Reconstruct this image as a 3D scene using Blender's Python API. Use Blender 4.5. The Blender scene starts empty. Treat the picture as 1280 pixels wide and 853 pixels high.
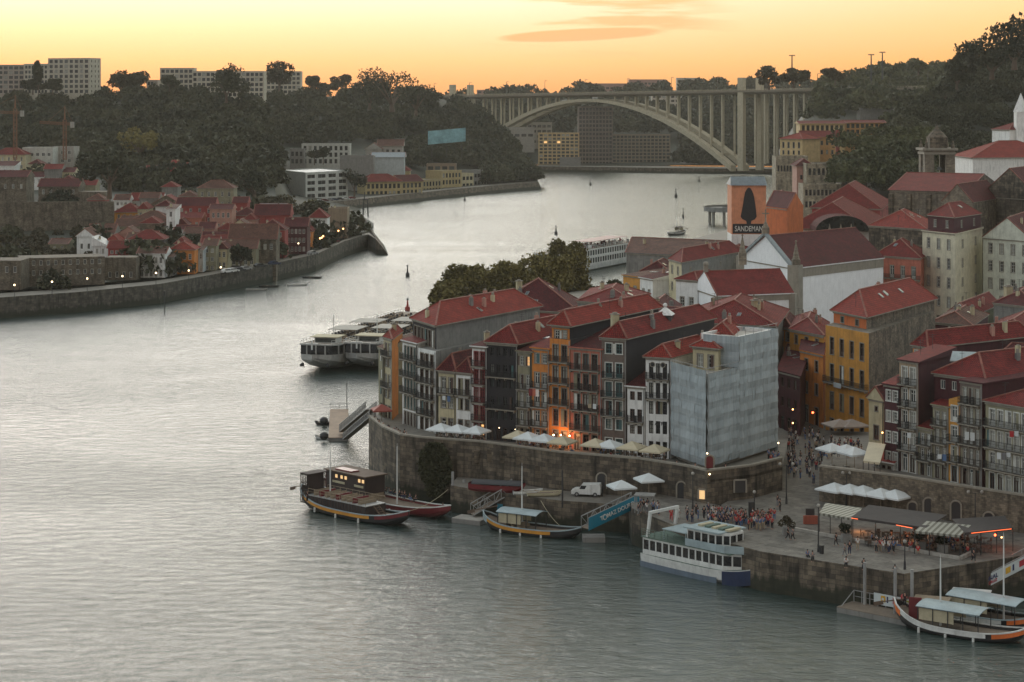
import bpy, math, random
import numpy as np
from mathutils import Vector, Matrix
S = bpy.context.scene
COL = S.collection
R = random.Random(7)
NR = np.random.RandomState(5)
# ------------------------------------------------------------------ camera (a level 70 mm lens with a rising-front shift)
FL, CH, YH = 2500.0, 62.0, 125.0     # focal length in photo pixels, eye height over the river, horizon row
cam_d = bpy.data.cameras.new('camera'); cam = bpy.data.objects.new('camera', cam_d); COL.objects.link(cam)
cam.location = (0, 0, CH); cam.rotation_euler = (math.radians(90), 0, 0)
cam_d.sensor_width = 36; cam_d.lens = 36*FL/1280; cam_d.shift_y = -(426.5-YH)/1280
cam_d.clip_start = 1; cam_d.clip_end = 60000
S.camera = cam
S.view_settings.view_transform = 'Standard'; S.view_settings.look = 'None'
S.view_settings.exposure = 0.6; S.view_settings.gamma = 1
S.render.resolution_x = 1024; S.render.resolution_y = 682
# ------------------------------------------------------------------ sky: after sunset, glow ahead, teal grey above
W = bpy.data.worlds.new('World'); S.world = W; W.use_nodes = True
nt = W.node_tree; nt.nodes.clear(); N = nt.nodes.new; LK = nt.links.new
out = N('ShaderNodeOutputWorld'); add = N('ShaderNodeAddShader')
b1 = N('ShaderNodeBackground'); b2 = N('ShaderNodeBackground')
sky = N('ShaderNodeTexSky'); sky.sky_type = 'NISHITA'; sky.sun_disc = False
sky.sun_elevation = math.radians(2.0); sky.sun_rotation = math.radians(-14); sky.air_density = 1.5; sky.dust_density = 3
LK(sky.outputs[0], b1.inputs[0]); b1.inputs[1].default_value = 0.05
tc = N('ShaderNodeTexCoord'); sp = N('ShaderNodeSeparateXYZ'); LK(tc.outputs['Generated'], sp.inputs[0])
def vramp(stops, src):
    r = N('ShaderNodeValToRGB'); e = r.color_ramp.elements
    for i, (p, c) in enumerate(stops):
        if i < 2: e[i].position = p
        else: e.new(p)
    for i, (p, c) in enumerate(stops): e[i].position = p; e[i].color = (*c, 1)
    LK(src, r.inputs[0]); return r.outputs[0]
def wm(op, a, b, clamp=False):
    m = N('ShaderNodeMath'); m.operation = op; m.use_clamp = clamp
    for i, x in enumerate((a, b)):
        if x is None: continue
        if isinstance(x, (int, float)): m.inputs[i].default_value = x
        else: LK(x, m.inputs[i])
    return m.outputs[0]
front = vramp([(0, (.62,.26,.085)), (.008, (.66,.31,.105)), (.02, (.68,.41,.17)), (.034, (.69,.50,.29)), (.05, (.70,.58,.45)), (.075, (.88,.88,.76)), (.12, (1.08,1.22,1.16)),
               (.24, (1.04,1.26,1.24)), (.45, (.62,.72,.73)), (1, (.31,.35,.38))], sp.outputs[2])
back = vramp([(0, (.33,.32,.33)), (.1, (.35,.35,.36)), (.35, (.34,.36,.38)), (1, (.31,.35,.38))], sp.outputs[2])
mx = N('ShaderNodeMix'); mx.data_type = 'RGBA'
fm = N('ShaderNodeMapRange'); fm.interpolation_type = 'SMOOTHSTEP'
fm.inputs[1].default_value = -0.5; fm.inputs[2].default_value = 0.92; LK(sp.outputs[1], fm.inputs[0]); LK(fm.outputs[0], mx.inputs[0])
LK(back, mx.inputs[6]); LK(front, mx.inputs[7])
# warmer to the right, paler to the left
ax = N('ShaderNodeMapRange'); ax.inputs[1].default_value = -1.0; ax.inputs[2].default_value = 1.0; LK(sp.outputs[0], ax.inputs[0])
azc = vramp([(.0, (1,1,1)), (.2, (1,1,1)), (.38, (1.02,.99,1.06)), (.5, (1,1,1)), (.63, (1.05,.79,.50)), (.85, (.9,.95,1.0)), (1, (.9,.95,1.0))], ax.outputs[0])
mu = N('ShaderNodeMix'); mu.data_type = 'RGBA'; mu.blend_type = 'MULTIPLY'; mu.inputs[0].default_value = 1
LK(mx.outputs[2], mu.inputs[6]); LK(azc, mu.inputs[7])
# thin streaks of cloud
mp = N('ShaderNodeMapping'); mp.inputs['Scale'].default_value = (9, 9, 110); mp.inputs['Rotation'].default_value = (0, math.radians(-4), 0)
LK(tc.outputs['Generated'], mp.inputs[0])
nz = N('ShaderNodeTexNoise'); nz.inputs['Scale'].default_value = 1.0; nz.inputs['Detail'].default_value = 5; nz.inputs['Roughness'].default_value = .55
LK(mp.outputs[0], nz.inputs['Vector'])
cx = wm('ABSOLUTE', wm('SUBTRACT', sp.outputs[0], 0.047), None)
gx = N('ShaderNodeMapRange'); gx.interpolation_type='SMOOTHSTEP'; LK(cx, gx.inputs[0]); gx.inputs[1].default_value=.028; gx.inputs[2].default_value=.075; gx.inputs[3].default_value=1; gx.inputs[4].default_value=0
gz = N('ShaderNodeMapRange'); gz.interpolation_type='SMOOTHSTEP'; LK(sp.outputs[2], gz.inputs[0]); gz.inputs[1].default_value=.018; gz.inputs[2].default_value=.034
cm = N('ShaderNodeMapRange'); cm.interpolation_type='SMOOTHSTEP'; LK(nz.outputs[0], cm.inputs[0]); cm.inputs[1].default_value=.50; cm.inputs[2].default_value=.62
cl = wm('MULTIPLY', wm('MULTIPLY', gx.outputs[0], gz.outputs[0]), cm.outputs[0])
# one long lens-shaped streak of cloud
ex = wm('MULTIPLY', wm('SUBTRACT', sp.outputs[0], 0.036), 24.0)
ez = wm('MULTIPLY', wm('SUBTRACT', wm('SUBTRACT', sp.outputs[2], 0.0326), wm('MULTIPLY', wm('SUBTRACT', sp.outputs[0], .036), .05)), 330.0)
el = wm('ADD', wm('MULTIPLY', ex, ex), wm('MULTIPLY', ez, ez))
el2 = wm('ADD', el, wm('MULTIPLY', wm('SUBTRACT', nz.outputs[0], .5), 1.6))
em = N('ShaderNodeMapRange'); em.interpolation_type='SMOOTHSTEP'; LK(el2, em.inputs[0]); em.inputs[1].default_value=.65; em.inputs[2].default_value=1.25; em.inputs[3].default_value=1; em.inputs[4].default_value=0
cl = wm('MAXIMUM', wm('MULTIPLY', cl, .8), em.outputs[0])
mc = N('ShaderNodeMix'); mc.data_type = 'RGBA'; LK(cl, mc.inputs[0]); LK(mu.outputs[2], mc.inputs[6]); mc.inputs[7].default_value = (.62,.31,.145,1)
LK(mc.outputs[2], b2.inputs[0]); b2.inputs[1].default_value = 1.12
LK(b1.outputs[0], add.inputs[0]); LK(b2.outputs[0], add.inputs[1]); LK(add.outputs[0], out.inputs[0])
sun_d = bpy.data.lights.new('sun', 'SUN'); sun = bpy.data.objects.new('sun', sun_d); COL.objects.link(sun)
sun_d.energy = 0.7; sun_d.angle = math.radians(30); sun_d.color = (1, .92, .80)
sun.rotation_euler = (math.radians(77), 0, math.radians(180+14)); sun.location = (-500, 3000, 400)
# ------------------------------------------------------------------ placement helpers: photo ray -> point in the world
def G(px, py, z=0.0):
    d = FL*(CH-z)/(py-YH); return Vector(((px-640)/FL*d, d, z))
def P2(px, d): return Vector(((px-640)/FL*d, d, 0))
def ZZ(py, d): return CH-(py-YH)/FL*d
def D3(px, py, d): return Vector(((px-640)/FL*d, d, ZZ(py, d)))
def lerp(a, b, t): return a+(b-a)*t
def interp(x, xs, ys): return float(np.interp(x, xs, ys))
# ------------------------------------------------------------------ materials
MATS = {}
def nodes(name):
    m = bpy.data.materials.new(name); m.use_nodes = True; MATS[name] = m
    t = m.node_tree; return m, t, t.nodes['Principled BSDF']
def mat(name, col, rough=.8, var=.18, scale=.6, streak=.25, bump=0, bscale=8, metal=0, uv=None, emit=None, spec=None, alpha=None):
    """plain, plaster or painted surface with weathering that stays on the surface"""
    if name in MATS: return MATS[name]
    m, t, b = nodes(name); n = t.nodes.new; l = t.links.new
    b.inputs['Roughness'].default_value = rough; b.inputs['Metallic'].default_value = metal
    if spec is not None: b.inputs['Specular IOR Level'].default_value = spec
    if alpha is not None: b.inputs['Alpha'].default_value = alpha
    g = n('ShaderNodeNewGeometry')
    n1 = n('ShaderNodeTexNoise'); n1.inputs['Scale'].default_value = scale; n1.inputs['Detail'].default_value = 8; n1.inputs['Roughness'].default_value = .72
    l(g.outputs['Position'], n1.inputs['Vector'])
    mp = n('ShaderNodeMapping'); mp.inputs['Scale'].default_value = (2.2, 2.2, .22); l(g.outputs['Position'], mp.inputs[0])
    n2 = n('ShaderNodeTexNoise'); n2.inputs['Scale'].default_value = 1; n2.inputs['Detail'].default_value = 4; l(mp.outputs[0], n2.inputs['Vector'])
    r1 = n('ShaderNodeMapRange'); r1.inputs[1].default_value=.3; r1.inputs[2].default_value=.7; r1.inputs[3].default_value=1-min(.8,var*1.4); r1.inputs[4].default_value=1+var*.8; l(n1.outputs[0], r1.inputs[0])
    r2 = n('ShaderNodeMapRange'); r2.inputs[1].default_value=.52; r2.inputs[2].default_value=.75; r2.inputs[3].default_value=1; r2.inputs[4].default_value=1-streak; l(n2.outputs[0], r2.inputs[0])
    mm = n('ShaderNodeMath'); mm.operation='MULTIPLY'; l(r1.outputs[0], mm.inputs[0]); l(r2.outputs[0], mm.inputs[1])
    x = n('ShaderNodeMix'); x.data_type='RGBA'; x.blend_type='MULTIPLY'; x.inputs[0].default_value=1; x.inputs[6].default_value=(*col,1); l(mm.outputs[0], x.inputs[7])
    l(x.outputs[2], b.inputs['Base Color'])
    if bump:
        bn = n('ShaderNodeTexNoise'); bn.inputs['Scale'].default_value=bscale; bn.inputs['Detail'].default_value=4; l(g.outputs['Position'], bn.inputs['Vector'])
        bp = n('ShaderNodeBump'); bp.inputs['Strength'].default_value=bump; bp.inputs['Distance'].default_value=.1; l(bn.outputs[0], bp.inputs['Height']); l(bp.outputs[0], b.inputs['Normal'])
    if emit:
        b.inputs['Emission Color'].default_value=(*emit[0],1); b.inputs['Emission Strength'].default_value=emit[1]
    return m
def masonry(name, c1, c2, mortar, bw=.8, bh=.4, rough=.9, var=.35, bump=.6, ms=.03, dark=.45, tide=False):
    """coursed stone, tile or slate cladding, laid in the wall's own metre coordinates"""
    if name in MATS: return MATS[name]
    m, t, b = nodes(name); n = t.nodes.new; l = t.links.new
    b.inputs['Roughness'].default_value = rough
    u = n('ShaderNodeUVMap'); br = n('ShaderNodeTexBrick'); l(u.outputs[0], br.inputs['Vector'])
    br.inputs['Scale'].default_value=1; br.inputs['Brick Width'].default_value=bw; br.inputs['Row Height'].default_value=bh; br.inputs['Mortar Size'].default_value=ms
    br.inputs['Color1'].default_value=(*c1,1); br.inputs['Color2'].default_value=(*c2,1); br.inputs['Mortar'].default_value=(*mortar,1); br.inputs['Bias'].default_value=-.1
    g = n('ShaderNodeNewGeometry')
    n1 = n('ShaderNodeTexNoise'); n1.inputs['Scale'].default_value=.45; n1.inputs['Detail'].default_value=8; n1.inputs['Roughness'].default_value=.7; l(g.outputs['Position'], n1.inputs['Vector'])
    mp = n('ShaderNodeMapping'); mp.inputs['Scale'].default_value=(1.1,1.1,.16); l(g.outputs['Position'], mp.inputs[0])
    n2 = n('ShaderNodeTexNoise'); n2.inputs['Scale'].default_value=1; n2.inputs['Detail'].default_value=5; l(mp.outputs[0], n2.inputs['Vector'])
    r1 = n('ShaderNodeMapRange'); r1.inputs[1].default_value=.32; r1.inputs[2].default_value=.68; r1.inputs[3].default_value=1-var; r1.inputs[4].default_value=1+var; l(n1.outputs[0], r1.inputs[0])
    r2 = n('ShaderNodeMapRange'); r2.inputs[1].default_value=.5; r2.inputs[2].default_value=.72; r2.inputs[3].default_value=1; r2.inputs[4].default_value=1-dark; l(n2.outputs[0], r2.inputs[0])
    mm = n('ShaderNodeMath'); mm.operation='MULTIPLY'; l(r1.outputs[0], mm.inputs[0]); l(r2.outputs[0], mm.inputs[1])
    x = n('ShaderNodeMix'); x.data_type='RGBA'; x.blend_type='MULTIPLY'; x.inputs[0].default_value=1; l(br.outputs['Color'], x.inputs[6]); l(mm.outputs[0], x.inputs[7])
    cout=x.outputs[2]
    if tide:
        sx=n('ShaderNodeSeparateXYZ'); l(g.outputs['Position'],sx.inputs[0]); ad=n('ShaderNodeMath'); ad.operation='MULTIPLY_ADD'; l(n2.outputs[0],ad.inputs[0]); ad.inputs[1].default_value=-3.2; l(sx.outputs[2],ad.inputs[2])
        tr=n('ShaderNodeMapRange'); tr.inputs[1].default_value=-.1; tr.inputs[2].default_value=.5; tr.inputs[3].default_value=.88; tr.inputs[4].default_value=0; l(ad.outputs[0],tr.inputs[0])
        tx=n('ShaderNodeMix'); tx.data_type='RGBA'; l(tr.outputs[0],tx.inputs[0]); l(cout,tx.inputs[6]); tx.inputs[7].default_value=(.018,.022,.012,1); cout=tx.outputs[2]
    l(cout, b.inputs['Base Color'])
    if bump:
        bp = n('ShaderNodeBump'); bp.inputs['Strength'].default_value=bump; bp.inputs['Distance'].default_value=.05; l(n1.outputs[0], bp.inputs['Height']); l(bp.outputs[0], b.inputs['Normal'])
    return m
def tiles(name, c1, c2, var=.4):
    """clay roof tiles: rolls up the slope, courses across, sun-bleached and lichen patches"""
    if name in MATS: return MATS[name]
    m, t, b = nodes(name); n = t.nodes.new; l = t.links.new
    b.inputs['Roughness'].default_value=.85; b.inputs['Specular IOR Level'].default_value=.25
    u = n('ShaderNodeUVMap'); g = n('ShaderNodeNewGeometry')
    wv = n('ShaderNodeTexWave'); wv.wave_type='BANDS'; wv.bands_direction='X'; wv.inputs['Scale'].default_value=.95; wv.inputs['Distortion'].default_value=.6; l(u.outputs[0], wv.inputs['Vector'])
    br = n('ShaderNodeTexBrick'); l(u.outputs[0], br.inputs['Vector']); br.inputs['Scale'].default_value=1; br.inputs['Brick Width'].default_value=.33; br.inputs['Row Height'].default_value=.42; br.inputs['Mortar Size'].default_value=.035
    br.inputs['Color1'].default_value=(*c1,1); br.inputs['Color2'].default_value=(*c2,1); br.inputs['Mortar'].default_value=(c2[0]*.5,c2[1]*.5,c2[2]*.5,1)
    n1 = n('ShaderNodeTexNoise'); n1.inputs['Scale'].default_value=.35; n1.inputs['Detail'].default_value=8; n1.inputs['Roughness'].default_value=.75; l(g.outputs['Position'], n1.inputs['Vector'])
    r1 = n('ShaderNodeMapRange'); r1.inputs[1].default_value=.3; r1.inputs[2].default_value=.7; r1.inputs[3].default_value=1-var; r1.inputs[4].default_value=1+var*.8; l(n1.outputs[0], r1.inputs[0])
    r2 = n('ShaderNodeMapRange'); r2.inputs[3].default_value=.82; r2.inputs[4].default_value=1.08; l(wv.outputs[0], r2.inputs[0])
    mm = n('ShaderNodeMath'); mm.operation='MULTIPLY'; l(r1.outputs[0], mm.inputs[0]); l(r2.outputs[0], mm.inputs[1])
    x = n('ShaderNodeMix'); x.data_type='RGBA'; x.blend_type='MULTIPLY'; x.inputs[0].default_value=1; l(br.outputs['Color'], x.inputs[6]); l(mm.outputs[0], x.inputs[7])
    l(x.outputs[2], b.inputs['Base Color'])
    bp = n('ShaderNodeBump'); bp.inputs['Strength'].default_value=.8; bp.inputs['Distance'].default_value=.08; l(wv.outputs[0], bp.inputs['Height']); l(bp.outputs[0], b.inputs['Normal'])
    return m
def leafmat(name, c1, c2):
    if name in MATS: return MATS[name]
    m, t, b = nodes(name); n = t.nodes.new; l = t.links.new
    b.inputs['Roughness'].default_value=.7; b.inputs['Specular IOR Level'].default_value=.2
    g = n('ShaderNodeNewGeometry'); nz = n('ShaderNodeTexNoise'); nz.inputs['Scale'].default_value=.03; nz.inputs['Detail'].default_value=5; l(g.outputs['Position'], nz.inputs['Vector'])
    a = n('ShaderNodeMath'); a.operation='MULTIPLY_ADD'; l(g.outputs['Random Per Island'], a.inputs[0]); a.inputs[1].default_value=.5
    s = n('ShaderNodeMath'); s.operation='MULTIPLY_ADD'; l(nz.outputs[0], s.inputs[0]); s.inputs[1].default_value=2.6; s.inputs[2].default_value=-1.05; l(s.outputs[0], a.inputs[2])
    x = n('ShaderNodeMix'); x.data_type='RGBA'; l(a.outputs[0], x.inputs[0]); x.inputs[6].default_value=(*c1,1); x.inputs[7].default_value=(*c2,1); x.clamp_factor=True
    l(x.outputs[2], b.inputs['Base Color']); return m
def glassmat(name, col, rough=.15, lit=None):
    return mat(name, col, rough, var=.5, scale=.9, streak=0, emit=lit)
# ------------------------------------------------------------------ mesh builder
class MB:
    def __init__(s): s.v=[]; s.f=[]; s.m=[]; s.uv=[]
    def face(s, pts, mi=0, uv=None):
        i=len(s.v); s.v += [tuple(p) for p in pts]; s.f.append(tuple(range(i, i+len(pts)))); s.m.append(mi)
        if uv is None:
            a=Vector(pts[0]); e=(Vector(pts[1])-a); L=e.length or 1; e/=L
            nn=e.cross(Vector(pts[-1])-a); nn = nn.normalized() if nn.length>1e-9 else Vector((0,0,1)); w=nn.cross(e)
            uv=[((Vector(p)-a).dot(e), (Vector(p)-a).dot(w)) for p in pts]
        s.uv += list(uv)
    def box(s, c, ex, ey, ez, mi=0):
        """box from its base corner c and three edge vectors"""
        c=Vector(c); ex=Vector(ex); ey=Vector(ey); ez=Vector(ez)
        p=[c, c+ex, c+ex+ey, c+ey]; q=[a+ez for a in p]
        if ex.cross(ey).dot(ez)<0: p=[p[0],p[3],p[2],p[1]]; q=[q[0],q[3],q[2],q[1]]
        s.face([p[0],p[3],p[2],p[1]],mi); s.face(q,mi)
        for i in range(4): j=(i+1)%4; s.face([p[i],p[j],q[j],q[i]],mi)
    def cb(s, c, sx, sy, sz, mi=0, rz=0):
        """box standing on point c (base centre), turned by rz"""
        ca, sa = math.cos(rz), math.sin(rz); ex=Vector((ca*sx,sa*sx,0)); ey=Vector((-sa*sy,ca*sy,0))
        s.box(Vector(c)-ex/2-ey/2, ex, ey, (0,0,sz), mi)
    def beam(s, a, b, w, h=None, mi=0):
        a=Vector(a); b=Vector(b); h=h or w; d=(b-a)
        if d.length<1e-6: return
        dn=d.normalized(); up=Vector((0,0,1)) if abs(dn.z)<.95 else Vector((0,1,0))
        x=dn.cross(up).normalized(); y=x.cross(dn).normalized()
        s.box(a-x*w/2-y*h/2, d, x*w, y*h, mi)
    def cone(s, a, b, r1, r2, n=8, mi=0, cap=True):
        a=Vector(a); b=Vector(b); dn=(b-a).normalized(); up=Vector((0,0,1)) if abs(dn.z)<.95 else Vector((0,1,0))
        x=dn.cross(up).normalized(); y=dn.cross(x)
        A=[]; B=[]
        for i in range(n):
            t=2*math.pi*i/n; o=x*math.cos(t)+y*math.sin(t); A.append(a+o*r1); B.append(b+o*r2)
        for i in range(n):
            j=(i+1)%n; s.face([A[i],A[j],B[j],B[i]],mi)
        if cap: s.face(A[::-1],mi); s.face(B,mi)
    def ball(s, c, r, mi=0, n=8, k=5, sz=1.0):
        c=Vector(c); rows=[]
        for i in range(k+1):
            ph=math.pi*i/k; rows.append([c+Vector((r*math.sin(ph)*math.cos(2*math.pi*j/n), r*math.sin(ph)*math.sin(2*math.pi*j/n), r*sz*math.cos(ph))) for j in range(n)])
        for i in range(k):
            for j in range(n):
                q=(j+1)%n
                if i==0: s.face([rows[0][0],rows[1][j],rows[1][q]],mi)
                elif i==k-1: s.face([rows[i][j],rows[k][0],rows[i][q]],mi)
                else: s.face([rows[i][j],rows[i+1][j],rows[i+1][q],rows[i][q]],mi)
    def loft(s, secs, mi=0, closed=False, caps=True):
        for a, b in zip(secs, secs[1:]):
            n=len(a)
            for i in range(n if closed else n-1):
                j=(i+1)%n; s.face([a[i],a[j],b[j],b[i]],mi)
        if caps: s.face(list(secs[0])[::-1],mi); s.face(secs[-1],mi)
    def data(s, name, mats, off=Vector((0,0,0)), smooth=False):
        me=bpy.data.meshes.new(name); o=np.array(off)
        V=(np.array(s.v, dtype=float)-o) if s.v else []
        me.from_pydata([tuple(v) for v in V], [], s.f)
        for m in mats: me.materials.append(m)
        me.polygons.foreach_set('material_index', s.m)
        ul=me.uv_layers.new(name='UVMap'); ul.data.foreach_set('uv', np.array(s.uv, dtype=np.float32).ravel())
        if smooth: me.polygons.foreach_set('use_smooth', [True]*len(s.f))
        me.update(); return me
    def build(s, name, mats, parent=None, smooth=False):
        if not isinstance(mats, (list, tuple)): mats=[mats]
        off=Vector((0,0,0)); p=parent
        while p is not None: off += p.location; p=p.parent
        me=s.data(name, mats, off, smooth)
        ob=bpy.data.objects.new(name, me); COL.objects.link(ob)
        if parent is not None: ob.parent=parent
        return ob
def thing(name, label, cat, loc=(0,0,0), rz=0, group=None):
    o=bpy.data.objects.new(name, None); COL.objects.link(o); o.location=loc; o.rotation_euler=(0,0,rz); o.empty_display_size=.5
    o['label']=label; o['category']=cat
    if group: o['group']=group
    return o
def tag(o, label, cat, group=None, kind=None):
    if label: o['label']=label
    if cat: o['category']=cat
    if group: o['group']=group
    if kind: o['kind']=kind
    return o
def struct(o): o['kind']='structure'; return o
def inst(name, me, parent, loc, rz=0, sc=None):
    o=bpy.data.objects.new(name, me); COL.objects.link(o); o.parent=parent; o.location=loc; o.rotation_euler=(0,0,rz)
    if sc: o.scale=sc
    return o
KIDS={}
def dup(root, loc, rz=0, label=None, group=None, sc=None):
    """a copy of a thing with copies of its parts and sub-parts"""
    r=root.copy(); COL.objects.link(r); r.location=loc; r.rotation_euler=(0,0,rz)
    if sc: r.scale=(sc,sc,sc) if isinstance(sc,(int,float)) else sc
    if label: r['label']=label
    if group: r['group']=group
    if root not in KIDS: KIDS[root]=[(c, list(c.children)) for c in root.children]
    for ch, gs in KIDS[root]:
        c=ch.copy(); COL.objects.link(c); c.parent=r
        for g in gs:
            q=g.copy(); COL.objects.link(q); q.parent=c
    return r
class Kind:
    """first call places the built original, later calls place copies"""
    def __init__(s, root): s.r=root; s.used=False
    def __call__(s, loc, rz=0, label=None, group=None, sc=None):
        if not s.used:
            s.used=True; o=s.r
            o['group']=group or o.get('group','')
            if label: o['label']=label
            s.first=(loc,rz,sc); s.pending=o
            KIDS[o]=[(c, list(c.children)) for c in o.children]
            o.location=loc; o.rotation_euler=(0,0,rz)
            if sc: o.scale=(sc,sc,sc) if isinstance(sc,(int,float)) else sc
            return o
        o=dup(s.r, loc, rz, label, group, sc)
        if not sc: o.scale=(1,1,1)
        return o
def text(name, body, size, pos, xd, up, m, parent, depth=.02, align='CENTER', sx=1.0):
    cu=bpy.data.curves.new(name,'FONT'); cu.body=body; cu.size=size; cu.align_x=align; cu.align_y='CENTER'; cu.extrude=depth; cu.offset=size*.012
    t=bpy.data.objects.new(name, cu); COL.objects.link(t)
    me=bpy.data.meshes.new_from_object(t.evaluated_get(bpy.context.evaluated_depsgraph_get())); bpy.data.objects.remove(t)
    me.materials.clear(); me.materials.append(m)
    x=Vector(xd).normalized(); y=Vector(up).normalized(); z=x.cross(y)
    M=Matrix((x*sx,y,z)).transposed().to_4x4(); me.transform(M)
    o=bpy.data.objects.new(name, me); COL.objects.link(o); o.parent=parent
    off=Vector((0,0,0)); p=parent
    while p is not None: off += p.location; p=p.parent
    o.location=Vector(pos)-off; return o
# ------------------------------------------------------------------ palette
WHITE=mat('white_plaster',(.74,.74,.71),streak=.35,var=.12); CREAM=mat('cream_plaster',(.50,.44,.28),streak=.3)
GREYW=mat('grey_plaster',(.20,.195,.18),streak=.4,var=.25); DKGREY=mat('dark_slate',(.055,.05,.055),streak=.3)
ORANGE=mat('orange_plaster',(.60,.21,.04),streak=.35); YELLOW=mat('yellow_plaster',(.54,.25,.04),streak=.35); PINK=mat('pink_plaster',(.46,.15,.10),streak=.3)
OLIVE=mat('olive_plaster',(.25,.23,.15),streak=.4); BROWNT=masonry('brown_tile',(.16,.11,.085),(.12,.085,.07),(.1,.09,.08),.15,.15,.5,.2,0,.01,.25)
BLACKW=mat('black_cladding',(.02,.017,.02),streak=.2); MAROON=mat('maroon_cladding',(.065,.014,.018),streak=.35); REDW=mat('red_plaster',(.30,.05,.045),streak=.35)
LBLUE=mat('pale_blue_plaster',(.42,.46,.46),streak=.3); SALMON=mat('salmon_plaster',(.42,.22,.17),streak=.3)
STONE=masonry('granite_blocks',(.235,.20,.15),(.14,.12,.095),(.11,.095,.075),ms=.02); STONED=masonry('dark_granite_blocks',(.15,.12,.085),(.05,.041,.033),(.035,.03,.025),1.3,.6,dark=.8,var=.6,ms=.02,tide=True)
RUBBLE=masonry('rubble_stone',(.17,.14,.10),(.08,.066,.05),(.065,.055,.045),.5,.28,dark=.6,var=.55,ms=.012); TRIM=mat('granite_trim',(.26,.235,.19),streak=.2)
CONC=mat('concrete',(.36,.34,.30),streak=.3); CONCD=mat('grey_concrete',(.22,.215,.2),streak=.35)
T_RED=tiles('red_roof_tiles',(.23,.026,.022),(.14,.020,.018)); T_DK=tiles('dark_red_roof_tiles',(.125,.017,.019),(.07,.013,.015)); T_OR=tiles('orange_red_roof_tiles',(.31,.042,.028),(.21,.030,.023),.3)
T_BR=tiles('brown_roof_tiles',(.17,.075,.05),(.10,.05,.04),.5); RIDGE=mat('ridge_tiles',(.24,.085,.06),var=.4)
ZINC=mat('zinc_sheet',(.20,.24,.26),.5,streak=.3); METAL=mat('dark_metal',(.03,.03,.032),.5,streak=.1); GALV=mat('galvanised_metal',(.30,.30,.29),.45)
FWHITE=mat('white_joinery',(.60,.60,.55),.5,streak=.1); FBROWN=mat('brown_joinery',(.07,.035,.025),.6); FTEAL=mat('teal_joinery',(.05,.12,.12),.6); FRED=mat('red_joinery',(.20,.02,.02),.6)
GL=glassmat('window_glass',(.018,.02,.022)); GLC=mat('curtained_glass',(.30,.30,.26),.4,var=.3,streak=0); GLG=glassmat('dim_glass',(.07,.085,.085),.2); GLL=glassmat('lit_glass',(.5,.3,.12),.4,((1,.55,.2),.8))
IRON=mat('wrought_iron',(.02,.019,.02),.6); WOOD=mat('weathered_wood',(.12,.08,.055),streak=.3); WOODL=mat('pale_wood',(.28,.22,.15),streak=.3)
# ------------------------------------------------------------------ windows, balconies
WC={}
def win_mesh(st, w, h, fm, pm, tm):
    k=(st,round(w,1),round(h,1),fm.name,pm.name,tm.name if tm else '')
    if k in WC: return WC[k]
    w, h = k[1], k[2]; f=MB(); T=.1; yd=.2
    def bar(x0,z0,x1,z1,y0=.1,dy=.08,mi=0): f.box((x0,y0,z0),(x1-x0,0,0),(0,dy,0),(0,0,z1-z0),mi)
    bar(-w/2,0,-w/2+T,h); bar(w/2-T,0,w/2,h); bar(-w/2+T,h-T,w/2-T,h); bar(-w/2+T,0,w/2-T,T)
    t=.06
    if st in 's':
        bar(-t/2,T,t/2,h-T,.11)
        for z in (h*.36,h*.68): bar(-w/2+T,z,-t/2,z+t,.11); bar(t/2,z,w/2-T,z+t,.11)
    elif st in 'f':
        bar(-t,T,t,h-T,.11); bar(-w/2+T,h*.74,-t,h*.74+.08,.11); bar(t,h*.74,w/2-T,h*.74+.08,.11)
        bar(-w/2+T,T,-t,h*.28,.11,.05); bar(t,T,w/2-T,h*.28,.11,.05)
    elif st in 'g':
        bar(-t,T,t,h*.76,.11); bar(-w/2+T,h*.76,w/2-T,h*.76+.1,.11)
    elif st=='x': bar(-t/2,T,t/2,h-T,.11)
    if tm:
        q=.14; f.box((-w/2-q,-.05,-.0),(q,0,0),(0,.25,0),(0,0,h+q),1); f.box((w/2,-.05,0),(q,0,0),(0,.25,0),(0,0,h+q),1); f.box((-w/2,-.05,h),(w,0,0),(0,.25,0),(0,0,q),1)
        f.box((-w/2-q-.04,-.1,-.12),(w+2*q+.08,0,0),(0,.3,0),(0,0,.12),1)
    fr=f.data('window',[fm,tm or fm])
    p=MB(); p.face([(-w/2,yd,0),(w/2,yd,0),(w/2,yd,h),(-w/2,yd,h)]); p.face([(-w/2,yd+.03,h),(w/2,yd+.03,h),(w/2,yd+.03,0),(-w/2,yd+.03,0)])
    for a,b in (((-w/2,0),(w/2,0)),((w/2,0),(w/2,h)),((w/2,h),(-w/2,h)),((-w/2,h),(-w/2,0))): p.face([(a[0],yd,a[1]),(a[0],yd+.03,a[1]),(b[0],yd+.03,b[1]),(b[0],yd,b[1])])
    pn=p.data('pane',[pm]); WC[k]=(fr,pn,w,h); return WC[k]
BC={}
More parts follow.
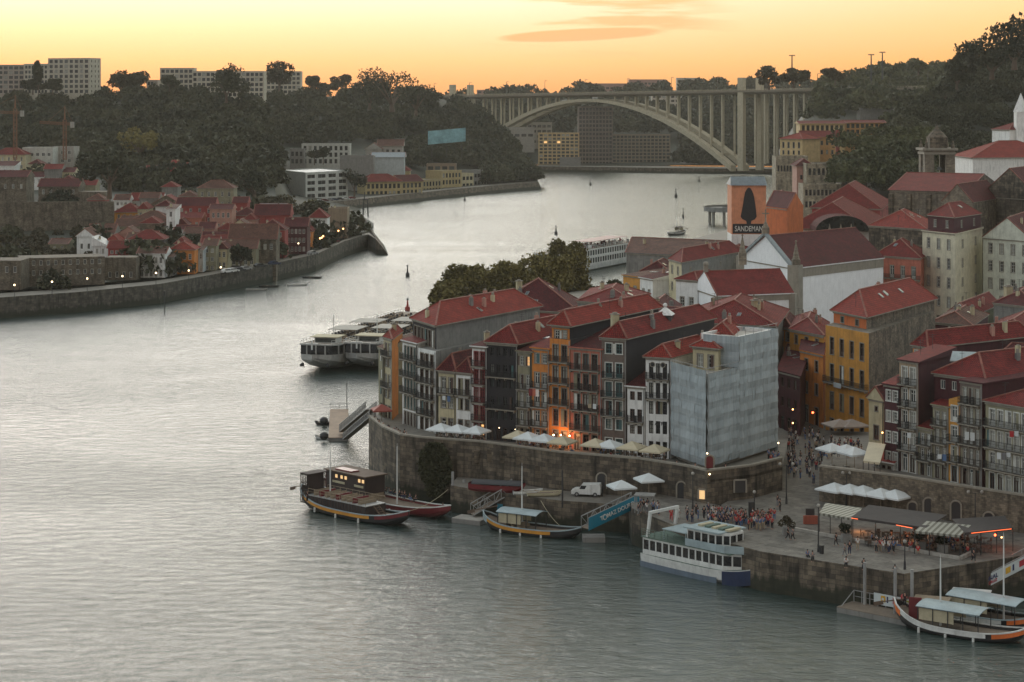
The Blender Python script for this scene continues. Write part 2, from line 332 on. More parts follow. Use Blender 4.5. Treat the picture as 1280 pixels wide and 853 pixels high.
def balc_mesh(L, m=None):
    L=max(.8,round(L,1)); m=m or TRIM; k=(L,m.name)
    if k in BC: return BC[k]
    D=.75; s=MB(); s.box((-L/2,-D,-.16),(L,0,0),(0,D-.0,0),(0,0,.16)); 
    n=max(2,int(L/1.6)+1)
    for i in range(n):
        x=-L/2+.15+(L-.45)*i/(n-1); s.box((x,-D*.8,-.42),(.15,0,0),(0,D*.8,0),(0,0,.26))
    sl=s.data('balcony',[m]); r=MB()
    for a,b in (((-L/2+.03,-D+.04),(L/2-.03,-D+.04)),((-L/2+.03,-D+.04),(-L/2+.03,-.02)),((L/2-.03,-D+.04),(L/2-.03,-.02))):
        a=Vector((*a,0)); b=Vector((*b,0)); ln=(b-a).length; nb=max(2,int(ln/.14))
        r.beam(a+Vector((0,0,.98)),b+Vector((0,0,.98)),.05); r.beam(a+Vector((0,0,.1)),b+Vector((0,0,.1)),.035); r.beam(a+Vector((0,0,.55)),b+Vector((0,0,.55)),.03)
        for i in range(nb+1):
            p=a.lerp(b,i/nb); r.box(p+Vector((-.015,-.015,0)),(.03,0,0),(0,.03,0),(0,0,1.0))
    rl=r.data('railing',[IRON]); BC[k]=(sl,rl); return BC[k]
def wall_face(mb, O, e, L, z0, z1, holes, mi, rev=.22):
    """a wall with real openings: cells between the cut lines, and reveals round each hole; starts at O, runs along unit e"""
    O=Vector((O.x,O.y,0)); e=Vector(e); ni=Vector((-e.y,e.x,0))
    us=sorted(set([0,L]+[c for h in holes for c in (h[0],h[1])])); vs=sorted(set([z0,z1]+[c for h in holes for c in (h[2],h[3])]))
    P=lambda u,v,w=0: O+e*u+Vector((0,0,v))+ni*w
    for j in range(len(vs)-1):
        run=None
        for i in range(len(us)):
            solid=False
            if i<len(us)-1:
                cu=(us[i]+us[i+1])/2; cv=(vs[j]+vs[j+1])/2
                solid=not any(h[0]<cu<h[1] and h[2]<cv<h[3] for h in holes)
            if solid and run is None: run=us[i]
            if not solid and run is not None:
                a,b,c,d=run,us[i],vs[j],vs[j+1]; mb.face([P(a,c),P(b,c),P(b,d),P(a,d)],mi,[(a,c),(b,c),(b,d),(a,d)]); run=None
    for u0,u1,v0,v1 in holes:
        mb.face([P(u0,v0),P(u1,v0),P(u1,v0,rev),P(u0,v0,rev)],mi); mb.face([P(u0,v1,rev),P(u1,v1,rev),P(u1,v1),P(u0,v1)],mi)
        mb.face([P(u0,v0,rev),P(u0,v1,rev),P(u0,v1),P(u0,v0)],mi); mb.face([P(u1,v0),P(u1,v1),P(u1,v1,rev),P(u1,v0,rev)],mi)
SZ={'s':(1.0,1.55,.95),'x':(.9,1.5,1.0),'f':(1.05,2.25,.12),'F':(1.05,2.3,.12),'J':(1.05,2.3,.12),'g':(1.25,2.4,.08),'W':(9,1.9,.7),'V':(1.8,2.2,.6),'o':(.6,.7,1.5),'S':(1.15,1.9,.7),'w':(1.6,1.3,1.0)}
def windows(root, O, e, L, z0, z1, rows, cols, fm, tm, mix, pad=.5, rev=.22, wmax=None, bm=None):
    """rows: one letter per storey, top first. Returns the holes; links window > pane and balcony > railing under root"""
    holes=[]; n=len(rows); fh=(z1-z0)/n; pit=(L-2*pad)/cols; ang=math.atan2(e.y,e.x); org=root.location
    for r,ch in enumerate(rows):
        if ch=='.': continue
        zb=z0+(n-1-r)*fh; w,h,sill=SZ[ch]; w=min(w,pit*(.72 if ch=='W' else .62)); 
        if wmax: w=min(w,wmax)
        k=min(1.25,fh/3.0); h*=k; sill*=k
        if sill+h>fh-.12: h=fh-.12-sill
        for c in range(cols):
            u=pad+pit*(c+.5); st={'F':'f','J':'f','S':'s','o':'x','w':'s','W':'x','V':'x'}.get(ch,ch)
            pm=R.choices([GL,GLG,GLC,GLL],mix)[0]
            fr,pn,ww,hh=win_mesh(st,w,h,fm if st!='g' else R.choice([fm,FBROWN,FBROWN]),pm,tm)
            holes.append((u-ww/2,u+ww/2,zb+sill,zb+sill+hh))
            p=Vector((O.x,O.y,0))+e*u+Vector((0,0,zb+sill))-org
            nm='door' if ch=='g' else 'window'
            o=inst(nm,fr,root,p,ang); inst('pane',pn,o,(0,0,0))
            if O.y<350 and st in 'fs' and R.random()<.3:
                sm=R.choice([FWHITE,FBROWN,OLIVE,FTEAL]); k=('sh',ww,hh,sm.name)
                if k not in WC:
                    q=MB(); q.box((-.02,-.04,.02),(ww*.5,0,0),(0,.05,0),(0,0,hh-.04))
                    for z_ in range(int(hh/.16)): q.box((.04,-.06,.08+z_*.16),(ww*.5-.1,0,0),(0,.02,0),(0,0,.06))
                    WC[k]=q.data('shutter',[sm])
                inst('shutter',WC[k],o,(R.choice([-ww/2,-ww-.0,0]),0,0))
            if ch=='J':
                sl,rl=balc_mesh(ww+.7,bm); q=inst('balcony',sl,root,Vector((O.x,O.y,0))+e*u+Vector((0,0,zb+.05))-org,ang); inst('railing',rl,q,(0,0,0))
        if ch=='F':
            sl,rl=balc_mesh(L-.25,bm); q=inst('balcony',sl,root,Vector((O.x,O.y,0))+e*(L/2)+Vector((0,0,zb+.05))-org,ang); inst('railing',rl,q,(0,0,0))
    return holes
def roof(root, P, z, kind, rise, over, m, th=.18, name='roof', inset=None):
    """P: A,B,C,D plan corners anticlockwise from the front left. Returns top z function"""
    A,B,C,Dd=[Vector((p.x,p.y,0)) for p in P]
    ls=((B-A).length+(C-Dd).length)/2; lt=((Dd-A).length+(C-B).length)/2
    def q(s,t,zz): 
        s=(s*(ls+2*over)-over)/ls; t=(t*(lt+2*over)-over)/lt
        p=A*(1-s)*(1-t)+B*s*(1-t)+C*s*t+Dd*(1-s)*t; return Vector((p.x,p.y,zz))
    mb=MB(); Z=z+th; a,b,c,d=q(0,0,Z),q(1,0,Z),q(1,1,Z),q(0,1,Z); a0,b0,c0,d0=q(0,0,z),q(1,0,z),q(1,1,z),q(0,1,z)
    mb.face([a0,d0,c0,b0],1)
    ridges=[]
    if kind=='hip':
        if lt>=ls: h=(inset or ls/2*.95)/lt; r1,r2=q(.5,min(h,.5),Z+rise),q(.5,1-min(h,.5),Z+rise); mb.face([a,b,r1]); mb.face([b,c,r2,r1]); mb.face([c,d,r2]); mb.face([d,a,r1,r2]); ridges=[(a,r1),(b,r1),(c,r2),(d,r2),(r1,r2)]
        else: h=(inset or lt/2*.95)/ls; r1,r2=q(min(h,.5),.5,Z+rise),q(1-min(h,.5),.5,Z+rise); mb.face([a,b,r2,r1]); mb.face([b,c,r2]); mb.face([c,d,r1,r2]); mb.face([d,a,r1]); ridges=[(a,r1),(d,r1),(b,r2),(c,r2),(r1,r2)]
    elif kind=='gx':   # ridge parallel to the front
        r1,r2=q(0,.5,Z+rise),q(1,.5,Z+rise); mb.face([a,b,r2,r1]); mb.face([c,d,r1,r2]); mb.face([d,a,r1],1); mb.face([b,c,r2],1); ridges=[(r1,r2),(a,r1),(b,r2)]
    elif kind=='gy':   # ridge runs back from the front
        r1,r2=q(.5,0,Z+rise),q(.5,1,Z+rise); mb.face([b,c,r2,r1]); mb.face([d,a,r1,r2]); mb.face([a,b,r1],1); mb.face([c,d,r2],1); ridges=[(r1,r2),(a,r1),(b,r1)]
    elif kind in('sb','sf','sl','sr'):
        hi={'sb':(0,0,1,1),'sf':(1,1,0,0),'sl':(1,0,0,1),'sr':(0,1,1,0)}[kind]; pts=[Vector((p.x,p.y,Z+rise*hh)) for p,hh in zip((a,b,c,d),hi)]
        if kind in('sb','sf'): mb.face(pts)
        else: mb.face(pts[1:]+pts[:1])
        for i in range(4):
            j=(i+1)%4
            if hi[i] or hi[j]:
                u,v=(a,b,c,d)[i],(a,b,c,d)[j]; f=[u,v]+([pts[j]] if hi[j] else [])+([pts[i]] if hi[i] else []); mb.face(f,1)
    for u,v,w,x in ((a0,b0,b,a),(b0,c0,c,b),(c0,d0,d,c),(d0,a0,a,d)): mb.face([u,v,w,x],1)
    for u,v in ridges: mb.beam(u+Vector((0,0,.03)),v+Vector((0,0,.03)),.28,.16,2)
    ob=mb.build(name,[m,roof.side,RIDGE],root); return ob
roof.side=TRIM
def chimney(root, p, z, h=1.6, w=.7, m=None):
    mb=MB(); mb.cb((p.x,p.y,z-1.0),w,w*.7,h+1.0,0,.4); mb.cb((p.x,p.y,z+h),w*1.25,w*.95,.12,1,.4); mb.cb((p.x,p.y,z+h+.12),w*.6,w*.4,.25,1,.4)
    return mb.build('chimney',[m or CREAM,TRIM],root)
def antenna(root, p, z, h=2.5):
    mb=MB(); mb.beam((p.x,p.y,z),(p.x,p.y,z+h),.06)
    for k in (.65,.8,.95): mb.beam((p.x-.6,p.y,z+h*k),(p.x+.6,p.y,z+h*k),.035)
    return mb.build('antenna',[METAL],root)
def plan(a,b,c=None,dep=12,dir=None):
    A=P2(*a); B=P2(*b)
    if c: C=P2(*c)
    else:
        e=(B-A).normalized(); nrm=Vector(dir+(0,)).normalized() if dir else Vector((-e.y,e.x,0)); C=B+nrm*dep
    return [A,B,C,A+C-B]
def house(label, pl, z0, z1, front=None, side=None, left=None, wall=None, sidem=None, rf=('hip',2.2,T_RED), over=.35, fm=None, tm=TRIM, mix=(6,2,2,.15), chim=(), ant=(), name='town_house', cat='house', group=None, root=None, wn='wall', pad=.5, base=None, wmax=None, bm=None, rn='roof', cornice=True):
    """one building on plan pl; front, side, left = (columns, storey letters top first[, bottom z])"""
    A,B,C,Dd=pl; fm=fm or FWHITE; wall=wall or WHITE; sidem=sidem or wall
    if root is None: root=thing(name,label,cat,(A+C)/2+Vector((0,0,z0)),0,group)
    mb=MB()
    for i,(p,q,sp) in enumerate(((A,B,front),(B,C,side),(C,Dd,None),(Dd,A,left))):
        L=(q-p).length; e=(q-p)/L; holes=[]
        if sp: holes=windows(root,p,e,L,sp[2] if len(sp)>2 else z0,z1-.25,sp[1],sp[0],fm,tm,mix,min(pad,L*.08),wmax=wmax,bm=bm)
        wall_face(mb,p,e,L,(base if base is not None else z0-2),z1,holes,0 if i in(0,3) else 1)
    mb.face([Vector((p.x,p.y,z1-.01)) for p in pl],1)
    if cornice and rf and rf[0]!='flat':
        e=(B-A).normalized(); n=Vector((e.y,-e.x,0)); mb.box(A+n*.18+Vector((0,0,z1-.3)),(B-A),-n*.17,(0,0,.22),2)
    mb.build(wn,[wall,sidem,TRIM],root)
    if group and 'row' in group and front:
        e=(B-A).normalized(); n=Vector((e.y,-e.x,0)); dp=MB(); q=B-e*.12+n*.12; dp.cone((q.x,q.y,z0),(q.x,q.y,z1-.2),.07,.07,6); dp.build('downpipe',IRON if R.random()<.5 else GALV,root)
    def st(s,t): p=A*(1-s)*(1-t)+B*s*(1-t)+C*s*t+Dd*(1-s)*t; return p
    if rf:
        if rf[0]=='flat':
            r=MB(); r.face([Vector((p.x,p.y,z1+.02)) for p in pl])
            for i in range(4):
                p,q=pl[i],pl[(i+1)%4]; e=(q-p).normalized(); n=Vector((e.y,-e.x,0)); r.box(p+n*.06+Vector((0,0,z1)),(q-p),-n*.3,(0,0,.55),1)
            ro=r.build(rn,[rf[2],wall],root)
        else:
            roof.side=wall if rf[0]=='gy' else sidem if rf[0][0] in 'gs' else TRIM
            ro=roof(root,pl,z1,rf[0],rf[1],over,rf[2],name=rn)
        for (s,t,*h) in chim: chimney(ro,st(s,t),z1+rf[1]*.55,h[0] if h else 1.5,h[1] if len(h)>1 else .7)
        for (s,t) in ant: antenna(ro,st(s,t),z1+rf[1]*.5)
    root['x']=0; del root['x']
    return root
def skylight(ro, p, z, w, h, e, slope, m=None):
    """framed roof window lying on a slope: e = unit along the eave, slope = unit up the slope"""
    mb=MB(); e=Vector(e).normalized(); s=Vector(slope).normalized(); n=e.cross(s); p=Vector((p.x,p.y,z))
    mb.box(p,e*w,s*h,n*.15,0); mb.box(p+e*.1+s*.1+n*.15,e*(w-.2),s*(h-.2),n*.03,1)
    return mb.build('skylight',[GALV,m or GLG],ro)
# ------------------------------------------------------------------ foliage
def leafcloud(name, C, S_, m, parent=None, flat=.0):
    """C (n,3) centres, S_ (n,) sizes: one small crooked leaf spray per centre"""
    n=len(C); u=NR.normal(size=(n,3)); u/=np.linalg.norm(u,axis=1)[:,None]; v=NR.normal(size=(n,3)); v-=u*(u*v).sum(1)[:,None]; v/=np.linalg.norm(v,axis=1)[:,None]
    a=(S_*NR.uniform(.7,1.2,n))[:,None]; b=(S_*NR.uniform(.35,.8,n))[:,None]; w=np.cross(u,v)*a*.25
    V=np.stack([C-u*a-v*b*.4,C+u*a*.2-v*b+w,C+u*a+v*b*.3,C-u*a*.3+v*b-w],1).reshape(-1,3)
    me=bpy.data.meshes.new(name); me.vertices.add(4*n); me.vertices.foreach_set('co',V.astype(np.float32).ravel())
    me.loops.add(4*n); me.loops.foreach_set('vertex_index',np.arange(4*n,dtype=np.int32)); me.polygons.add(n)
    me.polygons.foreach_set('loop_start',np.arange(0,4*n,4,dtype=np.int32)); me.update(calc_edges=True); me.materials.append(m)
    if name is None: return me
    o=bpy.data.objects.new(name,me); COL.objects.link(o)
    if parent is not None: o.parent=parent
    return o
def crown_points(n, rx, rz, zc, lobes=9, fill=.55):
    """points spread through an uneven crown made of several lobes"""
    L=[(0,0,zc,1.0)]
    for i in range(lobes):
        a=R.uniform(0,6.28); r=R.uniform(.35,.8)*rx; L.append((r*math.cos(a),r*math.sin(a),zc+R.uniform(-.5,.75)*rz,R.uniform(.35,.6)))
    P=[]
    for i in range(n):
        lx,ly,lz,k=L[i%len(L)] ; 
        while True:
            d=NR.normal(size=3); d/=np.linalg.norm(d); rr=(NR.uniform(fill,1))**.6*NR.uniform(.75,1.12)
            if i%len(L)==0: rr*=.72
            p=(lx+d[0]*rr*rx*k,ly+d[1]*rr*rx*k,lz+d[2]*rr*rz*k)
            break
        P.append(p)
    return np.array(P)
def tree(label, loc, r, h, m, n=900, leaf=.5, group=None, name='tree', trunkh=.35, flat=.8):
    t=thing(name,label,'tree',loc,R.uniform(0,6),group); rz=(h*(1-trunkh))/2*1.05
    tr=MB(); tr.cone((0,0,-1.5),(0,0,h*trunkh),r*.09,r*.06,7)
    for i in range(5):
        a=R.uniform(0,6.28); tr.cone((0,0,h*trunkh*R.uniform(.7,1)),(math.cos(a)*r*.55,math.sin(a)*r*.55,h*R.uniform(.5,.8)),r*.045,r*.015,5)
    k=tr.build('trunk',[WOOD]); k.parent=t
    c=leafcloud('crown',crown_points(n,r,rz,h-rz),np.full(n,leaf),m,t)
    return t
LEAF=leafmat('leaves_mid_green',(.022,.030,.013),(.085,.088,.034)); LEAFD=leafmat('leaves_dark_green',(.014,.019,.011),(.066,.066,.034)); LEAFO=leafmat('leaves_olive',(.07,.062,.02),(.21,.175,.055)); LEAFR=leafmat('leaves_brown_green',(.028,.024,.013),(.075,.06,.03))
# ------------------------------------------------------------------ river bed, river, banks
def sheet(name, pts, m, kind='structure'):
    mb=MB(); mb.face(pts); o=mb.build(name,m); o['kind']=kind; return o
EARTH=mat('earth',(.045,.045,.03),scale=.05,streak=0,var=.4); SCRUB=mat('dark_scrub',(.022,.027,.015),scale=.08,streak=0,var=.5,bump=.6,bscale=.4)
PAVE=masonry('granite_setts',(.18,.165,.14),(.115,.105,.09),(.07,.065,.055),2.4,1.6,.85,.3,0,.03,.4); STREET=mat('street_setts',(.17,.155,.13),scale=.5,streak=0,var=.25)
ASPH=mat('asphalt',(.06,.06,.058),streak=0)
sheet('river_bed',[(-9000,-500,-8),(9000,-500,-8),(9000,30000,-8),(-9000,30000,-8)],EARTH)
m,t,b=nodes('river_water'); n=t.nodes.new; l=t.links.new
b.inputs['Base Color'].default_value=(.03,.052,.046,1); b.inputs['Roughness'].default_value=.06; b.inputs['IOR'].default_value=1.5; b.inputs['Specular IOR Level'].default_value=1.0
g=n('ShaderNodeNewGeometry')
def wn(sx,sy,sc,det,dist=0,ro=.5,rot=0):
    mp=n('ShaderNodeMapping'); mp.inputs['Scale'].default_value=(sx,sy,1); mp.inputs['Rotation'].default_value=(0,0,rot); l(g.outputs['Position'],mp.inputs[0])
    z=n('ShaderNodeTexNoise'); z.inputs['Scale'].default_value=sc; z.inputs['Detail'].default_value=det; z.inputs['Distortion'].default_value=dist; z.inputs['Roughness'].default_value=ro; l(mp.outputs[0],z.inputs['Vector']); return z.outputs[0]
def mth(op,a,b_=None,c=None):
    k=n('ShaderNodeMath'); k.operation=op
    for i,x in enumerate((a,b_,c)):
        if x is None: continue
        if isinstance(x,(int,float)): k.inputs[i].default_value=x
        else: l(x,k.inputs[i])
    return k.outputs[0]
w1=wn(.30,.55,1.0,6,.5,.62,.15); w2=wn(.05,.085,1.0,4,.8,.55,-.2); w3=wn(1.1,1.9,1.0,5,.2,.7,.1); calm=wn(.004,.011,1.0,5,1.0,.6,.3)
cr=n('ShaderNodeMapRange'); cr.inputs[1].default_value=.35; cr.inputs[2].default_value=.65; cr.inputs[3].default_value=.8; cr.inputs[4].default_value=1.1; l(calm,cr.inputs[0])
hsum=mth('ADD',mth('MULTIPLY',w1,1.1),mth('ADD',mth('MULTIPLY',w2,.8),mth('MULTIPLY',w3,.35)))
bp=n('ShaderNodeBump'); bp.inputs['Distance'].default_value=1.0; l(hsum,bp.inputs['Height']); l(mth('MULTIPLY',cr.outputs[0],.62),bp.inputs['Strength']); l(bp.outputs[0],b.inputs['Normal'])
sheet('river_water',[(-9000,-400,0),(9000,-400,0),(9000,29000,0),(-9000,29000,0)],m)
def bank(name, edge, z, m, top, back=None, side=None, foot=-1.5, batter=0):
    """a quay: wall face along the edge polyline and a flat top as far as the back polyline"""
    mb=MB(); 
    for a,b_ in zip(edge,edge[1:]):
        a=Vector((a[0],a[1],0)); b_=Vector((b_[0],b_[1],0)); e=(b_-a).normalized(); nn=Vector((e.y,-e.x,0))*batter
        L0=(a-Vector((edge[0][0],edge[0][1],0))).length; L1=L0+(b_-a).length
        mb.face([a+nn+Vector((0,0,foot)),b_+nn+Vector((0,0,foot)),b_+Vector((0,0,z)),a+Vector((0,0,z))],0,[(L0,foot),(L1,foot),(L1,z),(L0,z)])
    if back:
        n_=len(edge)
        for i in range(n_-1):
            mb.face([(edge[i][0],edge[i][1],z),(edge[i+1][0],edge[i+1][1],z),(back[i+1][0],back[i+1][1],z),(back[i][0],back[i][1],z)],1)
    o=mb.build(name,[m,top]); o['kind']='structure'; return o
QX=[-400,0,100,200,330,395,430,460,487]; QY=[400,372,365,355,332,318,302,293,293]     # row of the Gaia quay edge (z = 6)
def dq(px): return FL*56/(interp(px,QX,QY)-YH)
def gd(px,t): return dq(px)+12+1.6*t+.007*t*t
def gpt(px,py):
    t=interp(px,QX,QY)-py; d=gd(px,max(t,0)); z=ZZ(py,d); return Vector(((px-640)/FL*d,d,max(z,6.0)))
def hillmesh(name, pxs, topf, basef, df, nt_=14, m=SCRUB, zmin=5):
    mb=MB(); rows=[]
    for px in pxs:
        yb,yt=basef(px),topf(px); row=[]
        for i in range(nt_+1):
            py=yb+(yt-yb)*i/nt_; d=df(px,yb-py); row.append(Vector(((px-640)/FL*d,d,max(ZZ(py,d)-3,zmin))))
        p=row[-1]; row.append(Vector((p.x*1.15,p.y*1.15+30,p.z-6))); row.append(Vector((p.x*1.6,p.y*1.6+200,p.z-14))); rows.append(row)
    for a,b_ in zip(rows,rows[1:]):
        for i in range(len(a)-1): mb.face([a[i],b_[i],b_[i+1],a[i+1]])
    o=mb.build(name,m,smooth=True); o['kind']='structure'; return o
def rng(a,b,n): return [a+(b-a)*i/n for i in range(n+1)]
# Gaia hill (left)
LTX=[-300,0,250,325,346,400,440,462]; LTY=[112,118,118,128,250,262,276,291]
ltop=lambda px: interp(px,LTX,LTY); lbase=lambda px: interp(px,QX,QY)
hillmesh('gaia_hillside',rng(-300,462,40),ltop,lambda px: lbase(px)-2,gd,16,zmin=6.0)
ge=[P2(px,dq(px)) for px in (-400,0,100,200,330,395,430,460)]; ge.append(P2(470,805)); QDK=masonry('dark_quay_blocks',(.10,.088,.07),(.045,.04,.034),(.03,.027,.022),1.4,.7,dark=.7,var=.5,ms=.02,tide=True); gb=[P2(px,dq(px)+22) for px in (-400,0,100,200,330,395,430)]+[P2(452,860),P2(458,862)]
bank('gaia_quay',ge,6,QDK,STREET,gb)
bank('gaia_quay_end',[P2(470,805),P2(462,880),P2(455,960)],6,STONED,STREET)
# sloping ramp at the end of the quay
mb=MB(); a=P2(470,805); c=P2(487,797); d_=P2(462,880); f_=P2(482,850)
mb.face([a+Vector((0,0,6.05)),c+Vector((0,0,-.5)),f_+Vector((0,0,-.5)),d_+Vector((0,0,6.05))]); mb.face([a+Vector((0,0,6)),a+Vector((0,0,-2)),c+Vector((0,0,-.5))])
struct(mb.build('quay_ramp',[STONED]))
# second bend of the left bank
Q2X=[250,300,430,560,640,672,674]; Q2Y=[283,275,262,247,239,236.5,236]
def dq2(px): return FL*62/(interp(px,Q2X,Q2Y)-YH)
def gd2(px,t): return dq2(px)+20+2.5*max(t,0)+.008*t*t
L2X=[180,260,430,500,560,600,630,655,672]; L2Y=[116,116,116,112,122,145,170,205,232]
l2top=lambda px: interp(px,L2X,L2Y)
hillmesh('far_bank_hillside',rng(180,672,34),l2top,lambda px: interp(px,Q2X,Q2Y)-1,gd2,16,zmin=5.0)
e2=[P2(px,dq2(px)) for px in (250,300,430,560,640)]+[P2(673,1392),P2(664,1520)]; b2_=[P2(px,dq2(px)+25) for px in (250,300,430,560,640)]+[P2(665,1440),P2(655,1520)]
bank('far_bank_quay',e2,5,STONED,STREET,b2_,batter=3)
# hill behind the bridge
BTX=[430,560,700,850,1000,1080]; BTY=[124,120,113,110,108,108]
def gd3(px,t): return 1745+ (px-800)*-.12+ 3.2*max(t,0)+.03*t*t
hillmesh('hill_beyond_bridge',rng(430,1080,30),lambda px: interp(px,BTX,BTY),lambda px: 214,gd3,14)
e3=[P2(640,1850),P2(656,1735),P2(800,1700),P2(1000,1660),P2(1010,1500)]; b3=[P2(640,1860),P2(662,1760),P2(802,1740),P2(1004,1700),P2(1040,1560)]
bank('quay_beyond_bridge',e3,4.5,STONED,STREET,b3)
# right-hand wooded hills of the city
R1X=[988,1002,1030,1100,1200,1300,1500]; R1Y=[200,150,106,92,80,70,60]
def gd4(px,t): return 1010+ (1000-px)*.6 + 4.2*max(t,0)+.012*t*t
hillmesh('city_hillside',rng(988,1500,34),lambda px: interp(px,R1X,R1Y),lambda px: 236,gd4,14)
R2X=[1095,1120,1180,1210,1250,1280,1500]; R2Y=[175,150,108,88,62,44,20]
def gd5(px,t): return 820+1.4*max(t,0)+.004*t*t
hillmesh('palace_hillside',rng(1095,1500,26),lambda px: interp(px,R2X,R2Y),lambda px: 250,gd5,14)
# the city bank behind the river houses: water edge by distance, then gently rising ground
BX=[300,326,345,453,550,594,616,738,861,1000,1200,1348,1650]; BP=[455,462,474,492,548,712,782,800,898,975,985,995,1010]
ds=rng(330,1700,44); mb=MB(); rows=[]
def porto_z(px,d): return 5+max(0,min(1,(d-330)/600))*14*max(0,min(1,(px-interp(d,BX,BP))/250))
for d in ds:
    p0=interp(d,BX,BP); rows.append([(lambda px: Vector(((px-640)/FL*d,d,porto_z(px,d))))(p0+(2400-p0)*(k/12)**1.6) for k in range(13)])
for a,b_ in zip(rows,rows[1:]):
    for i in range(12): mb.face([a[i],a[i+1],b_[i+1],b_[i]])
    mb.face([a[0]+Vector((0,0,-7)),a[0],b_[0],b_[0]+Vector((0,0,-7))],1)
struct(mb.build('city_ground',[STREET,STONED]))
# ------------------------------------------------------------------ riverside terraces of the old town
WALLP=[(461,331),(478,320),(500,312.5),(525,310),(600,306),(700,297),(800,291.5),(860,285.5),(884,282)]   # high wall, z 9
WP=[P2(*p) for p in WALLP]
up=[P2(470,352),P2(484,345),P2(510,340),P2(545,335),P2(610,330),P2(715,322),P2(810,318),P2(872,314),P2(905,312)]
bank('upper_riverside_terrace',[(p.x,p.y) for p in WP],8.4,STONED,STREET,[(p.x,p.y) for p in up],foot=-2)
WR=[P2(884,282),P2(940,286),P2(978,292)]
bank('upper_terrace_end',[(p.x,p.y) for p in WR],8.4,STONED,STREET,[(p.x,p.y) for p in (P2(905,312),P2(950,314),P2(985,316))],foot=2)
def wall_thing(name,label,pts,z0,z1,th,m,cap=TRIM,group=None,capw=.25):
    """a free-standing wall along a polyline with a coping"""
    o=thing(name,label,'wall',(pts[0].x,pts[0].y,z0),0,group); mb=MB(); cp=MB(); L=0
    for a,b_ in zip(pts,pts[1:]):
        a=Vector((a.x,a.y,0)); b_=Vector((b_.x,b_.y,0)); e=(b_-a).normalized(); nn=Vector((-e.y,e.x,0)); l_=(b_-a).length
        for (p,q,w) in ((a,b_,0),(b_,a,th)):
            mb.face([p+nn*w+Vector((0,0,z0)),q+nn*w+Vector((0,0,z0)),q+nn*w+Vector((0,0,z1)),p+nn*w+Vector((0,0,z1))],0,[(L,z0),(L+l_,z0),(L+l_,z1),(L,z1)])
        cp.box(a-nn*.12-e*.02+Vector((0,0,z1)),(b_-a)+e*.04,nn*(th+.24),(0,0,capw)); L+=l_
    a,b_=pts[0],pts[-1]
    for p,q in ((pts[0],pts[1]),(pts[-1],pts[-2])):
        e=(q-p).normalized(); nn=Vector((-e.y,e.x,0)) if p is pts[0] else Vector((e.y,-e.x,0)); P=Vector((p.x,p.y,0)); mb.face([P+Vector((0,0,z0)),P+nn*th+Vector((0,0,z0)),P+nn*th+Vector((0,0,z1)),P+Vector((0,0,z1))])
    mb.build('wall_body',m,o); cp.build('coping',cap,o); return o
shift=lambda pts,dx,dy: [Vector((p.x+dx,p.y+dy,0)) for p in pts]
wall_thing('parapet','long granite parapet along the top of the high river wall with the ivy',[p+Vector((0,-.05,0)) for p in WP],8.0,9.6,.55,STONED)
wall_thing('parapet','short granite parapet climbing away to the right of the netted building corner',WR,8.0,9.6,.5,STONED)
# lower street at the foot of the wall and the square
LS=[(563,301),(600,297),(700,289.5),(790,286)]; lsb=[(572,308),(606,306.5),(704,297.5),(798,292)]
bank('lower_quay_street',[tuple(P2(*p)[:2]) for p in LS],4,STONED,STREET,[tuple(P2(*p)[:2]) for p in lsb],foot=-2)
SQ=[P2(786,287),P2(790,279),P2(868,263),P2(950,252.5),P2(1130,240.5),P2(1290,251),P2(1500,262)]
SB=[P2(800,291),P2(830,290),P2(900,281),P2(1020,300),P2(1040,286),P2(1300,270),P2(1520,274)]
bank('riverside_square',[tuple(p[:2]) for p in SQ],5,STONED,PAVE,[tuple(p[:2]) for p in SB],foot=-2)
sheet('rising_square_street',[tuple(P2(900,281)[:2])+(5.004,),tuple(P2(1020,300)[:2])+(5.004,),tuple(P2(1036,345)[:2])+(7.5,),tuple(P2(970,345)[:2])+(7.5,),tuple(P2(962,300)[:2])+(5.4,)],STREET)
sheet('rising_square_street_edge',[tuple(P2(1020,300)[:2])+(5.004,),tuple(P2(1043,284.5)[:2])+(5.004,),tuple(P2(1075,290)[:2])+(5.6,),tuple(P2(1065,345)[:2])+(7.5,),tuple(P2(1036,345)[:2])+(7.5,)],STREET)
# right-hand upper terrace
RW=[P2(1024,284),P2(1130,276),P2(1200,269.5),P2(1285,262.5),P2(1500,250)]
bank('right_upper_terrace',[tuple(p[:2]) for p in RW],9,RUBBLE,STREET,[tuple(P2(a,b_)[:2]) for a,b_ in ((1040,320),(1160,318),(1250,312),(1340,305),(1560,300))],foot=3)
bank('right_terrace_return',[tuple(P2(1050,330)[:2]),tuple(RW[0][:2])],9,RUBBLE,STREET,foot=3)
wall_thing('parapet','rough stone parapet along the right upper terrace above the cafe parasols',[p+Vector((0,-.05,0)) for p in RW],8.6,9.9,.5,RUBBLE)
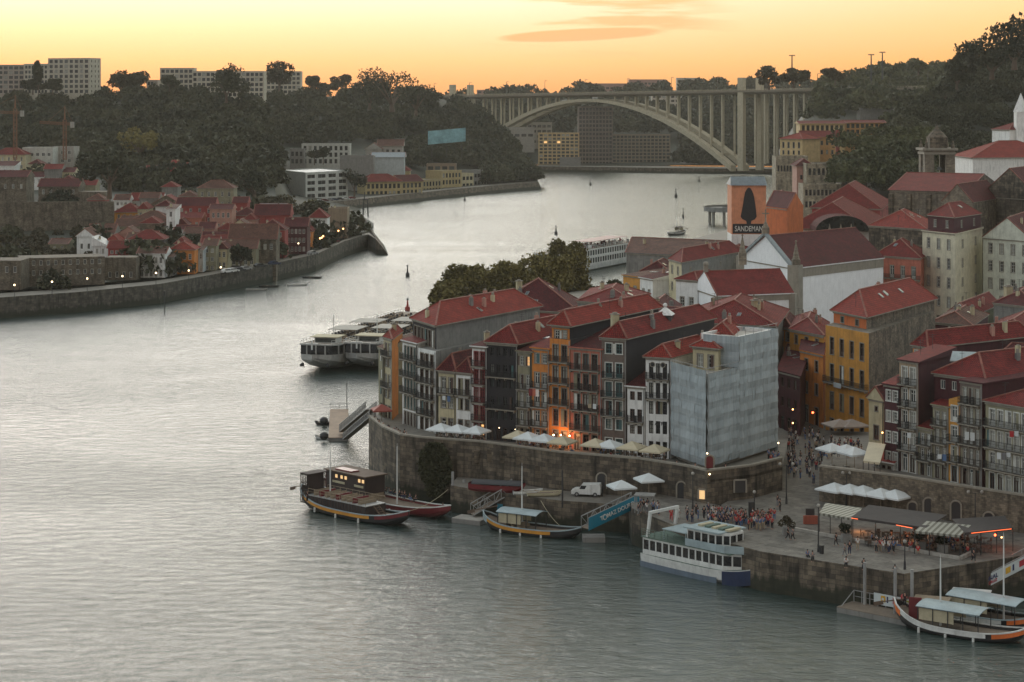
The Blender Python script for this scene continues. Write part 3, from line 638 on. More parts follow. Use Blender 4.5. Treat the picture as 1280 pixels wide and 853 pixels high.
# ------------------------------------------------------------------ the river front row (left to right)
FX=[470,478,502,522,545,590,648,713,752,783,806,838]; FDD=[342,338,331,326,321,317,312.5,306.5,303.5,301.5,300,298.5]
fd=lambda px: interp(px,FX,FDD)
DD=(.49,.87)
def rh(label,x0,x1,py,front,dep=14,z0=8.4,**k):
    pl=plan((x0+.15,fd(x0)),(x1-.15,fd(x1)),dep=dep,dir=DD)
    return house(label,pl,z0,ZZ(py,fd((x0+x1)/2)),front,**k)
GRP='houses of the river front row'
rh('very narrow grey green house at the far left end of the river row',473,480,436,(1,'sss g'.replace(' ','')),dep=10,wall=OLIVE,rf=('sb',1.2,T_BR),group=GRP,tm=None)
pl=[P2(479.5,338),P2(490,334.5),P2(503,346)]; pl.append(pl[0]+pl[2]-pl[1])
house('cream house with one bare orange side wall near the left end of the river row',pl,8.4,ZZ(424,336),(2,'FsFsg'),None,wall=CREAM,sidem=ORANGE,rf=('hip',1.1,T_OR),chim=((.6,.5,1.2),),group=GRP)
rh('white house with four window columns and long balconies near the left end',503,522,428,(4,'FFFfg'),dep=18,wall=WHITE,rf=('sb',1.5,T_RED),group=GRP,fm=FTEAL,tm=TRIM)
big=rh('white house with dark brown windows and a huge grey windowless side wall',522.5,545,437,(3,'JFFJg'),dep=38,wall=WHITE,sidem=GREYW,rf=None,fm=FBROWN,group=GRP)
# its set-back top floor, same width and depth, and the wide red roof with two skylights
A=P2(516,334); B=P2(545.5,323.5); v=Vector((.49,.87,0))
pl=[A,B,B+v*35,A+v*35]
house('',pl,21.6,25.4,(6,'f'),None,wall=BLACKW,sidem=GREYW,rf=('hip',2.9,T_OR),root=big,wn='attic_wall',base=21.2,over=.7,fm=FBROWN,chim=((.5,.35,.7,.4),(.55,.5,.7,.4)))
e_=(B-A).normalized()
ro=[c for c in big.children if c.name.startswith('roof')][0]
for s_,q_,w_ in ((13,1.5,1.1),(21,1.0,2.0)):
    p=B+v*s_-e_*q_; skylight(ro,p,25.95+.15,w_,1.6,v,-e_+Vector((0,0,.42)),GLG)
rh('yellow two-window house under the big grey side wall',548,570,465,(2,'Fsg'),dep=16,wall=CREAM,rf=('hip',2.6,T_DK),group=GRP)
rh('low white two-window house beside the yellow one',570,590,467,(2,'Fsg'),dep=16,wall=WHITE,rf=('hip',2.2,T_DK),group=GRP,fm=FBROWN)
rh('slim maroon and white house with red balconies on every floor',590,608,434,(2,'FFFFg'),dep=12,wall=WHITE,rf=('sb',1.0,T_DK),group=GRP,fm=FRED,tm=FRED,chim=((.5,.2,1.5,.8),))
rh('black clad five-storey house between the maroon one and the olive one',608,647,430,(4,'xFxFxg'),dep=24,wall=BLACKW,rf=('hip',2.6,T_RED),group=GRP,fm=IRON,tm=None,mix=(8,3,.2,.1),pad=.8)
rh('olive grey house with a glazed attic box next to the black house',647,665,440,(2,'sFFFg'),dep=12,wall=OLIVE,rf=('sb',1.6,T_DK),group=GRP,chim=())
rh('orange house turning beige on its lower floors with washing on the balcony',665,687,436,(2,'sFFFg'),dep=14,wall=ORANGE,rf=('sb',1.8,T_RED),group=GRP)
o10=rh('tall narrow orange house with iron balconies and wall lamps over its ground floor',687,713,424,(2,'FFFfg'),dep=30,wall=ORANGE,sidem=BLACKW,rf=None,group=GRP,fm=FBROWN)
A=P2(690,309.5); B=P2(712,307.3)
house('',[A,B,B+v*32,A+v*32-e_*0],24.2,27.1,(2,'s'),None,wall=ORANGE,sidem=BLACKW,rf=('hip',2.2,T_OR),root=o10,wn='attic_wall',base=23.8,over=.7,chim=((.6,.4,.8,.5),))
rh('salmon pink house with separate small balconies between the tall orange and the brown house',713,752,436,(3,'FJJFg'),dep=20,wall=PINK,rf=('sb',2.4,T_DK),group=GRP,fm=FBROWN,pad=.6)
r12=rh('brown tiled house with teal windows and a chimney in front of its roof',752,783,424,(2,'sJFFsg'),dep=33,wall=BROWNT,sidem=BLACKW,rf=('hip',2.3,T_RED),group=GRP,fm=FTEAL,tm=FWHITE,mix=(2,4,1,.1),chim=((.3,.06,2.2,1.1),(.55,.55,1.0)),ant=((.5,.12),))
ro=[c for c in r12.children if c.name.startswith('roof')][0]
p=P2(783,301.5)+v*15; skylight(ro,p-e_*.8,ZZ(424,303)+.62,1.5,1.2,v,-e_+Vector((0,0,.75)),mat('blue_skylight_glass',(.05,.22,.45),.2))
p=P2(783,301.5)+v*19; lt=MB(); z=ZZ(424,303)+.9
for s in range(4):
    a=math.pi/2*s+.5; b_=a+math.pi/2; c=Vector((p.x-2.2,p.y,z)); q1=c+Vector((math.cos(a)*1.6,math.sin(a)*1.6,0)); q2=c+Vector((math.cos(b_)*1.6,math.sin(b_)*1.6,0)); lt.face([q1,q2,q2+Vector((0,0,1.2)),q1+Vector((0,0,1.2))],1); lt.face([q1*1+(q1-c)*.2+Vector((0,0,1.2)),q2+(q2-c)*.2+Vector((0,0,1.2)),c+Vector((0,0,2.5))],0)
lt.ball(c+Vector((0,0,2.7)),.35,0); lt.build('roof_lantern',[WHITE,GLG],r12)
rh('small white two-window house with black lanterns between the brown house and the black-trimmed one',784,806,484,(2,'sJsg'),dep=9,wall=WHITE,rf=('sb',2.0,T_DK),group=GRP,fm=FBROWN,tm=None)
r14=rh('white house with wide dark windows and a round-windowed top floor beside the netting',807,838,448,(3,'JFSSg'),dep=16,wall=WHITE,rf=('hip',1.8,T_OR),group=GRP,fm=IRON,tm=None,wmax=1.0,chim=((.75,.3,1.0),))
e=(P2(838,298.5)-P2(807,300)).normalized(); n=Vector((e.y,-e.x,0))
for u in (1.1,2.75):
    c=P2(807,300)+e*u+n*.02+Vector((0,0,ZZ(448,299)-1.0)); mb=MB(); mb.cone(c,c+n*.06,.42,.42,14); mb.cone(c+n*.06,c+n*.08,.3,.3,14,1); mb.build('round_window',[TRIM,GL],r14)
text('sign_lettering','C ATRI',.75,P2(807,300)+e*1.9+n*.05+Vector((0,0,ZZ(546,299)+1.9)),e,(0,0,1),IRON,r14)
# ------------------------------------------------------------------ house wrapped in scaffold netting
m,t,b=nodes('scaffold_netting'); nn=t.nodes.new; l=t.links.new; u=nn('ShaderNodeUVMap')
def wv(d,sc,w):
    k=nn('ShaderNodeTexWave'); k.bands_direction=d; k.inputs['Scale'].default_value=sc; k.inputs['Distortion'].default_value=w; l(u.outputs[0],k.inputs['Vector']); return k.outputs[0]
n1=nn('ShaderNodeTexNoise'); n1.inputs['Scale'].default_value=.25; n1.inputs['Detail'].default_value=6; l(u.outputs[0],n1.inputs['Vector'])
mp=nn('ShaderNodeMapping'); mp.inputs['Scale'].default_value=(2.4,.12,1); l(u.outputs[0],mp.inputs[0]); n2=nn('ShaderNodeTexNoise'); n2.inputs['Scale'].default_value=1; n2.inputs['Detail'].default_value=5; l(mp.outputs[0],n2.inputs['Vector'])
br=nn('ShaderNodeTexBrick'); br.offset=0; br.inputs['Scale'].default_value=1; br.inputs['Brick Width'].default_value=2.5; br.inputs['Row Height'].default_value=2.0; br.inputs['Mortar Size'].default_value=.055; br.inputs['Color1'].default_value=(.36,.41,.425,1); br.inputs['Color2'].default_value=(.30,.345,.36,1); br.inputs['Mortar'].default_value=(.38,.42,.43,1); l(u.outputs[0],br.inputs['Vector'])
am=nn('ShaderNodeMath'); am.operation='ADD'; l(n1.outputs[0],am.inputs[0]); l(n2.outputs[0],am.inputs[1]); mr=nn('ShaderNodeMapRange'); mr.inputs[1].default_value=.7; mr.inputs[2].default_value=1.3; mr.inputs[3].default_value=.75; mr.inputs[4].default_value=1.15; l(am.outputs[0],mr.inputs[0])
x=nn('ShaderNodeMix'); x.data_type='RGBA'; x.blend_type='MULTIPLY'; x.inputs[0].default_value=1; l(br.outputs['Color'],x.inputs[6]); l(mr.outputs[0],x.inputs[7]); l(x.outputs[2],b.inputs['Base Color']); b.inputs['Roughness'].default_value=.7
bp=nn('ShaderNodeBump'); bp.inputs['Strength'].default_value=.5; bp.inputs['Distance'].default_value=.15; l(n2.outputs[0],bp.inputs['Height']); l(bp.outputs[0],b.inputs['Normal']); NET=m
A=P2(839,298); B=P2(884,287.5); C=P2(972,306)
sc=thing('wrapped_building','tall corner building completely wrapped in pale blue grey scaffold netting','building',(B.x,B.y,9))
def netface(a,b_,z0,z1,z1b=None,name='netting'):
    """one hanging sheet, with sag between the ledgers"""
    mb=MB(); L=(b_-a).length; e=(b_-a)/L; nn_=Vector((e.y,-e.x,0)); nu=max(2,int(L/1.2)); nv=max(2,int((z1-z0)/1.0)); z1b=z1b or z1
    def P(i,j):
        u_=i/nu; zt=lerp(z1,z1b,u_); z=lerp(z0,zt,j/nv); s=.16*math.sin(i*math.pi/2)**2+.12*math.sin(j*math.pi/2)**2+R.uniform(-.04,.04)+.04*math.sin(i*2.3+j*1.7)
        p=a+(b_-a)*u_+nn_*s; return (p.x,p.y,z)
    for i in range(nu):
        for j in range(nv):
            mb.face([P(i,j),P(i+1,j),P(i+1,j+1),P(i,j+1)],0,[(L*i/nu,lerp(z0,z1,j/nv)),(L*(i+1)/nu,lerp(z0,z1,j/nv)),(L*(i+1)/nu,lerp(z0,z1,(j+1)/nv)),(L*i/nu,lerp(z0,z1,(j+1)/nv))])
    return mb.build(name,NET,sc)
nf=(B-A).normalized(); nn_=Vector((nf.y,-nf.x,0)); e2_=(C-B).normalized(); n2_=Vector((e2_.y,-e2_.x,0))
M_=P2(924,295.5)
netface(A,B,9.2,ZZ(454,296)-.0); netface(B,M_,9.2,22.6); netface(M_,C,9.0,27.0); netface(M_-n2_*6,M_,22.4,27.0); netface(C,C-n2_*6,8.0,27.0)
mb=MB()   # scaffold tubes standing just behind and above the sheet
for a,b_,z1 in ((A,B,22.9),(B,M_,22.9),(M_,C,27.4)):
    e=(b_-a).normalized(); nn_=Vector((-e.y,e.x,0)); L=(b_-a).length; k=max(1,int(L/2.4))
    for i in range(k+1):
        p=a+(b_-a)*(i/k)+nn_*.25; mb.beam((p.x,p.y,9),(p.x,p.y,z1+.5),.06)
    for z in (z1+.45,z1-.6,z1-2.6,z1-6.6): mb.beam((a.x,a.y,z),(b_.x,b_.y,z),.06)
mb.build('scaffold_frame',GALV,sc)
core=[A+Vector((.8,1.4,0)),B+Vector((0,1.8,0)),C+Vector((-1.0,.6,0))]; core.append(core[0]+core[2]-core[1])
house('',core,9,21.8,None,None,wall=CONC,rf=('flat',0,CONC),root=sc,wn='wall',cornice=False)
house('',[M_+Vector((-.5,.8,0)),C+Vector((-1,0,0)),C+Vector((-6,5,0)),M_+Vector((-5,6,0))],21.8,26.3,None,None,wall=WHITE,rf=('flat',0,CONC),root=sc,wn='stair_tower_wall',cornice=False)
# two little rooftop pavilions showing over the netting
pl=[P2(866,299),P2(898,296),P2(919,305)]; pl.append(pl[0]+pl[2]-pl[1])
house('cream rooftop pavilion with red hipped roof rising behind the top of the netting',pl,21,ZZ(436,297),(2,'s'),(1,'s'),wall=CREAM,rf=('hip',1.3,T_OR),over=.5,name='rooftop_house')
pl=[P2(884,306),P2(918,303),P2(928,312)]; pl.append(pl[0]+pl[2]-pl[1])
house('second rooftop pavilion, set further back, with orange red tent roof',pl,21,ZZ(423,304),(1,'s'),None,wall=CREAM,rf=('hip',2.0,T_OR),over=.5,name='rooftop_house')
# ------------------------------------------------------------------ roofs and houses behind the row
def bh(label,a,b,c,py,z0=5,**k):
    pl=plan(a,b,c) if c else plan(a,b,dep=k.pop('dep',12),dir=k.pop('dir',None))
    zt=ZZ(py,b[1]); return house(label,pl,z0,zt,k.pop('front',None),k.pop('side',None),base=min(z0,5)-3,**k)
bh('maroon mansard roofed house with a pale chimney behind the big orange red roof',(617,402),(723,393),(728,412),392,wall=REDW,rf=('hip',5.5,T_DK),chim=((.28,.3,2.2,1.1),),over=.5)
bh('long low red roof behind the tall orange house',(722,372),(800,362),(812,385),384,wall=GREYW,rf=('hip',2.2,T_RED),chim=((.3,.5),(.7,.5)))
bh('low house with speckled red roof left of the yellow waterside house',(735,420),(800,410),(812,426),386,wall=WHITE,rf=('hip',1.8,T_OR),chim=((.15,.4,1.0),(.6,.3,1.8,1.2)),ant=((.8,.5),))
bh('grey house with a blind wall and red tiles in front of the white chapel',(800,385),(842,378),(852,392),392,wall=GREYW,rf=('gy',1.8,T_DK),chim=((.5,.1,1.2),))
bh('wide red hipped roof right behind the netted building',(856,352),(970,345),(985,372),409,wall=GREYW,rf=('hip',3.4,T_RED),chim=((.72,.4,1.4,1.4),))
bh('roof with white parapet ends between two chimneys behind the brown tiled house',(775,352),(846,346),(858,366),407,wall=GREYW,rf=('gx',1.9,T_DK),chim=((.2,.5),))
for i,(x0,x1,py,d,rm,lb) in enumerate([(700,740,394,378,T_OR,'small roof with a water tank behind the tall orange house'),(845,872,352,420,T_RED,'small red roof over the white two-window house left of the chapel')]):
    bh(lb,(x0,d),(x1,d-4),None,py,dep=10,wall=WHITE if i else GREYW,rf=('hip',1.6,rm),front=(2,'ssg'))
bh('yellow waterside house with one big window',(779,492),(800,486),None,347,dep=14,wall=YELLOW,front=(2,'Ss'),rf=('sb',1.2,T_BR),z0=8,mix=(3,2,6,0))
bh('narrow white house between the yellow and the cream one',(800,484),(816,478),None,350,dep=12,wall=WHITE,front=(2,'ss'),rf=('sb',2.2,T_DK),z0=8)
bh('long mossy dark-walled warehouse with a bright red roof',(836,476),(852,466),(928,500),329,wall=CREAM,sidem=GREYW,rf=('hip',2.6,T_RED),front=(2,'ss..'),side=(4,'o...'),z0=8,tm=TRIM)
bh('long brown roof at the water edge behind the warehouse',(783,545),(905,530),(915,560),322,wall=GREYW,rf=('gx',3.2,T_BR),z0=8,chim=((.15,.3),(.8,.3)))
bh('low red tiled roof beside the warehouse and above the cream house',(800,500),(838,496),(850,512),342,wall=GREYW,rf=('hip',2.5,T_DK),z0=8)
bh('red roofed house directly below the orange billboard',(893,512),(945,505),(955,530),320,wall=CREAM,rf=('hip',1.8,T_RED),z0=8,chim=((.1,.2,.6),))
bh('tiny red roof in front of the billboard base',(945,490),(962,486),(975,505),318,wall=CREAM,rf=('hip',1.6,T_OR),z0=8)
# white chapel
pl=[P2(867,420),P2(898,402),P2(991,408)]; CHW=mat('clean_white_plaster',(.80,.81,.82),streak=.12,var=.07); pl.append(pl[0]+pl[2]-pl[1])
ch=house('small white chapel with stone corners, a pointed gable and dark square windows',pl,6,ZZ(371,402),(1,'.o..'),(3,'.f..'),wall=CHW,rf=('gy',4.2,T_RED),name='chapel',cat='chapel',base=0,fm=FBROWN,mix=(1,0,0,0),over=.3)
e=(pl[1]-pl[0]).normalized(); n=Vector((e.y,-e.x,0)); mb=MB(); zt=ZZ(371,402)
for p in (pl[0],pl[1],pl[2]): mc_=MB(); mc_.cb((p.x,p.y,0),1.3,1.3,zt+.1,0,-.4); mc_.build('stone_corner',TRIM,ch)
q=pl[1]; e3_=(pl[2]-q).normalized(); n3=Vector((e3_.y,-e3_.x,0)); mb.box(q+n3*.12+Vector((0,0,zt-1.2)),pl[2]-q,-n3*.2,(0,0,1.15))
mb.build('cornice',TRIM,ch)
mb=MB(); c=(pl[0]+pl[1])/2; mb.cb((c.x,c.y-.3,zt+4.2),.9,.9,1.2); mb.ball((c.x,c.y-.3,zt+5.8),.6); mb.build('finial',TRIM,ch)
# great white church
pl=[P2(927,462),P2(994,436),P2(1104,464)]; pl.append(pl[0]+pl[2]-pl[1]); zt=ZZ(336,436)
cu=house('large plain white church with a tall gable, grey roof edge and long red roof',pl,6,zt,None,(3,'...f.'),wall=CHW,sidem=CHW,rf=('gy',6.2,T_DK),name='church',cat='church',base=0,fm=FBROWN,mix=(1,0,0,0),over=.4)
mb=MB(); e=(pl[1]-pl[0]).normalized(); n=Vector((e.y,-e.x,0)); q=pl[1]; e3_=(pl[2]-q).normalized(); n3=Vector((e3_.y,-e3_.x,0))
mb.cb((q.x,q.y,0),2.6,2.6,zt+.8,0,-.5); mb.build('stone_corner',TRIM,cu); mb=MB(); mb.cb((pl[0].x,pl[0].y,0),2.0,2.0,zt+.8,0,-.5); mb.build('stone_corner',TRIM,cu); mb=MB(); mb.box(q+n3*.15+Vector((0,0,zt-2.0)),pl[2]-q,-n3*.25,(0,0,1.9))
mb.build('cornice',TRIM,cu)
mb=MB(); c=(pl[0]+pl[1])/2+n*.5; ap=Vector((c.x,c.y,zt+6.8))
for p in (pl[0],pl[1]): P=Vector((p.x,p.y,zt+.3))+n*.5; mb.beam(P,ap,.9,.55)
mb.build('gable_coping',[ZINC],cu)
mb=MB(); mb.cb((ap.x,ap.y,ap.z),1.6,1.2,1.4); mb.cone(ap+Vector((0,0,1.4)),ap+Vector((0,0,2.6)),.7,.25,6); mb.beam(ap+Vector((0,0,2.4)),ap+Vector((0,0,5.4)),.25); mb.beam(ap+Vector((-.8,0,4.5)),ap+Vector((.8,0,4.5)),.25)
mb.build('gable_cross',STONE,cu)
mb=MB(); c=(pl[0]+pl[1])/2+n*.06+Vector((0,0,zt+3)); mb.cone(c,c+n*.1,.8,.8,16,1); mb.cone(c+n*.1,c+n*.16,.55,.55,16); mb.build('round_window',[GL,TRIM],cu)
for (px,py,d) in ((928,314,445),(995,322,436)):
    p=D3(px,py,d); mb=MB(); mb.cb((p.x,p.y,p.z-3),1.7,1.7,2.6); mb.cone(p+Vector((0,0,-.4)),p+Vector((0,0,3.4)),.8,.08,6); mb.ball(p+Vector((0,0,3.5)),.25); mb.build('pinnacle',STONE,cu)
for i,px in enumerate((1037,1051,1064)):
    p=D3(px,300,500); mb=MB(); mb.cb((p.x,p.y,p.z-5),1.6,1.6,4.6); mb.cone(p+Vector((0,0,-.5)),p+Vector((0,0,4)),.9,.05,6); tag(mb.build('stone_pinnacle',STONE),('left','middle','right')[i]+' one of the three stone pinnacles on the ridge behind the large white church','pinnacle','stone pinnacles')
# pylon with the painted advertisement
A=P2(914.5,520); B=P2(957.5,520); z0,z1=ZZ(308,520),ZZ(232,520); cx=(A.x+B.x)/2
sg=thing('advertising_tower','tall orange painted advertising tower with a black cloaked shape and white lettering below','billboard',(cx,524,6)); W_=B.x-A.x
mb=MB(); mb.box((A.x,520,3),(W_,0,0),(0,10,0),(0,0,ZZ(293,520)-3)); mb.build('tower_base',WHITE,sg)
OB=mat('orange_advert_paint',(.62,.26,.14),streak=.2); BL=mat('black_advert_paint',(.02,.018,.022),streak=0)
mb=MB(); mb.box((A.x,520,ZZ(293,520)),(W_,0,0),(0,10,0),(0,0,z1-ZZ(293,520))); mb.build('tower_wall',[OB],sg)
mb=MB(); mb.box((A.x+.3,519.9,ZZ(292,520)),(W_-.6,0,0),(0,.1,0),(0,0,12*.208),0); mb.build('name_panel',BL,sg)
text('name_lettering','SANDEMAN',1.95,(cx,519.86,ZZ(286.4,520)),(1,0,0),(0,0,1),FWHITE,sg,sx=.70)
out_=[(0,246),(-2.2,247.5),(-4.6,251),(-6,257),(-7.6,266),(-10.2,277),(-8,279.6),(-3.2,281.5),(-2.4,285.5),(2.4,285.5),(3,281.5),(7.4,280),(9.8,277),(8.4,266),(6.6,256),(4.6,250.5),(2.2,247)]
mb=MB(); pts=[Vector((cx+x*.208,519.88,ZZ(234.5+(y-246)*1.177,520))) for x,y in out_]; pb=[p+Vector((0,.12,0)) for p in pts]; mb.face(pts[::-1] if False else pts)
for i in range(len(pts)): j=(i+1)%len(pts); mb.face([pts[i],pb[i],pb[j],pts[j]])
mb.build('cloaked_shape',BL,sg)
A0=Vector((A.x-.3,519.4,z1)); mb=MB(); mb.face([A0,A0+Vector((W_+.6,0,0)),A0+Vector((W_+.3,3.5,2.2)),A0+Vector((.3,3.5,2.2))]); mb.face([A0+Vector((.3,3.5,2.2)),A0+Vector((W_+.3,3.5,2.2)),A0+Vector((W_+.6,11,0)),A0+Vector((0,11,0))]); mb.face([A0,A0+Vector((.3,3.5,2.2)),A0+Vector((0,11,0))]); mb.face([A0+Vector((W_+.6,0,0)),A0+Vector((W_+.6,11,0)),A0+Vector((W_+.3,3.5,2.2))]); mb.face([A0,A0+Vector((0,11,0)),A0+Vector((W_+.6,11,0)),A0+Vector((W_+.6,0,0))])
for i in range(13): x=A0.x+.4+i*(W_)/13; mb.beam((x,A0.y,z1+.1),(x+.02,A0.y+3.5,z1+2.3),.12,.12)
mb.build('tower_roof',ZINC,sg)
BRO=mat('burnt_orange_plaster',(.52,.13,.03),streak=.3)
pl=[P2(958,545),P2(984,532),P2(1004,545)]; pl.append(pl[0]+pl[2]-pl[1])
house('burnt orange house with a sloping roof line right of the advertising tower',pl,6,ZZ(262,532),None,(3,'.s...'),wall=BRO,rf=('gx',4.0,T_DK),base=0,over=.2)
pl=[P2(962,590),P2(985,584),P2(990,600)]; pl.append(pl[0]+pl[2]-pl[1])
house('upper orange house with a dark red roof behind the burnt orange one',pl,6,ZZ(250,584),None,None,wall=BRO,rf=('hip',2.0,T_DK),base=0)
# market sheds and mid-distance roofs
pl=[P2(985,612),P2(1088,600),P2(1105,660)]; pl.append(pl[0]+pl[2]-pl[1])
house('wide faded red roof over a long white wall with a dark arched opening',pl,6,ZZ(289,600),None,None,wall=WHITE,rf=('hip',7.5,T_RED),base=0,over=.8,name='market_hall',cat='building')
pl=[P2(1015,700),P2(1100,690),P2(1112,740)]; pl.append(pl[0]+pl[2]-pl[1])
house('second large red hipped roof standing behind the white-walled hall',pl,6,ZZ(262,690),None,None,wall=REDW,rf=('hip',8.0,T_RED),base=0,over=.8,name='market_hall',cat='building')
p=D3(1053,289,597); mb=MB(); P=[(p.x-8,p.z-.2)]+[(p.x+8*math.cos(math.pi*(1-i/12)),p.z+4.6*math.sin(math.pi*i/12)) for i in range(13)]
f_=[Vector((x,597,z)) for x,z in P[1:]]; g_=[Vector((x,609,z)) for x,z in P[1:]]; mb.face(f_[::-1],1)
for i in range(12): mb.face([f_[i],g_[i],g_[i+1],f_[i+1]],0)
tag(mb.build('arched_dormer',[T_DK,GL]),'large dark arched dormer standing on the faded red hall roof','dormer')
# stone convent church on the right
pl=[P2(1112,560),P2(1208,548),P2(1248,590)]; pl.append(pl[0]+pl[2]-pl[1]); zt=ZZ(241,548)
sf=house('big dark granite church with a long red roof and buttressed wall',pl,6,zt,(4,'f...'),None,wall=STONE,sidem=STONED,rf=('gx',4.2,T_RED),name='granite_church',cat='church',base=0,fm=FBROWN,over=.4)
mb=MB(); e=(pl[1]-pl[0]).normalized(); n=Vector((e.y,-e.x,0))
for k in (0,.24,.5,.76): p=pl[0]+(pl[1]-pl[0])*k; mb.box(p+n*1.0+Vector((0,0,0)),e*1.2,-n*1.0,(0,0,zt-.8))
mb.build('buttress',STONED,sf)
pl=[P2(1178,540),P2(1216,534),P2(1252,560)]; pl.append(pl[0]+pl[2]-pl[1])
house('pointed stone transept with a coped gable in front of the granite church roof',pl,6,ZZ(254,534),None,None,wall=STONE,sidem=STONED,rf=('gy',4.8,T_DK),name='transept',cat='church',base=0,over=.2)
pl=[P2(1226,560),P2(1300,540),P2(1340,575)]; pl.append(pl[0]+pl[2]-pl[1])
house('dark granite gabled building at the right edge beyond the white town houses',pl,6,ZZ(250,540),None,None,wall=STONED,sidem=STONED,rf=('gy',8.0,T_DK),name='granite_building',cat='building',base=0,over=.3)
pl=[P2(1086,505),P2(1158,490),P2(1170,515)]; pl.append(pl[0]+pl[2]-pl[1])
house('mossy stone wall house with a bright red roof in front of the granite church',pl,6,ZZ(287,492),None,None,wall=STONED,rf=('hip',3.8,mat('x','x') if 0 else T_OR),base=0,over=.4)
# bell tower
p=D3(1171,218,640); bt=thing('bell_tower','dark stone bell tower with arched openings, a cornice and a domed lantern','bell tower',(p.x,p.y,6)); mb=MB(); w_=9.6
hole=[(3.0,6.6,ZZ(217,640),ZZ(193,640))]
c0=Vector((p.x-w_/2,p.y-w_/2,0)); sq=[c0,c0+Vector((w_,0,0)),c0+Vector((w_,w_,0)),c0+Vector((0,w_,0))]
zc=ZZ(187,640)
for i in range(4):
    e=(sq[(i+1)%4]-sq[i]).normalized(); wall_face(mb,sq[i],e,w_,0,zc,hole,0,1.0)
    q=sq[i]+e*4.8; n=Vector((e.y,-e.x,0))
    a=[q+e*(1.8*math.cos(t_))-n*.05+Vector((0,0,ZZ(202,640)+1.8*math.sin(t_))) for t_ in [math.pi*k/8 for k in range(9)]]
mb.face([s_+Vector((0,0,zc)) for s_ in sq]); mb.build('tower_shaft',STONE,bt)
mb=MB(); mb.cb((p.x,p.y,zc-.9),w_-.3,w_-.3,.3,0)
for z,g_ in ((zc-.2,1.6),(zc-1.5,.6),(ZZ(219,640),.8)): mb.cb((p.x,p.y,z),w_+g_,w_+g_,.7)
mb.build('cornice',TRIM,bt)
mb=MB(); mb.cb((p.x,p.y,zc+.5),5.6,5.6,3.4); mb.cone((p.x,p.y,zc+3.9),(p.x,p.y,zc+5.2),3.3,2.2,12); mb.cone((p.x,p.y,zc+5.2),(p.x,p.y,zc+6.4),2.2,.9,12); mb.cone((p.x,p.y,zc+6.4),(p.x,p.y,zc+8.2),.9,.1,8)
for sx in(-1,1):
    for sy in(-1,1): mb.cone((p.x+sx*4.2,p.y+sy*4.2,zc+.5),(p.x+sx*4.2,p.y+sy*4.2,zc+3.4),.7,.1,6)
mb.build('lantern',STONED,bt)
for i in (0,1,3):
    e=(sq[(i+1)%4]-sq[i]).normalized(); n=Vector((e.y,-e.x,0)); q=sq[i]+e*4.8-n*.9; b_=MB(); b_.cone(q+Vector((0,0,ZZ(212,640))),q+Vector((0,0,ZZ(208,640))),.9,.3,8); b_.build('bell',METAL,bt)
# white church block with red roof and belfry at the right edge
pl=[P2(1192,720),P2(1216,690),P2(1330,700)]; pl.append(pl[0]+pl[2]-pl[1])
house('white block with tall windows under a broad orange red roof, right edge',pl,10,ZZ(198,690),(4,'f.'),(5,'....'),wall=WHITE,rf=('hip',5.5,T_OR),base=0,name='white_block',cat='building',over=.8)
pl=[P2(1240,760),P2(1262,748),P2(1330,760)]; pl.append(pl[0]+pl[2]-pl[1])
house('upper white storey with a small red roof above the broad orange red one',pl,20,ZZ(163,748),None,(6,'x.'),wall=WHITE,rf=('hip',2.5,T_RED),base=10,name='white_block',cat='building')
p=D3(1276,160,750); mb=MB(); mb.cb((p.x,p.y,p.z-6),4.2,4.2,12); mb.cone(p+Vector((0,0,6)),p+Vector((0,0,13)),2.9,.1,4)
tag(mb.build('white_belfry',WHITE),'white belfry with a pointed top at the right edge','belfry')
# ------------------------------------------------------------------ right-hand town houses, upper group
MIXW=(5,3,3,0)
pl=[P2(1093,480),P2(1151,470),P2(1160,486)]; pl.append(pl[0]+pl[2]-pl[1])
house('pink and black town house with white French windows under a red tent roof',pl,10,ZZ(324,470),(4,'Ffg.'.replace('.','')),None,wall=PINK,rf=('hip',3.8,T_RED),base=0,wmax=1.4)
pl=[P2(1153,478),P2(1194,466),P2(1228,486)]; pl.append(pl[0]+pl[2]-pl[1])
cm_=house('cream corner town house with three window columns and a maroon attic storey',pl,8,ZZ(293,466),(3,'SSSSg'),(2,'ssss.'),wall=mat('pale_cream_plaster',(.58,.54,.40),streak=.2),rf=('sb',.3,T_DK),base=0,mix=MIXW,wmax=1.5)
pl2=[P2(1160,480),P2(1193,470),P2(1226,486)]; pl2.append(pl2[0]+pl2[2]-pl2[1])
house('',pl2,ZZ(293,466),ZZ(273,470),(2,'s'),(2,'s'),wall=MAROON,rf=('hip',3.0,T_RED),root=cm_,wn='attic_wall',base=ZZ(294,466),cornice=False)
pl=[P2(1229,478),P2(1290,466),P2(1310,490)]; pl.append(pl[0]+pl[2]-pl[1])
house('tall white town house with a rounded gable and four columns of sash windows',pl,8,ZZ(302,466),(4,'SSSSg'),None,wall=mat('pale_green_white_plaster',(.60,.62,.52),streak=.25),rf=('gy',5.0,T_DK),base=0,mix=MIXW,wmax=1.4,over=.25)
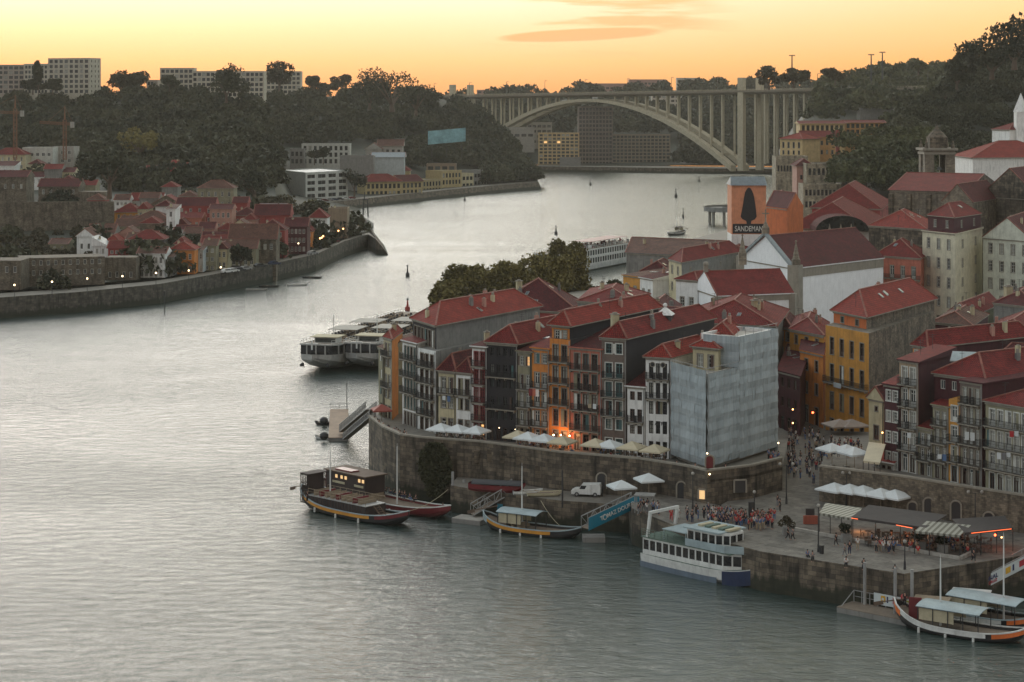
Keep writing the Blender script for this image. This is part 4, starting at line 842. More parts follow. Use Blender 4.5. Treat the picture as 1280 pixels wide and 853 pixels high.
# the yellow corner house with the stone side wall
pl=[P2(1032,334),P2(1086,322),P2(1169,356)]; pl.append(pl[0]+pl[2]-pl[1])
yc=house('tall yellow house with a huge rubble stone side wall and a big red roof',pl,6,ZZ(417,322),(4,'fFfg'),None,wall=YELLOW,sidem=RUBBLE,rf=None,fm=FBROWN,base=2,mix=(6,1,.6,0),wmax=1.15)
pl2=[P2(1042,338),P2(1083,328),P2(1168,358)]; pl2.append(pl2[0]+pl2[2]-pl2[1])
house('',pl2,ZZ(418,324),ZZ(399,326),(2,'s'),None,wall=BRO,sidem=RUBBLE,rf=('hip',3.6,T_OR),root=yc,wn='attic_wall',base=ZZ(419,324),over=.8,fm=FTEAL,wmax=1.8)
mb=MB(); e=(pl[1]-pl[0]).normalized(); n=Vector((e.y,-e.x,0)); q=pl[0]+(pl[1]-pl[0])*.3+n*.9; z=ZZ(484,330); mb.box(Vector((q.x,q.y,z)),e*2.2,-n*.06,(0,0,.8)); mb.build('banner',LBLUE,yc)
pl=[P2(987,352),P2(1030,342),P2(1036,362)]; pl.append(pl[0]+pl[2]-pl[1])
house('dark orange house squeezed in left of the tall yellow one',pl,7,ZZ(420,343),(3,'sfsxg'),None,wall=YELLOW,rf=('hip',2.0,T_RED),fm=FBROWN,base=2)
pl=[P2(1000,342),P2(1029,335),P2(1031,342)]; pl.append(pl[0]+pl[2]-pl[1])
house('low orange porch wing with its own red roof beside the tall yellow house',pl,7,ZZ(444,336),(2,'sxg'),None,wall=ORANGE,rf=('sb',1.2,T_DK),fm=FBROWN,base=2)
pl=[P2(972,336),P2(1000,329),P2(1012,350)]; pl.append(pl[0]+pl[2]-pl[1])
house('dark maroon house in the shade right of the netted building',pl,6.5,ZZ(470,330),(3,'xxg'),None,wall=MAROON,sidem=MAROON,rf=('sb',1.8,T_DK),fm=FBROWN,base=2,tm=None)
pl=[P2(972,362),P2(990,358),P2(996,372)]; pl.append(pl[0]+pl[2]-pl[1])
house('slim orange house end seen behind the netted building',pl,6.5,ZZ(412,358),(2,'sssxg'),None,wall=ORANGE,rf=('hip',1.5,T_DK),fm=FBROWN,base=2)
# roofs between the yellow house and the right edge
bh('small pale green gabled house behind the stone side wall',(1186,410),(1215,402),(1250,425),396,wall=WHITE,sidem=mat('pale_green_plaster',(.42,.46,.34)),rf=('gy',2.2,T_RED),z0=8)
bh('grey house with red roof and black chimney at the right edge',(1242,402),(1300,392),(1320,415),386,wall=GREYW,rf=('hip',2.4,T_DK),z0=8,chim=((.2,.3,1.6,1.5),))
bh('broad red hipped roof over a stone wall at the right edge',(1218,352),(1300,336),(1330,365),438,wall=RUBBLE,rf=('hip',3.4,T_RED),z0=9,over=.6)
bh('dark roof between the stone side wall and the broad red roof',(1165,372),(1215,366),(1235,385),408,wall=MAROON,rf=('hip',1.8,T_BR),z0=9,chim=((.5,.4),(.8,.5)))
# ------------------------------------------------------------------ right-hand lower terrace row
def tr(label,x0,x1,d0,d1,py,front,side=None,dep=14,dv=(.60,.80),z0=9.0,**k):
    pl=plan((x0,d0),(x1,d1),dep=dep,dir=dv); return house(label,pl,z0,ZZ(py,(d0+d1)/2),front,side,group='houses of the right terrace row',**k)
tr('small cream chapel-like house with a curved gable beside the tall yellow house',1086,1105,296,293,500,(1,'ofg'),dep=10,wall=CREAM,rf=('gy',1.8,T_DK),fm=FBROWN)
tr('little red porch roof house with white arched doors at the left of the terrace row',1092,1117,289,286,578,(3,'g'),dep=5,wall=WHITE,rf=('sb',1.2,T_OR))
tr('maroon tiled house with pairs of white sash windows',1105,1125,288,285.5,482,(2,'sssg'),dep=10,wall=MAROON,rf=('sb',1.2,T_RED),tm=FWHITE,mix=(3,3,2,0))
tr('tall thin beige house with white French windows and a flat red eave',1124,1148,286,283,452,(2,'JJJFg'),dep=12,wall=mat('beige_plaster',(.36,.27,.18),streak=.3),sidem=MAROON,rf=('sb',.9,T_RED),mix=(3,3,4,0),tm=FWHITE)
tr('high maroon block with an orange framed strip window under a red roof',1141,1160,302,299,434,(4,'S....'),dep=24,wall=ORANGE,sidem=MAROON,rf=('hip',2.2,T_RED),tm=FWHITE,z0=12,dv=(.80,.60),wmax=.7,chim=((.4,.3,.8),))
tr('low house with a red lean-to roof in the middle of the terrace row',1148,1166,283,280.5,536,(2,'FFg'),dep=12,wall=OLIVE,rf=('sb',1.6,T_RED),mix=(3,3,4,0))
r5=tr('grey fronted terrace house with a yellow strip and iron balconies',1166,1186,280.5,278,508,(2,'FFFg'),dep=12,wall=OLIVE,rf=('sb',1.2,T_RED),mix=(3,3,5,0))
tr('narrow yellow terrace house with white arched French windows',1186,1200,278,276.4,500,(1,'fFFg'),dep=12,wall=YELLOW,rf=None,mix=(3,3,5,0),tm=FWHITE)
tr('dark brown terrace house with washing and broad balconies',1200,1228,276.4,273,478,(3,'JFFFg'),dep=18,wall=BROWNT,sidem=MAROON,rf=('sb',.3,T_DK),mix=(3,3,5,0),dv=(.80,.60))
hb=tr('wide maroon house behind the terrace row with a red roof and a slatted glass skylight',1168,1232,284,277,472,(4,'x....'),dep=22,wall=MAROON,sidem=MAROON,rf=('hip',3.0,T_RED),z0=10,dv=(.80,.60),tm=None)
p=P2(1190,286); skylight([c for c in hb.children if c.name.startswith('roof')][0],p+Vector((0,1.5,0)),ZZ(470,281)+1.1,3.4,2.4,(.9,-.3,0),(.3,.7,.45),mat('pale_blue_glass',(.35,.42,.42),.3))
tr('long white framed house with five bays under a low red roof at the right edge',1232,1300,272.5,264.5,508,(6,'FFFg'),dep=20,wall=OLIVE,sidem=MAROON,rf=('hip',2.0,T_RED),mix=(3,4,6,0),tm=FWHITE,dv=(.80,.60))
tr('maroon party wall house rising behind the long white framed house',1238,1330,300,292,462,None,dep=18,wall=MAROON,rf=('gx',2.4,T_DK),z0=10,mix=(3,3,5,0))
# ------------------------------------------------------------------ convent ruins, ochre apartments (right, middle distance)
def far(label,x0,x1,d,py,pyb,cols,rows,wall,rf=None,dep=14,skew=0,**k):
    if d>1000: rows=rows.replace('f','V') if d>1300 else rows.replace('f','V').replace('s','V')
    if d>1300: rows=rows.replace('x','W').replace('s','W')
    pl=plan((x0,d),(x1,d+skew),dep=dep); z0=ZZ(pyb,d); return house(label,pl,z0,ZZ(py,d),(cols,rows),k.pop('side',None),wall=wall,rf=rf or ('flat',0,CONCD),base=z0-(5 if d>1300 else 12),fm=k.pop('fm',METAL),name=k.pop('name','apartment_block'),cat=k.pop('cat','building'),cornice=False,over=.8,**k)
OCH=mat('ochre_plaster',(.48,.27,.10),streak=.2); OCHP=mat('ochre_pale_plaster',(.55,.40,.20),streak=.2)
DM=(8,2,1,0)
far('ochre apartment block with a stepped red roof line, the left one on the right bank',1000,1056,1040,155,185,9,'sss',OCHP,('gx',1.3,T_RED),mix=DM,tm=None)
far('ochre apartment block with many small red dormers, the right one on the right bank',1056,1106,1050,154,176,8,'ssx',OCH,('gx',1.3,T_RED),mix=DM,tm=None)
far('lower ochre riverside block with tall arched windows and red roof',975,1003,980,174,196,4,'fs',OCHP,('hip',3,T_OR),mix=DM,skew=-10)
far('pink and ochre riverside block stepping down behind the ruins',1003,1045,985,172,196,6,'sx',OCH,('gx',3,T_RED),mix=DM)
RUIN=masonry('ruin_stone',(.36,.31,.22),(.25,.21,.15),(.16,.13,.10),1.0,.5,dark=.6,var=.5)
far('grey arcaded wall of a roofless convent standing on the quay',970,1010,930,197,215,10,'f',RUIN,name='stone_ruin',mix=(1,0,0,0),tm=None)
far('upper arcaded wall of the ruined stone convent',1008,1062,850,206,232,9,'f.',RUIN,name='stone_ruin',mix=(1,0,0,0),tm=None,dep=20)
far('lower colonnaded front of the ruined stone convent with columns between windows',1004,1052,815,232,262,9,'SS',RUIN,name='stone_ruin',mix=(1,0,0,0),tm=TRIM)
far('broken gable end of the old convent beside the colonnade',1052,1084,825,222,262,4,'s.o',STONED,('gy',4,T_DK),name='stone_ruin',mix=(1,0,0,0),tm=None)
far('small grey house with a vaulted end above the ruins',1062,1090,880,200,222,2,'sx',CONC,('gy',4,T_BR),name='stone_house',mix=DM,tm=None)
far('small dark red roofed house on the quay left of the ruins',996,1016,860,208,228,2,'s',SALMON,('hip',3,T_DK),mix=DM,tm=None,name='small_house',cat='house')
far('long retaining wall in the trees of the right-hand hill',1075,1138,1440,136,142,1,'.',CONCD,name='retaining_wall',cat='wall')
far('pale villa hidden among the trees of the right-hand hill',1182,1202,1030,124,134,2,'s',CONC,('hip',3,T_BR),mix=DM,tm=None,name='villa',cat='house')
# ------------------------------------------------------------------ Arrabida-like arch bridge
bg=thing('arch_bridge','long concrete arch bridge with slender columns and tall lift towers spanning the river','bridge',(75,1780,0))
BC1=mat('bridge_concrete',(.46,.40,.28),streak=.3); BC2=mat('bridge_concrete_dark',(.20,.165,.12),streak=.2)
rf_=Vector((188,1650,8)); lf=Vector((-38,1910,8)); ax_=(rf_-lf); L=ax_.length; ax_.normalize(); pr=Vector((-ax_.y,ax_.x,0))   # pr points away
deckz=lambda s: 64.5+ (s+160)/(L+360)*7.0     # s from left foot
crown=ZZ(124,1780)
def az(s): u=2*s/L-1; return 8+(crown-8)*(1-u*u)
def at(s,off,z): p=lf+ax_*s+pr*off; return Vector((p.x,p.y,z))
for off in (-8,8):
    mb=MB(); n=40; secs=[]
    for i in range(n+1):
        s=L*i/n; u=abs(2*s/L-1); th=2.3+2.6*u; zt=az(s); secs.append([at(s,off-3.2,zt-th),at(s,off+3.2,zt-th),at(s,off+3.2,zt),at(s,off-3.2,zt)])
    mb.loft(secs,closed=True); mb.build('arch_rib',BC1,bg)
mb=MB()
for i in range(1,20):
    s=L*i/20; z=az(s)-1.5; mb.beam(at(s,-5,z),at(s,5,z),.9); 
mb.build('cross_bracing',BC1,bg)
mb=MB(); s0,s1=-170,L+230; n=30
secs=[[at(s,-13,deckz(s)-1.5),at(s,-9,deckz(s)-3.2),at(s,9,deckz(s)-3.2),at(s,13,deckz(s)-1.5),at(s,13,deckz(s)),at(s,-13,deckz(s))] for s in rng(s0,s1,n)]
mb.loft(secs,closed=True); mb.build('deck',[BC2],bg)
mb=MB()
for off in(-13,13):
    for k in (.5,1.1): mb.beam(at(s0,off,deckz(s0)+k),at(s1,off,deckz(s1)+k),.18,.12)
    for i in range(150): s=s0+(s1-s0)*i/150; mb.beam(at(s,off,deckz(s)),at(s,off,deckz(s)+1.1),.12)
mb.build('railing',BC1,bg)
def column(s,z0,w=1.5):
    for off in(-7.5,7.5):
        mb=MB(); p=at(s,off,0); mb.box(p-ax_*w/2-pr*w*.4+Vector((0,0,z0)),ax_*w,pr*w*.8,(0,0,deckz(s)-3.1-z0)); mb.build('column',BC1,bg)
for i in range(1,27):
    s=L*i/27
    if az(s)<deckz(s)-7: column(s,az(s)-1)
for s in rng(L+24,L+190,16): column(s,max(10,70-(L+240-s)*.30),1.8)
for s in (-38,-56,-74,-92,-110,-128,-146): column(s,20,1.6)
for s,zb in ((L+12,4),(-16,12)):
    for off in(-11,11):
        mb=MB(); p=at(s,off,0); mb.box(p-ax_*3-pr*1.8+Vector((0,0,zb)),ax_*6,pr*3.6,(0,0,deckz(s)+10.5-zb)); mb.build('lift_tower',BC1,bg)
    mb=MB(); mb.box(at(s,-9,deckz(s)-6)-ax_*2,ax_*4,pr*18,(0,0,2.8)); mb.build('portal_beam',BC1,bg)
lp=[]
for i,s in enumerate(rng(-150,L+200,13)):
    for off in(-12,):
        mb=MB(); p=at(s,off,deckz(s)); mb.beam(p,p+Vector((0,0,12)),.35); mb.beam(p+Vector((0,0,12)),p+Vector((0,0,12.3))+pr*3,.3); tag(mb.build('street_lamp',METAL),'thin street lamp on the far bridge deck','street lamp','street lamps on the bridge deck')
# ------------------------------------------------------------------ beyond the bridge
far('wide tower under construction wrapped in brown scaffolding beneath the arch',723,766,1790,134,207,10,'x'*14,mat('raw_concrete',(.20,.16,.135),streak=.3),dep=24,mix=(1,0,0,0),tm=None,name='unfinished_tower',wmax=2.2)
far('long unfinished brown block right of the tower beneath the arch',760,838,1800,169,208,16,'x'*9,mat('raw_concrete_tan',(.27,.22,.16),streak=.3),mix=(1,1,0,0),tm=None,name='unfinished_block')
far('cream apartment block with curved balconies left of the unfinished tower',673,724,1770,167,206,9,'x'*9,OCHP,mix=(6,2,1,.6),tm=None)
far('small flat building at the foot of the cream apartment block',700,726,1745,198,212,4,'x',CONCD,mix=DM,tm=None,name='quay_building')
far('grey blocks in the distance left of the cream apartments',640,690,1880,154,180,8,'xxxx',mat('distant_grey',(.34,.31,.26),streak=.2),mix=DM,tm=None)
far('low pale shed behind the promontory trees',625,668,1840,160,184,5,'x.',CONC,mix=DM,tm=None,name='shed')
DP=mat('distant_pink',(.36,.21,.17),streak=.2); DC=mat('distant_cream',(.50,.44,.36),streak=.2)
far('long pinkish block on the skyline behind the left half of the bridge deck',735,800,2450,105,120,12,'xx',DP,mix=DM,tm=None,name='skyline_block')
far('taller pinkish block on the skyline behind the crown of the arch',786,833,2440,100,120,10,'xxx',DP,mix=DM,tm=None,name='skyline_block')
far('white stepped block on the skyline right of the pink ones',846,873,2430,98,120,5,'xxxx',DC,mix=DM,tm=None,name='skyline_block')
far('pale low block on the skyline next to the white stepped one',873,896,2430,103,120,5,'xx',DC,mix=DM,tm=None,name='skyline_block')
far('small reddish block on the skyline near the left bridge tower',596,622,2500,113,122,4,'xx',DP,mix=DM,tm=None,name='skyline_block')
far('tall slim block rising behind the arch between the columns',815,850,2100,118,150,6,'xxxxxx',DC,mix=DM,tm=None,name='skyline_block')
# ------------------------------------------------------------------ Gaia ridge apartments
GC=mat('ridge_cream',(.46,.42,.33),streak=.3); GD=mat('ridge_dim',(.34,.29,.24),streak=.3)
far('large cream apartment block with rows of loggias at the top left',30,60,1390,81,118,7,'xxxxxx',GC,mix=(9,2,1,0),tm=None,wmax=2.2,skew=-8)
far('taller stepped wing of the cream block with recessed balconies on the left ridge',60,112,1380,74,118,8,'xxxxxxx',GC,mix=(9,2,1,0),tm=None,wmax=2.6,skew=-12,side=(3,'xxxxxxx'))
far('grey block cut by the left edge of the photo with a dark top floor',-30,31,1400,82,118,9,'xxxxxx',GD,mix=(9,2,1,0),tm=None)
far('cream block with dark roof structures in the middle of the left ridge',200,242,1400,86,118,7,'xxxxx',GC,mix=(9,2,1,0),tm=None)
far('long cream block with brick red panels on the left ridge',240,330,1385,90,122,16,'xxxxx',GC,mix=(9,2,1,0),tm=None,side=(3,'xxxxx'))
far('right end block of the ridge with long window bands behind the trees',322,376,1720,90,118,10,'xxxxx',GC,mix=(9,2,1,0),tm=None)
far('small reddish house on the ridge between two tree clumps',183,197,1450,101,115,3,'xx',GD,mix=DM,tm=None,name='skyline_block')
far('reddish block on the skyline above the wooded slope near the bridge',440,456,1900,109,122,3,'xx',DP,mix=DM,tm=None,name='skyline_block')
far('small skyline block beside the large round tree near the bridge',468,480,1900,106,122,3,'xx',DP,mix=DM,tm=None,name='skyline_block')
# ------------------------------------------------------------------ far bank quay buildings (left, beyond the bend)
WHF=mat('far_white_plaster',(.50,.50,.45),streak=.25); YF=mat('far_yellow_plaster',(.42,.33,.16),streak=.3)
pl=[P2(349,1175),P2(382,1132),P2(435,1165)]; pl.append(pl[0]+pl[2]-pl[1])
hq=house('modern white office slab with continuous dark window bands',pl,ZZ(250,1132),ZZ(217,1132),None,(4,'WWWW'),wall=WHF,rf=('flat',0,ZINC),name='office_building',cat='building',base=2,tm=None,mix=(1,0,0,0),pad=.3,cornice=False)
far('long pale hillside building with a flat roof and two dark round trees in front',377,437,1285,181,206,9,'sss',WHF,mix=DM,tm=None,name='hillside_building')
far('grey lower wing beside the pale hillside building',362,380,1275,187,206,3,'ss',CONCD,mix=DM,tm=None,name='hillside_building')
far('grey warehouse on the far quay slope behind the yellow ones',425,467,1235,196,222,5,'..',CONCD,mix=DM,tm=None,name='warehouse')
far('pale gabled warehouse, the left of two on the slope',457,477,1290,187,198,2,'o',CONC,('gy',4,T_BR),mix=DM,tm=None,name='warehouse')
far('gabled warehouse with dark arches, the right of two on the slope',473,503,1300,183,194,4,'s',CONC,('gx',4,T_BR),mix=DM,tm=None,name='warehouse')
far('pale blue roofed shed beside the slope road',465,505,1260,197,208,5,'.',LBLUE,('gx',3,ZINC),mix=DM,tm=None,name='shed')
far('upper yellow quay building with red hipped roof',475,512,1290,214,226,6,'s',YF,('hip',5,T_RED),mix=DM,tm=None,name='quay_building')
far('long yellow quay warehouse with arched windows and red roof, the leftmost on the far quay',457,502,1205,228,247,8,'sf',YF,('hip',4.5,T_RED),mix=DM,tm=None,skew=10,name='quay_building')
far('yellow quay warehouse with a darker red roof, second from the left',502,528,1222,228,245,5,'sf',YF,('gx',4,T_DK),mix=DM,tm=None,skew=10,name='quay_building')
far('plain ochre quay front between the red roofs and the tall ochre block',528,552,1268,226,243,6,'ss',mat('far_ochre_plaster',(.36,.29,.15),streak=.3),mix=DM,tm=None,skew=15,name='quay_building')
far('tall ochre quay block with two rows of large windows',552,577,1295,215,241,6,'ss.',YF,mix=DM,tm=None,skew=15,name='quay_building')
far('ruined brown building with roof trusses behind the ochre block',533,570,1350,206,222,4,'s.',mat('far_brown_plaster',(.26,.19,.13),streak=.3),mix=DM,tm=None,name='quay_building')
far('cream quay house with small windows',577,592,1325,218,236,3,'ss',CREAM,mix=DM,tm=None,name='quay_building',skew=8)
far('grey quay house near the end of the row',592,601,1345,214,233,2,'ss',CONCD,mix=DM,tm=None,name='quay_building',skew=5)
far('last quay house of the row with a bright white side',601,608.5,1355,214,232,2,'ff',WHF,mix=DM,tm=None,name='quay_building',skew=3)
p0=D3(535,182,1330); bb=thing('advertising_hoarding','pale blue advertising hoarding leaning among the trees of the wooded promontory','hoarding',(p0.x,p0.y,p0.z-4))
mb=MB(); mb.box(D3(535,181,1330),Vector((25,0,2.2)),(0,.3,0),(0,0,9)); mb.build('panel',mat('blue_hoarding',(.22,.42,.46),var=.35,scale=.25),bb); mb=MB()
for k in(.1,.5,.9): q=D3(535,181,1331)+Vector((25*k,.5,0)); mb=MB(); mb.beam(q,q-Vector((0,0,9)),.4); mb.build('post',METAL,bb)
# the town goes on beyond the right edge of the picture
for i,(x0,d0,x1,d1,py,w_,rows,nm) in enumerate([(1302,264,1340,259,500,OLIVE,'FFFg','olive'),(1342,258,1385,252,486,WHITE,'JFFg','white'),(1388,252,1440,246,505,YELLOW,'FFFg','yellow'),(1330,330,1400,318,430,REDW,'sssg','dark red'),(1410,316,1480,304,440,GREYW,'sssg','grey'),(1330,400,1410,390,370,WHITE,'sssg','white'),(1420,390,1500,376,380,SALMON,'sssg','salmon'),(1320,480,1400,470,300,CREAM,'ssssg','cream'),(1410,470,1490,456,320,WHITE,'sssg','plain white'),(1340,580,1440,570,250,RUBBLE,'sssg','rubble stone'),(1450,560,1560,545,270,GREYW,'sssg','plain grey')]):
    house('%s town house further along the bank than the %s'%(nm,'terrace row' if d0<300 else 'upper houses')+(' at the street' if i%2 else ''),plan((x0,d0),(x1,d1),dep=16),9 if d0<300 else 7,ZZ(py,d0),(3,rows),None,wall=w_,rf=(['hip','gx'][i%2],2.6,[T_RED,T_DK][i%2]),base=2,group='houses further along the bank',tm=None)
# ------------------------------------------------------------------ Gaia riverside village
KV=['white','grey','ochre','pink','maroon','orange']
GWL=[WHITE,GREYW,CREAM,PINK,REDW,SALMON,ORANGE,OLIVE,RUBBLE,LBLUE]
def gh(label,x0,x1,py,pyb,cols,rows,wall,rf=('hip',2.4,T_RED),dep=11,sk=0,side=None,**k):
    p=gpt((x0+x1)/2,pyb); d=p.y; pl=plan((x0,d-sk/2),(x1,d+sk/2),dep=dep); z0=ZZ(pyb,d)
    return house(label,pl,z0,ZZ(py,d),(cols,rows),side,wall=wall,rf=rf,base=z0-10,tm=k.pop('tm',None),mix=k.pop('mix',(7,2,2,.1)),cornice=False,over=k.pop('over',.4),**k)
gh('cream house with a red tent roof at the left edge high on the slope',-10,32,194,214,5,'ss',CREAM,('hip',3.4,T_RED),dep=12)
gh('low white house with a red lean-to roof at the left edge',-14,18,208,220,4,'s',WHITE,('sb',2.0,T_DK))
gh('modern white building with grey bands and open balcony floors below the cranes',28,66,186,210,5,'ww',WHF,('flat',0,CONCD),dep=16,name='modern_building',cat='building',mix=(1,0,0,0))
gh('modern building wing with two open dark floors right of the white block',64,92,185,206,3,'ww',CONC,('flat',0,CONCD),dep=14,name='modern_building',cat='building',mix=(1,0,0,0))
gh('long stone warehouse with a dark red roof at the left edge',-20,33,222,256,5,'s.',RUBBLE,('gx',2.6,T_DK),dep=14,name='stone_warehouse',cat='warehouse')
gh('pale house with a grey red roof in the upper left village',30,54,222,232,3,'s',WHITE,('gx',2.2,T_DK))
gh('small cream house with a stepped side in the upper left village',72,92,216,230,3,'s',CREAM,('gx',2.0,T_DK))
gh('long low stone house with a dark roof on the upper terrace wall',48,98,234,258,5,'s.',RUBBLE,('gx',3.2,T_DK),dep=13)
gh('tree-topped stone ruin right of the long low house',98,132,240,258,3,'.',RUBBLE,None,name='stone_ruin',cat='ruin')
# retaining walls
def gwall(label,x0,x1,py0,py1,pyb,m=RUBBLE):
    d=gpt((x0+x1)/2,pyb).y; pl=plan((x0,d),(x1,d+6),dep=3); zt=ZZ(py0,d)
    return house(label,pl,ZZ(pyb,d),zt,None,None,wall=m,rf=('flat',0,STREET),base=ZZ(pyb,d)-8,cornice=False,name='retaining_wall',cat='wall')
gwall('long pale retaining wall below the stone warehouses on the left slope',-30,142,255,255,282)
gh('long ruined warehouse front with two rows of small dark windows on the quay',26,131,322,360,11,'xx.',RUBBLE,None,dep=12,sk=8,name='ruined_warehouse',cat='warehouse',mix=(1,0,0,0))
gh('low ruined front with two doors at the left edge of the quay',-30,26,326,366,5,'x.',RUBBLE,None,dep=12,name='ruined_warehouse',cat='warehouse',mix=(1,0,0,0))
gh('roofless stone yard wall right of the long ruined warehouse',131,170,322,352,4,'.x',RUBBLE,None,dep=8,name='ruined_warehouse',cat='warehouse',mix=(1,0,0,0))
L_=[('white gabled cottage behind the ruined warehouse',96,117,296,316,2,'x',WHITE,('gy',2.6,T_BR)),
('long dark roofed cottage on the village slope',110,142,292,304,4,'x',GREYW,('gx',3,T_BR)),
('blue grey cottage with an orange brown roof',131,150,304,318,2,'x',LBLUE,('hip',2.6,T_OR)),
('white cottage with a small window and brown roof beside the slate house',158,176,300,318,2,'s',WHITE,('gx',2,T_BR)),
('tall slate sided house with a red roof in the middle of the village',160,205,300,322,4,'s.',DKGREY,('hip',3,T_RED)),
('narrow red and white waterfront house with tall white shutters',172,206,318,349,5,'sf',WHITE,('gx',1.8,T_BR)),
('slim grey waterfront house left of the orange one',206,216,322,348,1,'sf',GREYW,('sb',1.2,T_BR)),
('bright orange waterfront house with a glowing lamp by its door',211,243,313,345,4,'ss',ORANGE,('hip',2.4,T_OR)),
('teal fronted waterfront house beside the orange one',243,254,313,343,2,'sf',LBLUE,('sb',1.4,T_BR)),
('olive waterfront house with brown roof',254,270,308,341,2,'sss',OLIVE,('gx',2,T_BR)),
('beige waterfront house stepping up the lane',270,284,312,339,2,'ss',CREAM,('hip',2,T_DK)),
('two-toned yellow villa with a red hipped roof high in the village',143,176,266,276,4,'s',YELLOW,('hip',3.4,T_RED)),
('cream square villa below a red roof beside the yellow one',172,185,262,276,2,'s',CREAM,('hip',2.4,T_RED)),
('wide house with a long bright red roof and a white chimney',163,202,252,264,4,'x',WHITE,('gx',3.2,T_RED)),
('stone house with a crossing red roof at the top of the village',190,226,256,270,3,'s',RUBBLE,('gy',3.6,T_RED)),
('pale villa half hidden in trees at the top right of the village',247,292,236,262,5,'ss',OLIVE,('hip',3.2,T_BR)),
('grey stone house left of the pale villa',224,246,246,262,2,'s',GREYW,('hip',2,T_BR)),
('row house with a bright white wall up in the woods',208,224,216,224,2,'x',WHITE,('gx',2,T_OR)),
('small red roofed house up in the woods left of the white one',182,208,214,222,3,'x',CREAM,('gx',2.4,T_RED)),
('tiny orange roofed house up in the woods',214,234,206,214,2,'x',OLIVE,('gx',2,T_OR)),
('dark grey house with a brown roof in the crowded middle of the village',168,210,274,292,4,'s',GREYW,('hip',2.6,T_BR)),
('long brown roofed house below the grey one',144,208,284,296,6,'x',OLIVE,('gx',2.6,T_BR)),
('narrow white house with a lit doorway in the steep lane',208,219,262,300,1,'sss',WHITE,('sb',1.2,T_BR)),
('broad red house with brown roof above the pink one',220,268,258,282,4,'ss',REDW,('gx',3,T_DK)),
('pink house with a light top floor in front of the broad red one',221,252,273,288,3,'s',PINK,('gx',1.8,T_RED)),
('salmon house with white sash windows and an orange panel',262,290,262,290,4,'ss',SALMON,('gx',1.6,T_DK)),
('white house with a grey balcony below the pink one',218,250,288,302,3,'f',WHITE,('gx',1.5,T_DK)),
('dark red roofed warehouse beside the salmon house',291,322,270,284,3,'x',REDW,('hip',3,T_DK)),
('brown roofed shed filling the slope below the salmon house',252,292,302,314,4,'x',LBLUE,('gx',3,T_DK)),
('pale blue house with a red roof near the long brown roofs',256,286,304,320,3,'s',LBLUE,('gx',2.4,T_RED)),
('long brown warehouse roof running towards the red quay houses',286,345,300,332,7,'s.',RUBBLE,('gx',5,T_BR)),
('terrace of low brown fronts behind the quay trees',272,320,312,334,6,'fs'[:1],OLIVE,('gx',3,T_BR)),
('tall dark red house by the quay with a big blank side',322,356,288,322,4,'ss.',REDW,('hip',3.4,T_DK)),
('maroon brick house with many small windows beside the dark red one',356,384,284,318,5,'sss',MAROON,('gx',3,T_DK)),
('red gabled warehouse with a wide roof behind the brick house',318,362,270,290,4,'x',REDW,('gx',4,T_DK)),
('orange quay house next to the white one',380,390,290,306,2,'ss',ORANGE,('hip',1.8,T_RED)),
('white quay house with dark windows and a red dormered roof',386,409,273,295,4,'sf',WHITE,('hip',3.4,T_RED)),
('flat grey roofed warehouse with a metal canopy behind the red roofs',324,357,262,274,4,'.',CONCD,('gx',2,ZINC)),
('windowless tan block at the end of the village beside the quay trees',410,434,262,293,3,'...',mat('tan_plaster',(.25,.19,.13),streak=.3),('flat',0,CONCD)),
('low house with a red roof peeping over the long brown warehouse',270,296,288,300,3,'x',SALMON,('hip',2.4,T_RED)),
('white cottage between two brown roofs near the ruined yard wall',116,134,308,322,2,'x',WHITE,('sl',3,ZINC)),
('stone cottage with a red roof beside the lane of lamps',175,200,280,298,3,'s',RUBBLE,('hip',2.2,T_RED)),
('small grey house with a lamp on its corner at the foot of the retaining wall',150,170,278,290,2,'x',GREYW,('gx',2,T_BR)),
('brown hut on the waste ground above the ruined warehouse',62,84,306,312,2,'x',OLIVE,('gx',1.6,T_BR))]
for r in L_:
    lb,x0,x1,py,pyb,c,rows,w,rf=r; gh(lb,x0,x1,py,pyb,c,rows,w,rf,group='village houses on the left bank',chim=(((.3,.4,1.2),) if R.random()<.5 else ()))
FW=[('white',WHITE),('grey',GREYW),('cream',CREAM),('salmon',SALMON),('dark red',REDW),('olive grey',OLIVE),('rubble stone',RUBBLE)]; FR=[('brown',T_BR),('dark red',T_DK),('red',T_RED)]
for i,(px,py) in enumerate([(152,262),(212,248),(236,268),(160,306),(146,324),(226,292),(240,302),(262,318),(184,310),(300,296),(312,286),(300,268),(338,282),(272,256),(205,272),(186,262),(226,318),(258,298),(120,262),(108,246),(84,240),(20,240),(66,226),(44,218),(310,300)]):
    wn_,w_=FW[i%7]; rn_,r_=FR[(i*5)%3]; ww=R.uniform(14,24); gh('small %s house with %s roof, number %s on the left slope'%(wn_,rn_,['one','two','three','four','five','six','seven','eight','nine','ten','eleven','twelve','thirteen','fourteen','fifteen','sixteen','seventeen','eighteen','nineteen','twenty','twenty one','twenty two','twenty three','twenty four','twenty five'][i]),px-ww/2,px+ww/2,py-R.uniform(9,14),py+5,R.choice([2,3]),R.choice(['s','ss','x']),w_,(R.choice(['hip','gx','gy']),2.2,r_),dep=9,group='village houses on the left bank')
